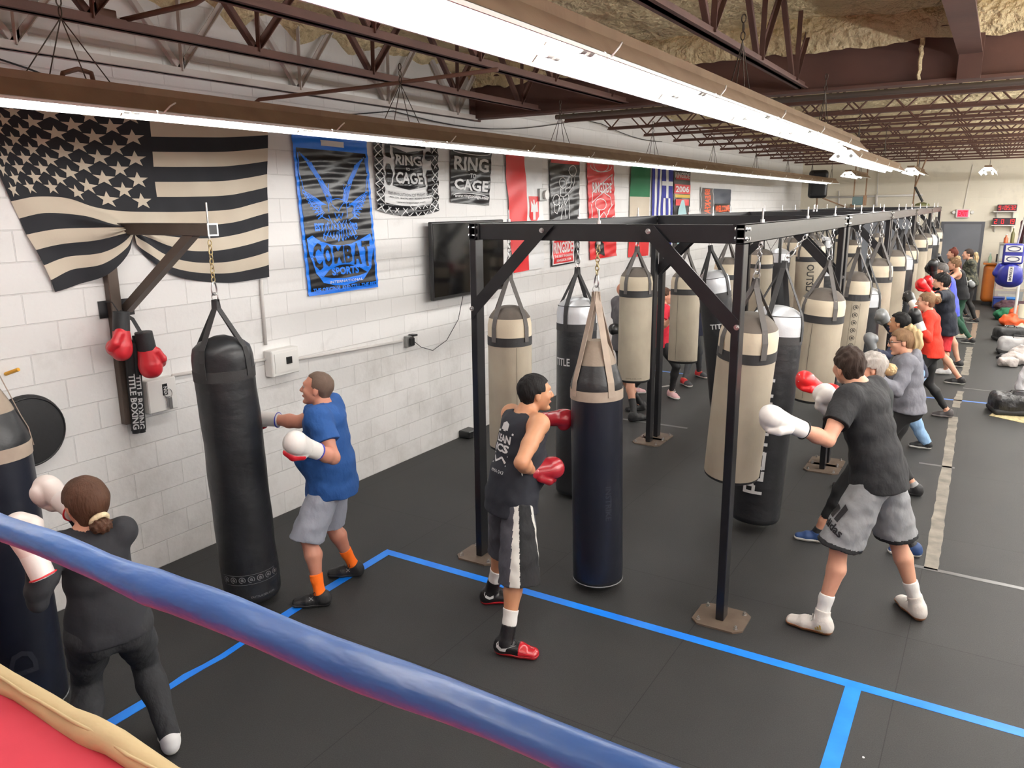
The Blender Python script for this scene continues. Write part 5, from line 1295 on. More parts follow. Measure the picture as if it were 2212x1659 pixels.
        if part in ('all', 'fore'):
            m = el.lerp(w, .3); out += [(cone(el, m, .039*k*bb+o, .043*k*bb+o), .02), (cone(m, w, .043*k*bb+o, .027*k*f+oe), .02)]
        return out
    def hand(s, side):
        k = s.k; sh, el, w, d, n = s.arms[side]; _, a, b = frame(d)
        return [(econe(w, w+d*.08*k, a, .028*k, .018*k, .038*k, .02*k), .015)]
    def headv(s):
        k = s.k**.5; c, f, l, u = s.head, s.hf, s.hl, s.hu
        q = lambda a, b, cc: c+f*a*k+l*b*k+u*cc*k
        fm = .94 if s.fem else 1
        out = [(ell(q(-.012, 0, .035), f, l, u, (.098*k, .076*k, .088*k)), .02),
               (ell(q(.030, 0, -.012), f, l, u, (.066*k, .064*k*fm, .088*k)), .02),
               (econe(q(.02, 0, -.045), q(.060, 0, -.088), l, .056*k*fm, .040*k, .026*k*fm, .022*k), .03),
               (cone(q(.092, 0, .024), q(.114, 0, -.016), .007*k, .0115*k), .012), (ell(q(.100, 0, -.021), f, l, u, (.014*k, .017*k, .010*k)), .008),
               (econe(q(.080, .03, .042), q(.080, -.03, .042), f, .014*k, .012*k, .014*k, .012*k), .02),
               (ell(q(.090, 0, -.054), f, l, u, (.012*k, .022*k, .010*k)), .01), (ell(q(.080, 0, -.094), f, l, u, (.018*k, .02*k, .016*k)), .014)]
        for sg in (-1, 1):
            out += [(ell(q(.062, .036*sg, -.015), f, l, u, (.024*k, .024*k, .022*k)), .02),
                    (ell(q(-.008, .076*sg, -.002), f, l, u, (.018*k, .010*k, .032*k)), .006)]
        return out
    def eyes(s, root):
        k = s.k**.5; c, f, l, u = s.head, s.hf, s.hl, s.hu; q = lambda a, b, cc: c+f*a*k+l*b*k+u*cc*k
        for sg in (-1, 1):
            m = MB(); m.lathe(q(.078, .031*sg, .018), [(.001, -.012), (.008, -.009), (.0118, 0), (.0085, .009), (.001, .0125)], 12, f); e = m.build('eye', eye_w, root, smooth=True)
            m = MB(); m.lathe(q(.078, .031*sg, .018), [(.006, .0105), (.0055, .0122), (.001, .0138)], 10, f); m.build('iris', eye_d, e, smooth=True)
        m = MB(); m.tube([q(.089, .021, -.0535), q(.0985, .010, -.052), q(.101, 0, -.0535), q(.0985, -.010, -.052), q(.089, -.021, -.0535)], .0042*k, 6); m.build('lips', lipm, root, smooth=True)
    def body(s, root, m, h):
        s.skin_m = m
        lo, hi = s.bounds(.2); f = Field(lo, hi, h); k = s.k
        for p, kk in s.torso(): f.add(p, kk)
        f.add(cone(s.neck-s.upT*.04*k, s.head-s.hu*.03-s.hf*.02, .056*k*(.86 if s.fem else 1.03), .052*k*(.86 if s.fem else 1.05)), .04)
        for sg, a in (('L', s.shL), ('R', s.shR)): f.add(cone(s.neck+Vector((0, 0, .02*k)), s.neck.lerp(a, .75), .038*k, .045*k), .05)
        for side in 'LR':
            for p, kk in s.leg(side)+s.footv(side): f.add(p, kk)
            if side in s.arms:
                for p, kk in s.armv(side)+s.hand(side): f.add(p, kk)
        for p, kk in s.headv(): f.add(p, kk)
        q = lambda a, b, cc: s.head+s.hf*a+s.hl*b+s.hu*cc
        for sg in (-1, 1): f.add(ell(q(.094, .031*sg, .017), s.hf, s.hl, s.hu, (.012, .017, .0095)), .004, sub=True)
        o = link_mesh('body', f.mesh('body'), m, root); s.eyes(root); return o
    def wear(s, root, name, m, prims, h, fold=.004, ff=22, subs=(), cut=None, extra=.22):
        lo, hi = s.bounds(extra); f = Field(lo, hi, h)
        for p, kk in prims: f.add(p, kk)
        if fold: f.apply(lambda X, Y, Z, d: d+fold*(hnoise(X, Y, Z*1.3, ff, s.pel.x*3)+.55*hnoise(X, Y, Z, ff*2.3, s.pel.x*5)))
        for p in subs: f.add(p, .01, sub=True)
        if cut: f.apply(cut)
        return link_mesh(name, f.mesh(name), m, root)
    def top(s, root, m, kind='tee', o=.014, hem=.09, h=.008, fold=.004, neckr=.075, nm='shirt', longer=0):
        k = s.k; up = s.upT; hz = s.pel-Vector((0, 0, hem*k)); clip = [(npv(hz), npv((s.upT*-.35+Vector((0, 0, -1))).normalized()))]
        pr = s.torso(o, clip, low=hem*.9)
        # skirt part of the shirt hanging over the hips
        pr.append((econe(s.pel+up*.10*k, s.pel-Vector((0, 0, hem*k+.05)), s.lp, .155*k*(1+.4*(s.b-1))+o, .112*k*s.b+o, (.186 if not s.fem else .186)*k*(1+.3*(s.b-1))+o+.004, .132*k*s.b+o, clip), .04))
        if kind in ('tee', 'long', 'hoodie'):
            for side in 'LR':
                if side in s.arms:
                    pr += s.armv(side, o, 'sleeve' if kind == 'tee' else 'all', oe=o if kind != 'hoodie' else o)
                pr.append((cone(s.neck+Vector((0, 0, .006*k)), s.neck.lerp(s.shL if side == 'L' else s.shR, .8), .04*k+o*.4, .046*k+o*.6), .05))
            subs = [cone(s.neck+up*.0*k+s.fcx*.012, s.neck+up*.14*k+s.fcx*.04, neckr*k*.86, neckr*k*1.05)]
            if kind != 'tee':
                for side in 'LR':
                    if side in s.arms:
                        sh, el, w, d, n = s.arms[side]; subs.append(cone(w-(w-el).normalized()*.005+(w-el).normalized()*.06, w+(w-el).normalized()*.12, .065*k, .065*k))
        else:  # tank top: arm and neck openings
            subs = [cone(s.neck-up*.0*k+s.fcx*.01, s.neck+up*.14*k, neckr*k*1.15, neckr*k*1.3)]
            pr = s.torso(o, clip, low=hem*.9)+[pr[-1]] if 0 else pr
            for sh, sg in ((s.shL, 1), (s.shR, -1)):
                subs.append(ell(sh+s.lc*sg*.045*k-up*.02*k, s.lc, s.fcx, up, (.085*k, .14*k, .125*k)))
        return s.wear(root, nm, m, pr, h, fold, subs=subs)
    def shorts(s, root, m, h=.008, length=.95, flare=.035, o=.014, fold=.005, nm='shorts', waist=-.045, ff=24):
        k = s.k; up = s.upT; clip = [(npv(s.pel+up*waist*k), npv(up))]
        pr = [p for p in s.torso(o*.7, clip)[:1]]+[p for p in s.torso(o*.7, clip)[5:7]]
        for side in 'LR':
            h_, kn, an = (s.hipL, s.knL, s.anL2) if side == 'L' else (s.hipR, s.knR, s.anR2); e = h_.lerp(kn, length); dd_ = (kn-h_).normalized(); dd_ = (dd_*.6+Vector((0, 0, -.4))).normalized()
            tr = (.083 if not s.fem else .088)*k*(1+.5*(s.b-1)); far_ = h_.lerp(kn, length+.3)
            pr += [(cone(h_-Vector((0, 0, .01)), far_, tr+o, tr*.86+o+flare, [(npv(e), npv(dd_))]+clip), .04)]
        return s.wear(root, nm, m, pr, h, fold, ff=ff)
    def pants(s, root, m, h=.008, o=.006, end=1.0, loose=0, fold=.002, nm='trousers', waist=.07):
        k = s.k; up = s.upT; clip = [(npv(s.pel+up*waist*k), npv(up))]
        pr = [p for p in s.torso(o, clip)[:1]]+[p for p in s.torso(o, clip)[5:7]]
        subs = []
        for side in 'LR':
            pr += s.leg(side, o+loose)
            h_, kn, an = (s.hipL, s.knL, s.anL2) if side == 'L' else (s.hipR, s.knR, s.anR2); e = kn.lerp(an, end); d_ = (an-kn).normalized(); subs.append(cone(e+d_*.055, e+d_*.3, .06, .06))
        return s.wear(root, nm, m, pr, h, fold, subs=subs)
    def shoe(s, root, side, m, sole, h=.005, sock=None, sockh=.12, high=0, o=.009, lace=None, sidepatch=None, toe=None):
        k = s.k; an = s.anL2 if side == 'L' else s.anR2; kn = s.knL if side == 'L' else s.knR; td = s.tdL if side == 'L' else s.tdR; sd = Vector((-td.y, td.x, 0)); z = an.z-.085*k
        q = lambda a, b, c: Vector((an.x, an.y, z))+td*a*k+sd*b*k+Vector((0, 0, c*k))
        c0 = q(.06, 0, .1+high/2); r = .19*k+high/2
        sh_up = (kn-an).normalized()
        f = Field([c-r for c in c0], [c+r for c in c0], h)
        for p, kk in s.footv(side, o)[:2]: f.add(p, kk)
        f.add(econe(q(-.025, 0, .05), q(-.02, 0, .075), sd, .036*k+o, .042*k+o, .036*k+o, .042*k+o), .02)
        topc = an+sh_up*(.005+high); f.add(cone(an-sh_up*.02, an+sh_up*(.05+high), .037*k+o, .036*k+o+high*.02, [(npv(topc), npv(sh_up))]), .02)
        f.apply(lambda X, Y, Z, d: np.maximum(d, (z+.018)-Z))
        sho = link_mesh('shoe', f.mesh('shoe'), m, root)
        f = Field([c-r for c in c0], [c+r for c in c0], h)
        for p, kk in s.footv(side, o+.004)[:2]: f.add((p[0], p[1], p[2], []), kk)
        f.apply(lambda X, Y, Z, d: np.maximum(np.maximum(d, Z-(z+.027)), (z+.0005)-Z))
        link_mesh('sole', f.mesh('sole'), sole, sho)
        if toe is not None:
            f = Field([c-r for c in c0], [c+r for c in c0], h)
            for p, kk in s.footv(side, o+.003)[:2]: f.add(p, kk)
            tp = q(.085, 0, 0); f.apply(lambda X, Y, Z, d: np.maximum(np.maximum(d, (z+.027)-Z), -((X-tp[0])*td[0]+(Y-tp[1])*td[1])))
            link_mesh('toe_cap', f.mesh('toe'), toe, sho)
        if lace is not None:
            mb = MB()
            for i in range(4):
                a = .045+.024*i; zz = .103-.0135*i+high*.0; mb.tube([q(a, -.032, zz-.018), q(a+.004, 0, zz+.003), q(a, .032, zz-.018)], .003, 5)
            mb.tube([q(.045, .01, .1), q(.03, .04, .125), q(.02, .055, .10), q(.045, .05, .085), q(.045, .02, .1)], .0025, 5)
            mb.build('lace', lace, sho, smooth=True)
        if sock is not None:
            f = Field([c-.2 for c in an+sh_up*.06], [c+.22 for c in an+sh_up*.06], h)
            sh = an-kn; e = an+sh_up*sockh
            for p, kk in s.leg(side, .0055, 'shank')[1:]: f.add((p[0], p[1], p[2], [(npv(e), npv(sh_up))]), kk)
            f.add((lambda p: (p[0], p[1], p[2], []))(cone(an, q(.01, 0, .06), .042*k, .04*k)), .02)
            link_mesh('sock', f.mesh('sock'), sock, root)
        return sho, q
    def hit(s, obj, px, py):
        return hitpx(obj, px, py)
    def hair(s, root, m, t=.010, fx=.050, ux=.070, ear=.0, nape=-.055, h=.005, bun=None, tail=None, rough=.004, back=0, name='hair', top=0, bald=False, fr=90):
        k = s.k**.5; c, f_, l, u = s.head, s.hf, s.hl, s.hu; q = lambda a, b, cc: c+f_*a*k+l*b*k+u*cc*k
        F = Field([x-.24 for x in c], [x+.24 for x in c], h)
        F.add(ell(q(-.014, 0, .037+top*.5), f_, l, u, (.099*k+t, .077*k+t, .089*k+t+top)), .02)
        if nape < -.03: F.add(econe(q(-.05, 0, .0), q(-.055, 0, nape+.02), l, .064*k+t*.6, .045*k+t*.6, .052*k+t*.4, .035*k+t*.4), .02)
        if back: F.add(ell(q(-.06, 0, .01), f_, l, u, (.06+back, .07+back*.4, .08)), .03)
        fc, lc_, uc = npv(f_), npv(l), npv(u); cc = npv(c)
        def cut(X, Y, Z, d):
            x, y, z = X-cc[0], Y-cc[1], Z-cc[2]; a = x*fc[0]+y*fc[1]+z*fc[2]; w_ = x*uc[0]+y*uc[1]+z*uc[2]; b = x*lc_[0]+y*lc_[1]+z*lc_[2]
            d = d+rough*.45*np.sin(b*fr*1.5+a*fr*.5+2*np.sin(w_*40+a*25))+rough*.35*np.sin(a*fr*1.3+w_*fr*.9+2*np.sin(b*45))
            c1 = np.minimum(a-fx*k, ux*k-w_+.25*(a-fx*k)); c2 = np.minimum(a-(ear+.012)*k, (.028)*k-w_); c3 = (nape-.012)*k-w_-.25*(a+.05); c4 = np.minimum(np.minimum(a+.03*k, .016*k-w_), a+.035*k)
            d = np.maximum(d, np.maximum(c1, c2)); d = np.maximum(d, c3); d = np.maximum(d, c4)
            if bald: d = np.maximum(d, np.minimum(a+.02*k, w_-.06*k))
            return d
        F.apply(cut)
        o = link_mesh(name, F.mesh('hair'), m, root)
        if bun:
            (a, b, cc2), r, mm = bun; p = q(a, b, cc2); F = Field([x-r*1.6 for x in p], [x+r*1.6 for x in p], h); F.add(ell(p, f_, l, u, (r, r*1.05, r*.9)), .02)
            F.apply(lambda X, Y, Z, d: d+.004*np.sin(X*160+3*np.sin(Z*60))*np.sin(Z*150+2*np.sin(Y*70))+.003*np.sin(Y*260+Z*90)); link_mesh('hair_bun', F.mesh('bun'), mm, o)
        if tail:
            pts, r, mm = tail; P = [q(*p) for p in pts]; lo = [min(p[i] for p in P)-.1 for i in range(3)]; hi = [max(p[i] for p in P)+.1 for i in range(3)]; F = Field(lo, hi, h)
            for i in range(len(P)-1):
                ta, tb = i/(len(P)-1), (i+1)/(len(P)-1); g = lambda t: r*(.55+1.1*t-1.25*t*t*t)
                F.add(cone(P[i], P[i+1], g(ta), g(tb)), .02)
            F.apply(lambda X, Y, Z, d: d+.005*np.sin(X*150+2*np.sin(Z*25))+.003*np.sin(Y*190+Z*20)); link_mesh('ponytail', F.mesh('tail'), mm, o)
        return o
    def gloves(s, root, m, cm, sc=1.12, h=.006, stripe=None, palm=None, which='LR', back=None, mR=None, cR=None):
        out = {}
        for side in which:
            if side not in s.arms: continue
            sh, el, w, d, n = s.arms[side]
            nn = n if n is not None else (Vector((0, 0, 1))*.6+(s.lc if side == 'L' else -s.lc)*.8)
            out[side] = glove(root, w, d, nn, (mR or m) if side == 'R' else m, (cR or cm) if side == 'R' else cm, sc*s.k**.5, 1 if side == 'R' else -1, h, stripe, palm)
        return out
def person(label, P):
    c = (P.anL2+P.anR2)/2; return empty('person', (c.x, c.y, 0), label, 'person')
# ------------------------------------------------------------------ the people
def hd(p, q):
    v = onz(*q)-onz(*p); return math.degrees(math.atan2(v.y, v.x))
sk1 = skin('skin_light', (208, 158, 132)); sk2 = skin('skin_tan', (192, 142, 108)); sk3 = skin('skin_ruddy', (198, 142, 120)); sk4 = skin('skin_brown', (140, 96, 74))
HK = dict(bump=1.0, bscale=90, bdist=.006, spec=.25)
hr_dark = mat('hair_dark_brown', (50, 38, 32), .75, stretch=(1, 1, .25), **HK); hr_black = mat('hair_black', (18, 16, 16), .65, stretch=(1, 1, .25), **HK)
hr_br = mat('hair_brown', (84, 56, 40), .62, stretch=(1, 1, .2), var=.8, vscale=14, rgb2=(60, 40, 30), **HK); hr_bl = mat('hair_blonde', (204, 180, 138), .75, stretch=(1, 1, .3), var=.9, vscale=16, rgb2=(146, 118, 84), **HK)
hr_gr = mat('hair_grey', (176, 170, 164), .75, stretch=(1, 1, .3), var=.9, vscale=14, rgb2=(140, 132, 126), **HK); hr_sh = mat('hair_short_stubble', (92, 72, 60), .7, bump=.5, bscale=120, bdist=.002)
hr_dk2 = mat('hair_light_brown', (134, 104, 76), .7, stretch=(1, 1, .3), var=.9, vscale=16, rgb2=(92, 68, 50), **HK); hr_red = mat('hair_red_brown', (92, 44, 34), .7, stretch=(1, 1, .3), **HK); hr_sg = mat('hair_salt_grey', (86, 82, 80), .6, bump=.6, bscale=90, bdist=.003)
gw = leather('white_glove_leather', (224, 220, 216)); gblue = leather('blue_leather', (44, 56, 170)); gred = leather('red_leather', (196, 30, 44)); gdr = leather('deep_red_leather', (150, 28, 40), .25); gk = leather('black_leather', (26, 26, 28)); ggy = leather('grey_leather', (120, 122, 124)); gbr = leather('bright_red_leather', (214, 24, 30))
wsock = cloth('white_sock', (222, 220, 216), b=.2); blackc = cloth('black_cotton', (24, 24, 27), b=.4); blackl = cloth('black_leggings', (20, 20, 22), .7, b=.15); navyc = cloth('navy_cotton', (26, 30, 52), b=.4)

# man in the blue shirt
A = Person(1.70, (692, 1284), (764, 1221), 215, 215, (716, 1010, 0), 208, (700, 880), False, 208, (683, 836), False, 208, build=1.32, pitch=6)
A.arm('R', (577, 905), far=True, ext=.97, hint=(0, 0, -1)); A.arm('L', (668, 968), far=False, ext=.62, hint=(.5, .3, -1), n=(.25, -.75, .5))
r_ = person('man in blue t-shirt, grey shorts and orange socks hitting the tall black bag', A)
A.body(r_, sk3, .0065); A.top(r_, cloth('royal_blue_cotton', (22, 70, 132), b=.5), 'tee', .020, .13, .007, .007)
A.shorts(r_, cloth('light_grey_mesh', (150, 154, 166)), .007, 1.02, .028); A.hair(r_, hr_sh, .005, .02, .085, nape=-.05, rough=.0015)
osock = cloth('orange_sock', (255, 116, 20), b=.2)
for sd in 'LR': A.shoe(r_, sd, shoe_k, solek, sock=osock, sockh=.15, lace=shoe_k, h=.005)
A.gloves(r_, gw, gw, 1.15, .005, gblue, gred)

wrap([o for o in r_.children if o.name.startswith('boxing_glove')][0], [tshape('SABAS', .085, .024, 0, 0, .04, .006)], A.arms['L'][2]+A.arms['L'][3]*.115, -A.arms['L'][3].cross(Vector((.7, -.6, .3)).normalized()), A.arms['L'][3], gred, 'lettering', .002, .1)
for i_, (px_, py_) in enumerate(((672, 1294), (752, 1232))): mark(kid(r_, 'shoe', i_), px_, py_, [line2([(-.014, .012), (0, .0), (-.014, -.012)], .005), line2([(.014, .012), (0, .0), (.014, -.012)], .005)], prn_g, 0)
# man in the black tank top
B_ = Person(1.76, (1060, 1278), (1093, 1386), hd((1040, 1295), (1092, 1290)), hd((1061, 1412), (1162, 1424)), (1104, 1088, .02), 60, (1136, 893), True, 62, (1160, 845), True, 48, build=1.12)
B_.arm('R', (1150, 1018), dep=.0, hint=(-.05, -.5, -1), d=(.62, .78, .04), n=(.3, -.6, .8)); B_.arm('L', (1178, 906), far=True, ext=.92, hint=(0, 0, -1), d=(.9, .4, .1), n=(-.2, -.3, .9))
r_ = person('man in black tank top and dark grey shorts with white side stripes', B_)
B_.body(r_, sk2, .0065); B_.top(r_, mat('tank_black', (24, 26, 36), .8, bump=.4, bscale=7, bdist=.02), 'tank', .014, .12, .007, .005)
sh_ = B_.shorts(r_, cloth('charcoal_mesh', (66, 66, 74)), .007, 1.16, .05); B_.hair(r_, hr_black, .010, .045, .075, nape=-.07, rough=.003)
pn = B_.neck-B_.upT*.22-B_.fcx*.12; bt = [o for o in r_.children if o.name.startswith('shirt')][0]
wrap(bt, [tshape('LEAN', .15, .05, 0, .045, .04), tshape('ICS', .15, .05, 0, -.015, .04), tshape('MMA-243', .12, .02, .02, -.16, .0), line2([(-.09, .085), (0, .1), (.09, .085)], .012), pshape([(-.04, .10), (.04, .10), (.035, .14), (0, .155), (-.035, .14)]), line2([(-.08, -.055), (.08, -.055)], .008), line2([(-.07, -.075), (-.03, -.105), (.03, -.07), (.07, -.1)], .014), line2([(-.08, -.12), (.08, -.115)], .008)], pn, -B_.lc, B_.upT, prn_w, 'print')
def stripe_(c, P=B_):
    h_, kn = P.hipR, P.knR; ax_ = (kn-h_).normalized(); lt = -P.lp; fw_ = P.fp; r = c-npv(h_); x = r@npv(lt); y = r@npv(fw_); a_ = np.degrees(np.arctan2(y, x)); return a_, x
paint(sh_, mat('stripe_white', (206, 204, 198), .7), lambda c: ((abs(stripe_(c)[0]-22) < 7) | (abs(stripe_(c)[0]+34) < 7)) & (stripe_(c)[1] > .0)); paint(sh_, blackc, lambda c: (abs(stripe_(c)[0]+6) < 21) & (stripe_(c)[1] > .0))
blr = mat('boot_black', (24, 22, 24), .35, bump=.4, bscale=30); brd = mat('boot_red', (170, 26, 36), .2, coat=.4)
for sd in 'LR': B_.shoe(r_, sd, blr, brd, sock=wsock, sockh=.20, high=.10, lace=shoe_k, toe=brd)
B_.gloves(r_, gdr, gdr, 1.12, .005, gw, None)
mark(kid(r_, 'shoe', 1), 1094, 1398, [SWOOSH], prn_w, -20); mark(kid(r_, 'shoe', 0), 1066, 1284, [SWOOSH], prn_w, 0)

# man in the black t-shirt on the right
C_ = Person(1.86, (1773, 1338), (1981, 1306), hd((1785, 1368), (1700, 1342)), 124, (1900, 1062, .05), 168, (1858, 838), .18, 162, (1831, 792), .3, 138, build=1.06)
C_.arm('L', (1710, 918), far=False, ext=.80, hint=(.3, -.2, -1), n=(-.2, -.5, .8)); C_.arm('R', (1808, 892), far=True, ext=.55, hint=(.3, .5, -1), d=(-.6, 0, .8), n=(-.5, .8, .2))
r_ = person('man in black t-shirt and grey shorts standing widest and nearest on the right', C_)
C_.body(r_, sk1, .0065); C_.top(r_, blackc, 'tee', .018, .10, .007, .006)
C_.shorts(r_, cloth('mid_grey_shorts', (130, 131, 134), r=.6), .007, .98, .055); C_.hair(r_, hr_dark, .008, .05, .082, nape=-.05, rough=.006, top=.010)
wsh = mat('white_knit_shoe', (206, 200, 194), .7, bump=.6, bscale=60, bdist=.003)
for sd in 'LR': C_.shoe(r_, sd, wsh, gum, sock=wsock, sockh=.17, high=.06, lace=lace_w)
C_.gloves(r_, gw, gw, 1.15, .005, shoe_k, None)

lg = C_.hipL.lerp(C_.knL, .62); rt = -C_.fp*.0+ Vector((.35, -.9, 0)); rt = hdir(-28)
sh_c = [o for o in r_.children if o.name.startswith('shorts')][0]
e_ = C_.hipL.lerp(C_.knL, .98); 
def trim(c, P=C_):
    out = np.zeros(len(c), bool)
    for h_, kn in ((P.hipL, P.knL), (P.hipR, P.knR)):
        dd_ = (kn-h_).normalized(); dd_ = (dd_*.6+Vector((0, 0, -.4))).normalized(); e = h_.lerp(kn, .98); o_ = npv(h_.lerp(kn, .8))
        t_ = (c-npv(e))@npv(dd_); out |= (t_ > -.028) & (np.linalg.norm(c-o_, axis=1) < .26)
    return out
paint(sh_c, blackc, trim)
lo_ = [pshape([(-.11+.05*i, -.02), (-.075+.05*i, -.02), (-.075+.05*i+.0, .03+.028*i), (-.11+.05*i, .045+.028*i)]) for i in range(3)]
hp, hn = hitpx(sh_c, 1808, 1118); rt_ = Vector((0, 0, 1)).cross(hn).normalized(); rt_ = (rt_*.93-Vector((0, 0, 1))*.36); wrap(sh_c, lo_+[tshape('adidas', .19, .055, 0, -.06, .03)], hp, rt_, hn.cross(rt_), mat('logo_black', (26, 24, 28), .5), 'logo')
gold = mat('gold_print', (190, 160, 90), .5)
mark(kid(r_, 'shoe', 0), 1767, 1358, [pshape([(-.02+.014*i, -.008), (-.009+.014*i, -.008), (-.009+.014*i, .004+.009*i), (-.02+.014*i, .009+.009*i)]) for i in range(3)]+[tshape('adidas', .055, .014, 0, -.022, .02, .01)], gold, 10)
# woman in black, back view
D_ = Person(1.66, onz(195, 1650, .085), onz(366, 1588, .085), 150, 150, (235, 1318, 0), 158, (192, 1150), 0.0, 150, (182, 1084), False, 178, fem=True, build=1.08)
D_.arm('L', (74, 1205), far=False, ext=.62, hint=(.2, -.4, -1), n=(-.5, -.5, .3), d=(-.35, -.1, .9)); D_.arm('R', (138, 1085), far=True, ext=.60, hint=(.3, .6, -1), n=(0, .8, .4), d=(-.9, 0, .3))
r_ = person('woman in black long sleeved top and trousers behind the blue rope', D_)
D_.body(r_, sk1, .0065); D_.top(r_, mat('charcoal_long_top', (36, 37, 42), .85, bump=.4, bscale=8, bdist=.02), 'long', .010, .05, .007, .004)
D_.pants(r_, cloth('charcoal_trousers', (42, 43, 46), b=.5), .007, .008, 1.0, .012, .004)
D_.hair(r_, hr_br, .022, .045, .072, nape=-.075, rough=.002, ear=-.02, bun=((-.135, 0, -.07), .045, hr_br), fr=50)
b0 = D_.head-D_.hf*.118-D_.hu*.045; MB().torus(b0, D_.hf*.8+D_.hu*.6, .034, .013, seg=20, rs=8).build('scrunchie', mat('cream_scrunchie', (214, 196, 160), .7, bump=.8, bscale=40), r_, smooth=True)
for sd in 'LR': D_.shoe(r_, sd, mat('white_shoe', (220, 220, 220), .6), solew)
D_.gloves(r_, leather('cream_glove_leather', (222, 212, 206)), gw, 1.12, .005, gred, None)

# grey haired woman beside the man in black
E_ = Person(1.62, (1765, 1150), (1972, 1180), 190, 190, (1892, 1008, 0), 180, (1893, 832), False, 182, (1878, 793), False, 195, fem=True, pitch=-4)
E_.arm('L', (1768, 838), far=False, ext=.93, hint=(0, 0, -1), n=(0, -.3, 1)); E_.arm('R', (1830, 860), far=True, ext=.6, hint=(.2, .6, -1), n=(0, .8, .3))
r_ = person('grey haired woman throwing a bright red glove past the man in black t-shirt', E_)
E_.body(r_, sk1, .0075); E_.top(r_, mat('black_tank_green_tint', (24, 30, 30), .8, bump=.3, bscale=9), 'tank', .012, .08, .008, .004); E_.pants(r_, blackl, .008, .005, .62)
E_.hair(r_, hr_gr, .022, .045, .062, nape=-.06, rough=.010, ear=.0, bun=((-.14, 0, .0), .052, hr_bl))
for sd in 'LR': E_.shoe(r_, sd, mat('blue_runner', (34, 62, 108), .6), solew, sock=shoe_k, sockh=.05)
E_.gloves(r_, gbr, gbr, 1.12, .005)
mark(kid(r_, 'boxing_glove', 0), 1728, 818, [line2([(-.025, .02), (.025, .02), (0, -.025), (-.025, .02)], .006)], prn_w, -25); mark(kid(r_, 'boxing_glove', 0).children[0], 1757, 836, [tshape('TITLE', .06, .03, 0, 0, .03, .01)], prn_w, -25, 'lettering')

# woman in the grey hoodie
F_ = Person(1.68, (-.95, 7.80, .082), (1977, 1052), 185, 180, (1961, 900, 0), 185, (1960, 768), False, 185, (1943, 731), False, 195, fem=True, pitch=-8, build=1.08)
F_.arm('L', (1890, 815), far=False, ext=.66, hint=(.2, -.2, -1)); F_.arm('R', (1905, 800), far=True, ext=.62, hint=(.2, .4, -1))
r_ = person('woman in grey hoodie with glasses and a loose blonde ponytail', F_)
F_.body(r_, sk1, .008); F_.top(r_, cloth('grey_fleece', (112, 112, 120), b=.5), 'hoodie', .024, .03, .008, .007, neckr=.07)
f = Field([x-.2 for x in F_.neck], [x+.2 for x in F_.neck], .008); f.add(ell(F_.neck-F_.fcx*.075-F_.upT*.02, F_.fcx, F_.lc, F_.upT, (.05, .12, .085)), .02); f.add(econe(F_.neck-F_.fcx*.05+F_.lc*.09, F_.neck-F_.fcx*.05-F_.lc*.09, F_.upT, .03, .03, .03, .03), .03); link_mesh('hood', f.mesh('hood'), MATS['grey_fleece'], r_)
F_.pants(r_, blackl, .008, .005, .80)
F_.hair(r_, hr_dk2, .012, .05, .072, nape=-.06, rough=.004, tail=([(-.04, 0, .11), (-.09, .0, .125), (-.135, .01, .06), (-.14, 0, -.03), (-.115, 0, -.11), (-.09, 0, -.16)], .048, hr_bl))
q = lambda a, b, c: F_.head+F_.hf*a+F_.hl*b+F_.hu*c
m = MB()
for sg in (-1, 1): m.torus(q(.105, .034*sg, .012), F_.hf, .023, .0028, .7, F_.hu, 16, 6); m.tube([q(.103, .058*sg, .016), q(.0, .078*sg, .014)], .0025, 5)
m.tube([q(.105, .012, .016), q(.107, 0, .02), q(.105, -.012, .016)], .0025, 5); m.build('glasses', gk, r_, smooth=True)
for sd in 'LR': F_.shoe(r_, sd, shoe_k, solek, sock=cloth('grey_sock', (150, 150, 150)), sockh=.05)
F_.gloves(r_, gk, gk, 1.05, .007)

# dark haired boxer with grey gloves and light jeans
G_ = Person(1.56, (-.95, 9.3, .08), (2000, 955), 185, 180, (1975, 825, 0), 182, (1948, 722), False, 182, (1939, 688), False, 172, fem=True)
G_.arm('L', (1886, 757), far=False, ext=.90, hint=(0, 0, -1), d=(-.3, -.1, .9), n=(-.9, -.3, -.2)); G_.arm('R', (1918, 700), far=True, ext=.7, hint=(.3, .3, -1), d=(-.5, 0, .7))
r_ = person('dark haired person in navy top and pale jeans with grey gloves behind the hoodie', G_)
G_.body(r_, sk2, .009); G_.top(r_, navyc, 'long', .014, .06, .009, .004); G_.pants(r_, cloth('pale_denim', (130, 162, 196), b=.5), .009, .008, 1.0, .02, .005)
G_.hair(r_, hr_black, .012, .03, .072, nape=-.06, bun=((-.115, 0, -.01), .03, hr_black))
for sd in 'LR': G_.shoe(r_, sd, shoe_k, solew)
G_.gloves(r_, ggy, gk, 1.12, .007)

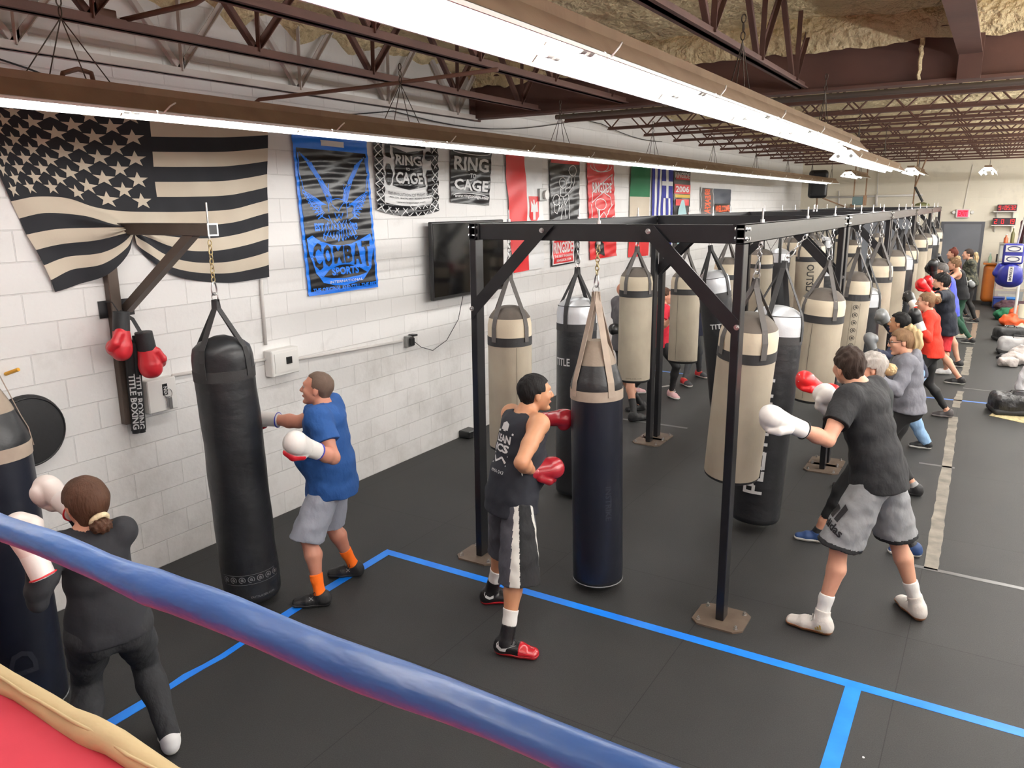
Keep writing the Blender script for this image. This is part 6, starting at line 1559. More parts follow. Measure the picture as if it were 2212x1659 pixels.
# woman in the orange-red top
H_ = Person(1.66, (-.9, 10.7, .082), (2047, 888), 188, 180, (2012, 778, 0), 183, (2006, 675), False, 185, (1999, 650), False, 188, fem=True, build=1.02, pitch=-3)
H_.arm('R', (1972, 655), far=True, ext=.86, hint=(.2, .2, -1), n=(0, .2, 1)); H_.arm('L', (1985, 700), far=False, ext=.50, hint=(.2, -.3, -1), d=(-.4, 0, .8), n=(0, -.8, .2))
r_ = person('woman in orange-red top with her light brown hair in a bun', H_)
H_.body(r_, sk1, .009); H_.top(r_, cloth('orange_red_fleece', (226, 54, 34)), 'long', .016, .08, .009, .005, neckr=.066); H_.pants(r_, blackl, .009, .006, .86)
H_.hair(r_, hr_dk2, .010, .05, .075, nape=-.055, bun=((-.125, 0, .03), .052, hr_dk2))
for sd in 'LR': H_.shoe(r_, sd, mat('grey_shoe', (70, 66, 68), .6), mat('grey_sole', (140, 134, 134), .6), sock=None)
H_.gloves(r_, gk, gw, 1.12, .007, None, None)
g_ = [o for o in r_.children if o.name.startswith('boxing_glove')]
mark(g_[1], 1955, 636, [line2([(-.028, .022), (.028, .022), (0, -.028), (-.028, .022)], .008)], prn_w, -20)

# bearded man in navy with red shorts
I_ = Person(1.78, (2045, 797), (2074, 818), 185, 175, (2046, 700, 0), 180, (2040, 630), False, 183, (2031, 609), False, 190)
I_.arm('L', (1999, 622), far=False, ext=.97, hint=(0, 0, -1)); I_.arm('R', (2012, 622), far=True, ext=.6, hint=(0, .5, -1))
r_ = person('bearded man in navy shirt and red shorts with a red glove', I_)
I_.body(r_, sk1, .010); I_.top(r_, cloth('navy_black_cotton', (24, 28, 40)), 'tee', .020, .16, .010, .005); I_.shorts(r_, cloth('red_shorts', (176, 26, 36)), .010, .9, .03)
I_.hair(r_, hr_black, .022, .06, .06, nape=-.06, rough=.008, top=.012)
f = Field([x-.15 for x in I_.head], [x+.15 for x in I_.head], .007); q = lambda a, b, c: I_.head+I_.hf*a+I_.hl*b+I_.hu*c
f.add(econe(q(.03, 0, -.07), q(.075, 0, -.09), I_.hl, .062, .035, .03, .03), .03); f.add(ell(q(.088, 0, -.075), I_.hf, I_.hl, I_.hu, (.022, .03, .02)), .01); link_mesh('beard', f.mesh('beard'), hr_black, r_)
I_.shoe(r_, 'R', shoe_k, solew); I_.shoe(r_, 'L', mat('white_shoe', (220, 220, 220)), solew)
I_.gloves(r_, gbr, gbr, 1.12, .008)

# grey haired man in a blue tank top
J_ = Person(1.82, (-.8, 14.9, .085), (-.35, 14.9, .085), 185, 180, (2052, 668, 0), 182, (2043, 600), False, 183, (2029, 583), False, 192)
J_.arm('L', (2016, 588), far=False, ext=.7, hint=(0, 0, -1)); J_.arm('R', (2016, 590), far=True, ext=.7, hint=(0, .4, -1))
r_ = person('grey haired man in a bright blue tank top', J_)
J_.body(r_, sk1, .012); J_.top(r_, cloth('periwinkle_cotton', (74, 84, 190)), 'tank', .016, .12, .011, .004); J_.shorts(r_, blackc, .012, .9, .03); J_.hair(r_, hr_sg, .010, .045, .078, nape=-.06)
for sd in 'LR': J_.shoe(r_, sd, shoe_k, solew, h=.007)
J_.gloves(r_, gk, gk, 1.1, .009)

# woman in black tank top and green leggings
K_ = Person(1.72, (2079, 722), (2098, 733), 185, 175, (2076, 645, 0), 182, (2068, 584), False, 183, (2056, 566), False, 188, fem=True, build=1.08)
K_.arm('L', (2035, 584), far=False, ext=.8, hint=(0, 0, -1)); K_.arm('R', (2030, 575), far=True, ext=.8, hint=(0, .4, -1))
r_ = person('woman in black tank top and dark green leggings with piled-up hair', K_)
K_.body(r_, sk1, .012); K_.top(r_, blackc, 'tank', .014, .08, .011, .003); K_.pants(r_, cloth('green_leggings', (40, 78, 60), b=.15), .012, .006, .92)
K_.hair(r_, hr_dk2, .022, .05, .07, nape=-.05, rough=.012, bun=((-.06, 0, .13), .05, hr_bl))
mb = MB(); ctr = K_.neck-K_.upT*.25-K_.fcx*.13
for i in range(12):
    a = 2*pi*i/12; c = ctr+K_.lc*(cos(a)*.05)+K_.upT*(sin(a)*.075); mb.cyl(c, c-K_.fcx*.006, .017, seg=8)
mb.cyl(ctr-K_.fcx*.002, ctr-K_.fcx*.008, .03, seg=10); mb.build('shirt_print', prn_w, r_)
K_.shoe(r_, 'R', shoe_k, solew, h=.007); K_.shoe(r_, 'L', mat('cream_shoe', (200, 196, 180), .6), solew, h=.007)
K_.gloves(r_, gk, gk, 1.0, .009)

# woman in the camouflage top
L_ = Person(1.74, (-.65, 20.4, .083), (2107, 690), 185, 178, (2098, 620, 0), 182, (2096, 562), False, 185, (2089, 546), False, 192, fem=True)
L_.arm('L', (2095, 612), far=False, ext=.75, hint=(0, 0, -1)); L_.arm('R', (2075, 590), far=True, ext=.7, hint=(0, .4, -1))
r_ = person('woman in a camouflage top with a long pale blonde ponytail', L_)
L_.body(r_, sk1, .013)
camo = mat('camouflage_cloth', (34, 38, 34), .85, var=.2, vscale=22, rgb2=(120, 116, 92)); L_.top(r_, camo, 'long', .018, .06, .012, .003); L_.pants(r_, blackl, .013, .007, .95)
L_.hair(r_, hr_dark, .010, .045, .075, nape=-.05, h=.007, tail=([(-.1, 0, .02), (-.16, 0, .02), (-.18, 0, -.06), (-.17, 0, -.15), (-.15, 0, -.22)], .045, hr_bl))
for sd in 'LR': L_.shoe(r_, sd, shoe_k, solew, h=.007)
L_.gloves(r_, ggy, gw, .9, .009)

# red haired person behind her
M_ = Person(1.74, (-.9, 21.2, .08), (-.45, 21.4, .08), 185, 185, (2068, 618, 0), 182, (2063, 560), False, 182, (2056, 547), False, 188, fem=True)
M_.arm('L', (2032, 563), far=False, ext=.8, hint=(0, 0, -1)); M_.arm('R', (2034, 566), far=True, ext=.8, hint=(0, .4, -1))
r_ = person('person with a red-brown bun mostly hidden behind the piled-up hair', M_)
M_.body(r_, sk1, .014); M_.top(r_, cloth('maroon_cotton', (70, 34, 40)), 'tee', .016, .08, .013, .002); M_.pants(r_, blackl, .014, .008, .95); M_.hair(r_, hr_red, .014, .04, .07, h=.007, bun=((-.03, 0, .13), .045, hr_red))
for sd in 'LR': M_.shoe(r_, sd, shoe_k, solew, h=.008)
M_.gloves(r_, gk, gk, 1.1, .009)

# woman in the red shirt behind the rig
N_ = Person(1.68, (1369, 838), (1450, 846), 30, hd((1440, 852), (1468, 862)), (1430, 752, 0), 20, (1432, 660), False, 25, (1439, 634), False, 30, fem=True, build=1.08)
N_.arm('R', (1456, 684), far=False, ext=.6, hint=(-.2, -.4, -1)); N_.arm('L', (1470, 680), far=True, ext=.8, hint=(0, .3, -1))
r_ = person('smiling woman in red t-shirt and pink shoes behind the double post', N_)
N_.body(r_, sk1, .008); N_.top(r_, cloth('red_tee', (196, 30, 52)), 'tee', .018, .10, .008, .006); N_.pants(r_, blackl, .008, .005, .93)
N_.hair(r_, hr_br, .010, .045, .078, nape=-.055, tail=([(-.1, 0, .06), (-.13, .02, .03), (-.13, .03, -.05), (-.11, .03, -.12)], .035, hr_bl))
for sd in 'LR': N_.shoe(r_, sd, mat('pink_shoe', (222, 178, 180), .6), solew, lace=lace_w, h=.006)
N_.gloves(r_, gk, gk, .9, .008)

# bald man in the grey shirt
O_ = Person(1.84, (1369, 895), (1384, 872), 60, hd((1400, 890), (1372, 892)), (1352, 775, .1), 60, (1352, 655), False, 60, (1350, 622), False, 40, build=1.1)
O_.arm('L', (1372, 700), far=True, ext=.7, hint=(0, 0, -1)); O_.arm('R', (1340, 715), far=False, ext=.5, hint=(-.4, -.2, -1))
r_ = person('bald man in grey t-shirt mostly hidden behind a cream bag', O_)
O_.body(r_, sk1, .009); O_.top(r_, cloth('grey_tee', (96, 96, 100)), 'tee', .020, .10, .009, .005); O_.shorts(r_, blackc, .009, .95, .03)
for sd in 'LR': O_.shoe(r_, sd, shoe_k, solek, sock=shoe_k, sockh=.2, h=.006)
O_.gloves(r_, gk, leather('lime_leather', (150, 200, 40)), 1.0, .008)

# person with red shoes behind the bag
P_ = Person(1.74, (1478, 820), (1510, 802), hd((1468, 822), (1495, 833)), hd((1495, 804), (1525, 812)), (1500, 722, 0), 10, (1500, 640), True, 10, (1503, 614), True, 10)
P_.arm('R', (1520, 665), far=False, ext=.6, hint=(-.2, -.4, -1)); P_.arm('L', (1530, 660), far=True, ext=.7, hint=(0, .3, -1))
r_ = person('person in grey leggings and red trainers, upper body hidden by a cream bag', P_)
P_.body(r_, sk2, .010); P_.top(r_, navyc, 'tee', .016, .10, .010, .003); P_.pants(r_, cloth('grey_leggings', (70, 72, 76), b=.15), .010, .006, .95); P_.hair(r_, hr_dark, .012)
for sd in 'LR': P_.shoe(r_, sd, mat('red_trainer', (196, 40, 44), .5), solew, toe=mat('dark_trainer', (60, 60, 64), .6), h=.006)
P_.gloves(r_, gk, gk, 1.0, .008)

# person with a blue headband between two cream bags
Q_ = Person(1.66, (-3.75, 13.6, .085), (-4.15, 13.9, .085), 0, 0, (1622, 690, 0), 0, (1624, 620), False, 0, (1627, 590), False, -30)
Q_.arm('R', (1634, 618), far=False, ext=.5, hint=(-.3, -.3, -1), d=(.4, 0, .8)); Q_.arm('L', (1640, 612), far=True, ext=.7, hint=(0, .3, -1))
r_ = person('person with a blue and white headband seen between two cream bags', Q_)
Q_.body(r_, sk4, .010); Q_.top(r_, navyc, 'tee', .018, .10, .010, .003); Q_.shorts(r_, blackc, .010); Q_.hair(r_, hr_black, .010)
MB().torus(Q_.head+Q_.hu*.06, Q_.hu, .092, .016, 1.12, Q_.hf, 24, 8).build('headband', mat('blue_headband', (70, 110, 180), .7, var=.2, vscale=30, rgb2=(220, 224, 230)), r_, smooth=True)
for sd in 'LR': Q_.shoe(r_, sd, shoe_k, solew, h=.007)
Q_.gloves(r_, gw, gk, 1.0, .008)
# ------------------------------------------------------------------ red gloves on the wall bracket
def hung(W, d, n, label, thumb, sc=1.25):
    g_ = empty('boxing_glove', W, label, 'boxing glove', 'red gloves on the wall bracket')
    W = Vector(W); glove(g_, W, d, n, leather('worn_red_leather', (196, 40, 50)), mat('black_cuff', (30, 31, 34), .6, bump=.3, bscale=20), sc, thumb, .005, own=1)
    return g_
w1 = wallpt(262, 706, XW+.20); hung(w1, (0, -.12, -1), (.55, .8, 0), 'red and black glove on the left, hung over the bracket upright', 1)
w2 = wallpt(316, 748, XW+.20); g2 = hung(w2, (0, .1, -1), (.5, -.85, 0), 'red and black glove on the right, hanging lower above the fuse box', -1)
MB().ribbon([w2+Vector((0, -.02, .08)), w2+Vector((-.03, -.06, .2)), w2+Vector((-.08, -.12, .26))], (0, 1, 0), .03, .003).build('strap', blkc, g2)
MB().tube([w1+Vector((0, 0, .09)), w1+Vector((-.04, -.02, .17)), w1+Vector((-.12, -.03, .17))], .004, 6).build('lace', blkc, bpy.data.objects['boxing_glove'])
# ------------------------------------------------------------------ far wall
YF = Y1-.003
def fw(px, py, y=YF): return ony(px, py, y)
greyd = mat('grey_door_paint', (112, 115, 122), .5, bump=.1, bscale=3, var=.5, vscale=2, rgb2=(98, 101, 108))
d1 = empty('door_1', fw(2081, 560)); d1['kind'] = 'structure'
MB().bb((-1.42, YF-.06, .0), (-.36, YF, 2.17)).build('door_frame', mat('grey_frame', (86, 88, 94), .5), d1); MB().bb((-1.34, YF-.075, .01), (-.44, YF-.055, 2.1)).build('door_leaf', greyd, d1)
MB().cyl((-1.27, YF-.13, 1.0), (-1.27, YF-.07, 1.0), .03, seg=12).build('door_handle', zinc, d1, smooth=True)
d2 = empty('door_2', (-3.0, YF, 0)); d2['kind'] = 'structure'
MB().bb((-3.95, YF-.05, 0), (-2.1, YF, 2.3)).build('door_frame', mat('grey_frame', (86, 88, 94)), d2); MB().bb((-3.87, YF-.065, .01), (-2.18, YF-.045, 2.23)).build('door_leaf', mat('light_grey_door', (138, 142, 150), .5), d2)
ex = empty('exit_sign', fw(2080, 461), 'lit red exit sign with two small lamps above the grey door', 'exit sign')
p = fw(2080, 461); MB().bb((p.x-.17, YF-.08, p.z-.12), (p.x+.17, YF-.005, p.z+.12), .01).build('housing', boxm, ex)
MB().bb((p.x-.13, YF-.083, p.z-.095), (p.x+.13, YF-.079, p.z+.095)).build('face', emis('exit_pink', (255, 70, 100), 1.0), ex)
mb = MB(); text_fit('EXIT', p.x-.11, p.z-.07, p.x+.11, p.z+.07, lambda x, y: (x, YF-.085, y), mb, .03); mb.build('lettering', emis('exit_red', (255, 0, 30), 1.6), ex, fix=False)
for sg in (-1, 1): MB().cyl((p.x+sg*.22, YF-.08, p.z+.03), (p.x+sg*.22, YF-.02, p.z+.03), .04, .05, 12).build('lamp_head', boxm, ex, smooth=40)
tag(MB().tube([(p.x, YF-.01, p.z+.12), (p.x+.03, YF-.012, p.z+.5), (p.x+.1, YF-.01, 3.7)], .008, 6).build('conduit', grey_p, base=p, smooth=True), 'thin cable rising from the exit sign to the ceiling', 'conduit')
segs = {'0': 'abcdef', '1': 'bc', '2': 'abged', '3': 'abgcd', '5': 'afgcd', '9': 'abfgcd', '8': 'abcdefg'}
def led(mb, ch, x, z, w, h, y):
    t = w*.16; S = {'a': ((x, z+h), (x+w, z+h)), 'd': ((x, z), (x+w, z)), 'g': ((x, z+h/2), (x+w, z+h/2)), 'f': ((x, z+h/2), (x, z+h)), 'b': ((x+w, z+h/2), (x+w, z+h)), 'e': ((x, z), (x, z+h/2)), 'c': ((x+w, z), (x+w, z+h/2))}
    for s_ in segs[ch]:
        (a, b), (c, d) = S[s_]; mb.bb((min(a, c)-t/2, y-.004, min(b, d)-t/2), (max(a, c)+t/2, y, max(b, d)+t/2))
ledm = emis('led_red', (255, 30, 30), 3.0)
for (pa, pb, chars, nm, sh) in (((2155, 442), (2196, 456), '9:0532', 'upper red digital clock on the white wall shelf', (2146, 2196, 457)), ((2145, 471), (2193, 486), '2 0 19', 'lower red digital timer on the white wall shelf', (2141, 2192, 488))):
    a = fw(*pa, YF-.15); b = fw(*pb, YF-.15); o = empty('digital_clock', ((a.x+b.x)/2, YF-.15, b.z), nm, 'clock', 'digital clocks on the far wall')
    z0, z1 = min(a.z, b.z), max(a.z, b.z); MB().bb((a.x, YF-.15, z0), (b.x, YF-.08, z1), .005).build('casing', mat('clock_case', (50, 30, 40), .4), o)
    mb = MB(); n = len(chars); W_ = (b.x-a.x)*.9/n; x = a.x+(b.x-a.x)*.07
    for ch in chars:
        if ch in segs: led(mb, ch, x+W_*.15, z0+(z1-z0)*.2, W_*.6, (z1-z0)*.6, YF-.151)
        elif ch == ':':
            for q_ in (.35, .6): mb.bb((x+W_*.4, YF-.155, z0+(z1-z0)*q_), (x+W_*.6, YF-.151, z0+(z1-z0)*(q_+.08)))
        x += W_
    mb.build('digits', ledm, o)
    s0 = fw(sh[0], sh[2], YF-.1); s1 = fw(sh[1], sh[2], YF-.1); o = empty('wall_shelf', ((s0.x+s1.x)/2, YF, z0-.02), nm.split()[0]+' white shelf holding a red clock on the far wall', 'shelf')
    MB().bb((s0.x, YF-.2, z0-.025), (s1.x, YF, z0-.002)).build('board', boxm, o)
    for xx in (s0.x+.08, s1.x-.08): MB().add([(xx, YF-.17, z0-.025), (xx, YF, z0-.025), (xx, YF, z0-.2), (xx+.02, YF-.17, z0-.025), (xx+.02, YF, z0-.025), (xx+.02, YF, z0-.2)], [(0, 1, 2), (3, 5, 4), (0, 3, 4, 1), (1, 4, 5, 2), (0, 2, 5, 3)]).build('bracket', boxm, o)
# orange counter and display cabinet
oc = empty('front_counter', (-.35, 24.3, 0), 'rounded orange-brown counter near the grey door', 'counter')
orw = mat('orange_wood', (176, 98, 30), .35, var=.4, vscale=4, rgb2=(150, 78, 22), coat=.3)
a = ony(2117, 640, 24.3); a.z = 0; oc.location = (a.x+.4, a.y+.3, 0); blob('cabinet', orw, [rbox((a.x+.42, a.y+.3, .58), (.42, .3, .5), .12)], .02, parent=oc); MB().bb((a.x+.06, a.y+.06, .002), (a.x+.8, a.y+.54, .1)).build('plinth', pk, oc); MB().bb((a.x-.02, a.y-.02, 1.08), (a.x+.86, a.y+.62, 1.12), .01).build('counter_top', orw, oc)
def thing_box(name, lo, hi, m, label, cat, bev=.008): return tag(MB().bb(lo, hi, bev).build(name, m, base=((lo[0]+hi[0])/2, (lo[1]+hi[1])/2, lo[2])), label, cat)
ct = 1.121; t = empty('desktop_monitor', (a.x+.7, a.y+.3, ct), 'black monitor standing on the orange counter', 'monitor'); MB().bb((a.x+.62, a.y+.28, ct+.08), (a.x+.88, a.y+.31, ct+.36), .005).build('screen', pk, t); MB().bb((a.x+.68, a.y+.22, ct), (a.x+.82, a.y+.36, ct+.012)).bb((a.x+.73, a.y+.3, ct+.01), (a.x+.77, a.y+.32, ct+.1)).build('stand', pk, t)
t = empty('laptop', (a.x+.4, a.y+.2, ct), 'open laptop on the orange counter', 'laptop'); MB().bb((a.x+.25, a.y+.1, ct), (a.x+.57, a.y+.32, ct+.02)).build('base', boxm, t); MB().bar((a.x+.41, a.y+.33, ct+.015), (a.x+.41, a.y+.4, ct+.22), .32, .008, (0, 1, 0)).build('screen', pk, t)
t = empty('spray_bottle', (a.x+.12, a.y+.2, ct), 'pale green bottle on the left of the counter', 'bottle'); MB().lathe((a.x+.12, a.y+.2, ct), [(.04, 0), (.042, .14), (.015, .2), (.015, .24), (.01, .25)], 14).build('body', mat('green_plastic', (170, 200, 176), .4), t, smooth=40)
MB().bb((a.x+.09, a.y+.185, ct+.24), (a.x+.14, a.y+.215, ct+.27)).build('trigger', boxm, t)
dc = empty('display_cabinet', (.25, 22.5, 0), 'glass display cabinet with wooden shelves beside the counter', 'cabinet')
wood = mat('pale_wood', (190, 164, 124), .5, var=.5, vscale=6, rgb2=(170, 142, 104)); alu = mat('aluminium', (170, 168, 160), .35, .8)
gl = bpy.data.materials.new('cabinet_glass'); gl.use_nodes = True; bs = gl.node_tree.nodes['Principled BSDF']; bs.inputs['Base Color'].default_value = (.9, .95, .93, 1); bs.inputs['Alpha'].default_value = .22; bs.inputs['Roughness'].default_value = .08
b0 = onz(2143, 662); x0, y0 = b0.x, b0.y; x1, y1, zt = x0+1.5, y0+.5, 1.62
for (x, y) in ((x0, y0), (x1, y0), (x0, y1), (x1, y1)): MB().bb((x-.015, y-.015, 0), (x+.015, y+.015, zt)).build('upright', alu, dc)
for z in (.10, .42, .80, 1.2): MB().bb((x0, y0, z), (x1, y1, z+.03)).build('shelf', wood, dc)
MB().bb((x0-.02, y0-.02, zt), (x1+.02, y1+.02, zt+.03)).build('top', alu, dc); MB().bb((x0, y1-.01, .1), (x1, y1, zt)).build('back_panel', boxm, dc); MB().bb((x0+.02, y0-.004, .14), (x1-.02, y0, zt-.02)).build('pane', gl, dc)
for i, (xx, z, w_, hh, c) in enumerate(((.1, .14, .45, .2, (196, 170, 130)), (.65, .14, .5, .24, (188, 160, 118)), (.2, .46, .5, .26, (206, 184, 146)), (.85, .46, .4, .2, (190, 160, 120)), (.3, .84, .5, .22, (90, 96, 104)))):
    thing_box('cardboard_box', (x0+xx, y0+.1, z+.002), (x0+xx+w_, y0+.42, z+hh), mat('box_%d' % i, c, .8), 'box on the %s shelf of the display cabinet, %s side' % (('bottom', 'bottom', 'second', 'second', 'third')[i], ('camera left', 'wall', 'counter', 'wall', 'counter')[i]) if 0 else ['small carton at the counter end of the lowest cabinet shelf', 'wide carton at the wall end of the lowest cabinet shelf', 'light carton at the counter end of the middle cabinet shelf', 'flat carton at the wall end of the middle cabinet shelf', 'slate coloured box on the upper cabinet shelf'][i], 'box')
for i, (xx, r, h_, c, nm) in enumerate(((.12, .05, .22, (190, 96, 60), 'short orange bottle on top of the display cabinet'), (.26, .045, .42, (96, 92, 50), 'tall olive bottle on top of the display cabinet'), (.62, .045, .45, (150, 120, 80), 'tall brown trophy bottle near the white rope'))):
    t = empty('bottle', (x0+xx, y0+.25, zt+.03), nm, 'bottle'); MB().lathe((x0+xx, y0+.25, zt+.031), [(r, 0), (r, h_*.55), (r*.4, h_*.72), (r*.35, h_*.9)], 14).build('body', mat('bottle_%d' % i, c, .3), t, smooth=40); MB().cyl((x0+xx, y0+.25, zt+.03+h_*.9), (x0+xx, y0+.25, zt+.03+h_), r*.42, seg=10).build('cap', boxm, t)
for i, (xx, c, nm) in enumerate(((.12, (30, 50, 120), 'dark blue storage bin under the cabinet'), (.42, (24, 110, 190), 'bright blue storage bin under the cabinet'))):
    t = empty('storage_bin', (x0+xx, y0-.35, 0), nm, 'bin'); MB().bb((x0+xx-.12, y0-.45, .002), (x0+xx+.13, y0-.15, .26), .02).build('tub', mat('bin_%d' % i, c, .4), t); MB().bb((x0+xx-.13, y0-.46, .26), (x0+xx+.14, y0-.14, .29), .008).build('lid', mat('bin_%d' % i, c, .4), t)
# loudspeaker on its pipe bracket
p = ony(1767, 398, 23.6); sp = empty('loudspeaker', p, 'black loudspeaker hanging high in the far left corner', 'loudspeaker')
blob('cabinet', pk, [rbox((p.x, p.y, p.z), (.25, .2, .38), .09, 12)], .018, parent=sp); blob('grille', mat('speaker_grille', (34, 34, 36), .8, bump=.4, bscale=120), [rbox((p.x+.02, p.y-.09, p.z), (.215, .12, .34), .08, 12)], .018, parent=sp)
rust = mat('rusty_pipe', (120, 88, 66), .7, var=.7, vscale=12, rgb2=(160, 130, 100))
o = empty('pipe_bracket', (p.x+.1, YF, 2.6), 'rusty pipe bracket under the loudspeaker', 'bracket'); MB().tube([(p.x, p.y, p.z-.38), (p.x, p.y+.1, p.z-.75), (p.x+.1, YF-.1, p.z-.75), (p.x+.5, YF-.1, p.z-.72)], .02, 8).tube([(p.x+.15, p.y, p.z-.38), (p.x+.7, YF-.1, p.z-.72)], .02, 8).build('pipe', rust, o, smooth=True); MB().bb((p.x+.62, YF-.14, p.z-1.0), (p.x+.74, YF-.002, p.z-.55)).build('wall_plate', rust, o)
# horizontal pipe, hanging heater box, gas pipe
def pipe(pts, r, label, m=None): tag(MB().tube(pts, r, 8).build('pipe', m or grey_p, base=pts[0], smooth=True), label, 'pipe')
pipe([fw(1787, 426, YF-.05), fw(1993, 421, YF-.05)], .03, 'white pipe running level along the far wall')
pipe([fw(1812, 412, YF-.04), fw(1812, 445, YF-.04)], .02, 'short upright pipe on the far wall right of the loudspeaker'); pipe([fw(1893, 420, YF-.06), fw(1893, 446, YF-.06)], .04, 'white pipe dropping from the level pipe by the hanging box')
pipe([fw(1897, 367, YF-.04), fw(1895, 420, YF-.04)], .012, 'thin conduit dropping to the level pipe')
p = ony(1857, 434, 22.9); o = empty('hanging_heater', p, 'teal metal box hanging from two rods before the far wall', 'heater'); MB().bb((p.x-.16, p.y-.15, p.z-.11), (p.x+.1, p.y+.15, p.z+.11), .01).build('casing', mat('teal_metal', (84, 104, 104), .5), o); MB().bb((p.x+.1, p.y-.15, p.z-.12), (p.x+.15, p.y+.15, p.z+.14)).build('side_plate', rust, o)
for dx in (-.16, .13): MB().bb((p.x+dx-.015, p.y-.015, p.z+.1), (p.x+dx+.015, p.y+.015, 4.16)).build('hanger_rod', rust, o)
p = ony(1975, 412, 23.4); o = empty('hanging_pipe', p, 'rusty pipe hanging from the ceiling with a crossed strut near the rig end', 'pipe'); MB().cyl((p.x, p.y, 2.55), (p.x+.02, p.y, 4.16), .018, seg=8).cyl((p.x+.01, p.y, 3.1), (p.x+.3, p.y, 4.16), .018, seg=8).build('pipe', rust, o, smooth=40); MB().cyl((p.x+.01, p.y, 3.1), (p.x+.22, p.y, 2.72), .03, seg=8).build('strut', pk, o, smooth=40); MB().lathe((p.x+.22, p.y, 2.62), [(.18, 0), (.16, .05), (.03, .09)], 16).build('shade', mat('olive_shade', (110, 112, 70), .6), o, smooth=40)
# giant blue show glove on its white rope, clothes hanging at the right edge
p = ony(2182, 590, 17.5); bg = empty('giant_boxing_glove', p, 'oversized blue show glove hanging on a white rope over the aisle', 'boxing glove'); bluel = leather('show_blue_leather', (44, 48, 140))
q = lambda x, z, y=0: (p.x+x, p.y+y, p.z+z)
blob('mitt', bluel, [econe(q(.0, .05), q(-.01, -.12), (1, 0, 0), .2, .13, .23, .15), ell(q(-.0, -.02, -.1), (1, 0, 0), (0, 1, 0), (0, 0, 1), (.2, .12, .2)), cone(q(-.17, .12, -.02), q(-.22, -.0, -.05), .07, .07)], .015, parent=bg, k=.04)
blob('cuff', bluel, [rbox(q(.01, .36), (.17, .11, .19), .05)], .015, parent=bg)
for z in (.46, .27): MB().bb(q(-.12, z-.06, -.118), q(.15, z+.06, -.112)).build('patch', boxm, bg); 
m = MB(); [m.torus(q(.015, z, -.121), (0, 1, 0), .10, .008, .42, (0, 0, 1), 20, 5) for z in (.46, .27)]; m.build('badge_ring', mat('badge_navy', (30, 36, 90), .5), bg)
MB().bb(q(-.035, -.14, -.262), q(.045, .14, -.255)).build('name_patch', boxm, bg); mb = MB(); text_fit('KONAMI', -.12, -.022, .12, .022, lambda x, y: q(.005+y, -x, -.264), mb, .03); mb.build('lettering', blkV, bg, fix=False)
MB().tube([q(.05, .5), q(.12, 1.1), q(.16, 1.22), q(.3, 1.3), q(.35, 1.32)], .016, 8).build('rope', boxm, bg, smooth=True)
p2 = ony(2203, 545, 20.5); o = empty('clothes_stand', (p2.x, p2.y, 0), 'white post at the right edge with clothes on it', 'stand'); MB().cyl((p2.x+.06, p2.y, 0), (p2.x+.06, p2.y, 2.95), .03, seg=10).bb((p2.x-.1, p2.y-.2, .0), (p2.x+.3, p2.y+.2, .03)).bar((p2.x+.06, p2.y, 2.62), (p2.x+.9, p2.y, 2.62), .03).build('frame', boxm, o, smooth=40)
o2 = blob('black_shirt', blackc, [rbox((p2.x+.26, p2.y-.05, 2.1), (.22, .07, .34), .05)], .015, .012, 14, base=(p2.x+.26, p2.y, 1.8)); tag(o2, 'black shirt hanging from the white stand at the right edge', 'shirt')
o2 = blob('maroon_shirt', cloth('maroon_cotton', (70, 34, 40)), [rbox((p2.x+.1, p2.y+.12, 1.95), (.16, .05, .35), .04)], .015, .012, 14, base=(p2.x+.1, p2.y, 1.6)); tag(o2, 'dark red shirt hanging behind the black one at the right edge', 'shirt')
# ------------------------------------------------------------------ gear on the floor at the right
def heap(name, pts, m, label, cat, h=.014, fold=.02, ff=30):
    parts = []
    for (px, py, rx, ry, rz) in pts:
        c = onz(px, py); parts.append(ell((c.x, c.y, rz*.7), (1, 0, 0), (0, 1, 0), (0, 0, 1), (rx, ry, rz), ))
    base = onz(pts[0][0], pts[0][1])
    o = blob(name, m, parts, h, fold, ff, base=(base.x, base.y, 0), cut=lambda X, Y, Z, d: np.maximum(d, .004-Z)); return tag(o, label, cat)
heap('clothes_pile', [(2180, 672, .35, .35, .16), (2200, 672, .3, .3, .15)], cloth('plum_cloth', (64, 38, 48), b=.8, sc=10), 'plum coloured clothes piled below the cabinet', 'clothes')
heap('green_bag', [(2176, 690, .3, .3, .16), (2186, 688, .2, .25, .14)], cloth('green_cloth', (26, 100, 66), b=.6, sc=10), 'small green cloth bag on the floor beyond the orange bag', 'bag')
heap('orange_bag', [(2188, 704, .28, .2, .16), (2196, 700, .2, .2, .24)], mat('orange_plastic', (222, 92, 46), .4, bump=.8, bscale=12), 'orange plastic bag slumped beside the white roll', 'bag')
a = onz(2202, 706); t = empty('foam_roll', (a.x, a.y, 0), 'cream upright roll standing among the bags', 'roll'); MB().cyl((a.x, a.y, .002), (a.x+.02, a.y+.06, .5), .085, seg=20).build('roll', mat('cream_foam', (214, 206, 184), .8), t, smooth=40); MB().cyl((a.x+.003, a.y+.01, .1), (a.x+.008, a.y+.022, .2), .087, seg=20).build('label_band', mat('roll_print', (150, 146, 136), .8), t, smooth=40)
a = onz(2196, 700); t = empty('drink_bottle', (a.x-.05, a.y, 0), 'green topped drink bottle between orange bag and roll', 'bottle'); MB().cyl((a.x-.06, a.y+.1, .002), (a.x-.06, a.y+.1, .36), .04, seg=14).build('body', mat('dark_bottle', (50, 40, 44), .3), t, smooth=40); MB().cyl((a.x-.06, a.y+.1, .36), (a.x-.06, a.y+.1, .46), .038, .02, 14).build('cap', mat('green_cap', (110, 190, 120), .4), t, smooth=40)
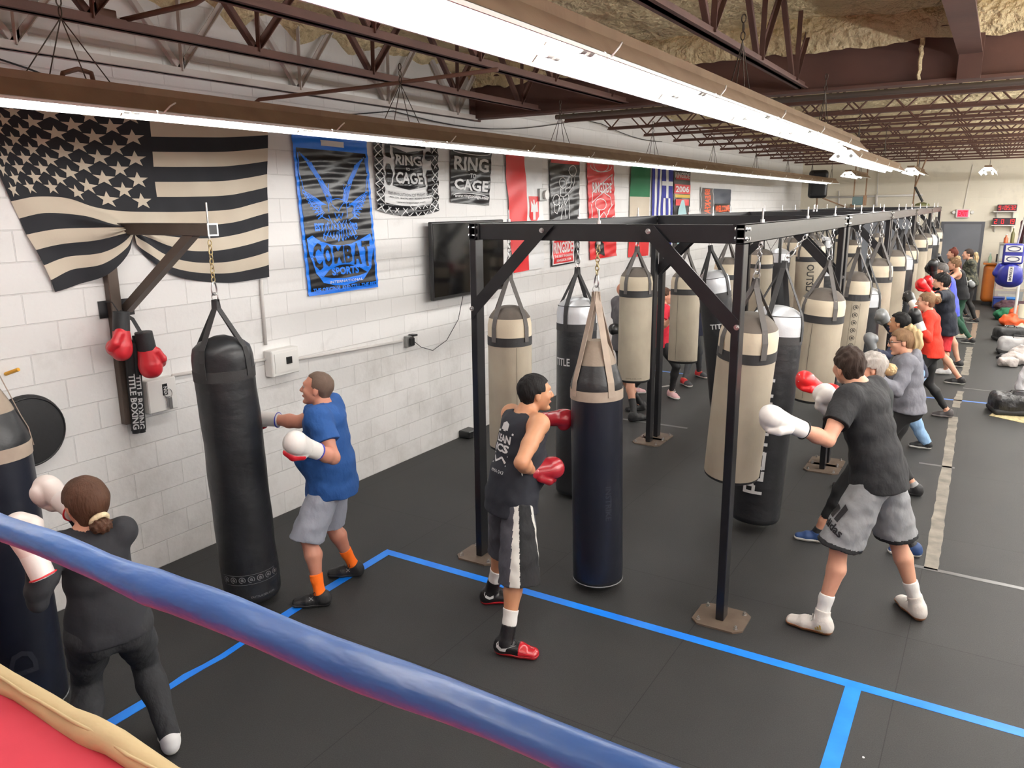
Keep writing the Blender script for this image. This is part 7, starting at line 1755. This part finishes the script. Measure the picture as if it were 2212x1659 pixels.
def duffel(px, py, L, w_, h_, rot, m1, m2, label):
    c = onz(px, py); o = empty('gym_bag', (c.x, c.y, 0), label, 'gym bag'); d = hdir(rot); s_ = Vector((-d.y, d.x, 0)); cc = Vector((c.x, c.y, h_*.52))
    blob('body', m1, [rbox(cc, (L/2, w_/2, h_/2), h_*.28, rot)], .012, .012, 24, parent=o)
    blob('base_panel', m2, [rbox((c.x, c.y, h_*.16), (L/2+.008, w_/2+.008, h_*.15), h_*.14, rot)], .012, parent=o)
    for k_ in (-1, 1):
        MB().ribbon([cc-d*L*.2+s_*w_*.25*k_+Vector((0, 0, h_*.3)), cc-d*L*.12+s_*w_*.1*k_+Vector((0, 0, h_*.62)), cc+d*L*.12+s_*w_*.1*k_+Vector((0, 0, h_*.62)), cc+d*L*.2+s_*w_*.25*k_+Vector((0, 0, h_*.3))], s_, .035, .005).build('handle', m2, o)
    return o
duffel(2180, 735, .55, .36, .26, 20, cloth('black_nylon', (34, 34, 36), .6), blkc, 'black gym bag on the floor before the orange bag')
duffel(2196, 765, .62, .34, .30, 5, cloth('grey_white_nylon', (176, 174, 174), .6), blkc, 'grey and white gym bag with black base on the floor')
heap('hooded_sweater', [(2176, 791, .16, .12, .09), (2190, 786, .2, .16, .12), (2206, 780, .2, .2, .16)], cloth('pale_grey_fleece', (186, 178, 174), b=.9, sc=12), 'pale grey sweater crumpled on the floor', 'clothes', .012, .03, 26)
heap('dark_scarf', [(2170, 775, .14, .08, .05), (2180, 774, .14, .08, .05)], blkc, 'small dark cloth lying beside the pale sweater', 'clothes')
a, b_, c_, d_ = onz(2137, 898), onz(2240, 921), onz(2250, 880), onz(2165, 877)
mb = MB(); mb.poly([(v.x, v.y, .006) for v in (a, b_, c_, d_)]).poly([(v.x, v.y, .001) for v in (d_, c_, b_, a)]); mb.add([(v.x, v.y, z) for z in (.001, .006) for v in (a, b_, c_, d_)], [(0, 1, 5, 4), (1, 2, 6, 5), (2, 3, 7, 6), (3, 0, 4, 7)])
tag(mb.build('patterned_towel', mat('leopard_cloth', (196, 180, 136), .8, var=.1, vscale=26, rgb2=(60, 54, 44)), base=a), 'cream patterned towel spread under the black bag', 'towel')
duffel(2196, 892, .62, .42, .26, 15, cloth('shiny_black_nylon', (30, 30, 33), .35, b=.8, sc=10), blkc, 'shiny black gym bag standing on the patterned towel')
heap('white_towel', [(2208, 884, .12, .1, .36)], cloth('white_towel_cloth', (206, 206, 210), b=.6, sc=10), 'white towel stuffed in the shiny black bag', 'towel', fold=.01)
o = wallpt(1015, 928, XW+.1); tag(MB().bb((XW+.002, o.y-.1, .002), (XW+.16, o.y+.1, .09), .01).build('floor_box', pk, base=(XW+.08, o.y, 0)), 'small black box on the floor against the wall by the left rig post', 'box')
for i, (px, py) in enumerate(((1375, 872), (1435, 835))):
    a = onz(px, py); tag(MB().box((a.x, a.y, .003), (.22, .06, .002), (hdir(60), hdir(150), Vector((0, 0, 1)))).build('paper_scrap', mat('paper', (170, 166, 162), .8), base=a), ('white scrap of paper on the mat before the bald man', 'white scrap of paper on the mat by the red shirted woman')[i], 'paper')
a = onz(1865, 1637); tag(MB().cyl((a.x, a.y, .0005), (a.x, a.y, .004), .006, seg=10).build('white_pellet', boxm, base=a), 'tiny white pellet on the mat beside the branching tape', 'debris')

brp = mat('brown_conduit', (110, 78, 64), .6)
tag(MB().tube([wallpt(545, 228, XW+.03), onx(560, 215, XW+.12), onx(800, 187, -4.42), onx(1075, 150, -3.2)], .016, 8).build('conduit', brp, base=wallpt(545, 228), smooth=True), 'brown conduit slanting from the wall up across the trusses', 'conduit')
tag(MB().tube([onx(262, 44, -4.42), onx(420, 8, -4.0), onx(470, -25, -3.7)], .016, 8).build('conduit', brp, base=onx(262, 44, -4.42), smooth=True), 'brown conduit leaving the small box on the left truss', 'conduit')
p = onx(228, 40, -4.45); tag(MB().bb((p.x-.05, p.y-.06, p.z-.03), (p.x+.02, p.y+.06, p.z+.05), .005).build('junction_box', brp, base=p), 'small brown junction box on the left roof truss', 'box')
p = wallpt(165, 165, -3.95); tag(MB().tube([onx(132, 178, -3.80), onx(136, 158, -3.85), onx(168, 149, -3.9), onx(197, 158, -3.9), onx(204, 184, -3.82)], .012, 8).build('flexible_conduit', brp, base=p, smooth=True), 'brown flexible conduit arching over the left light row', 'conduit')
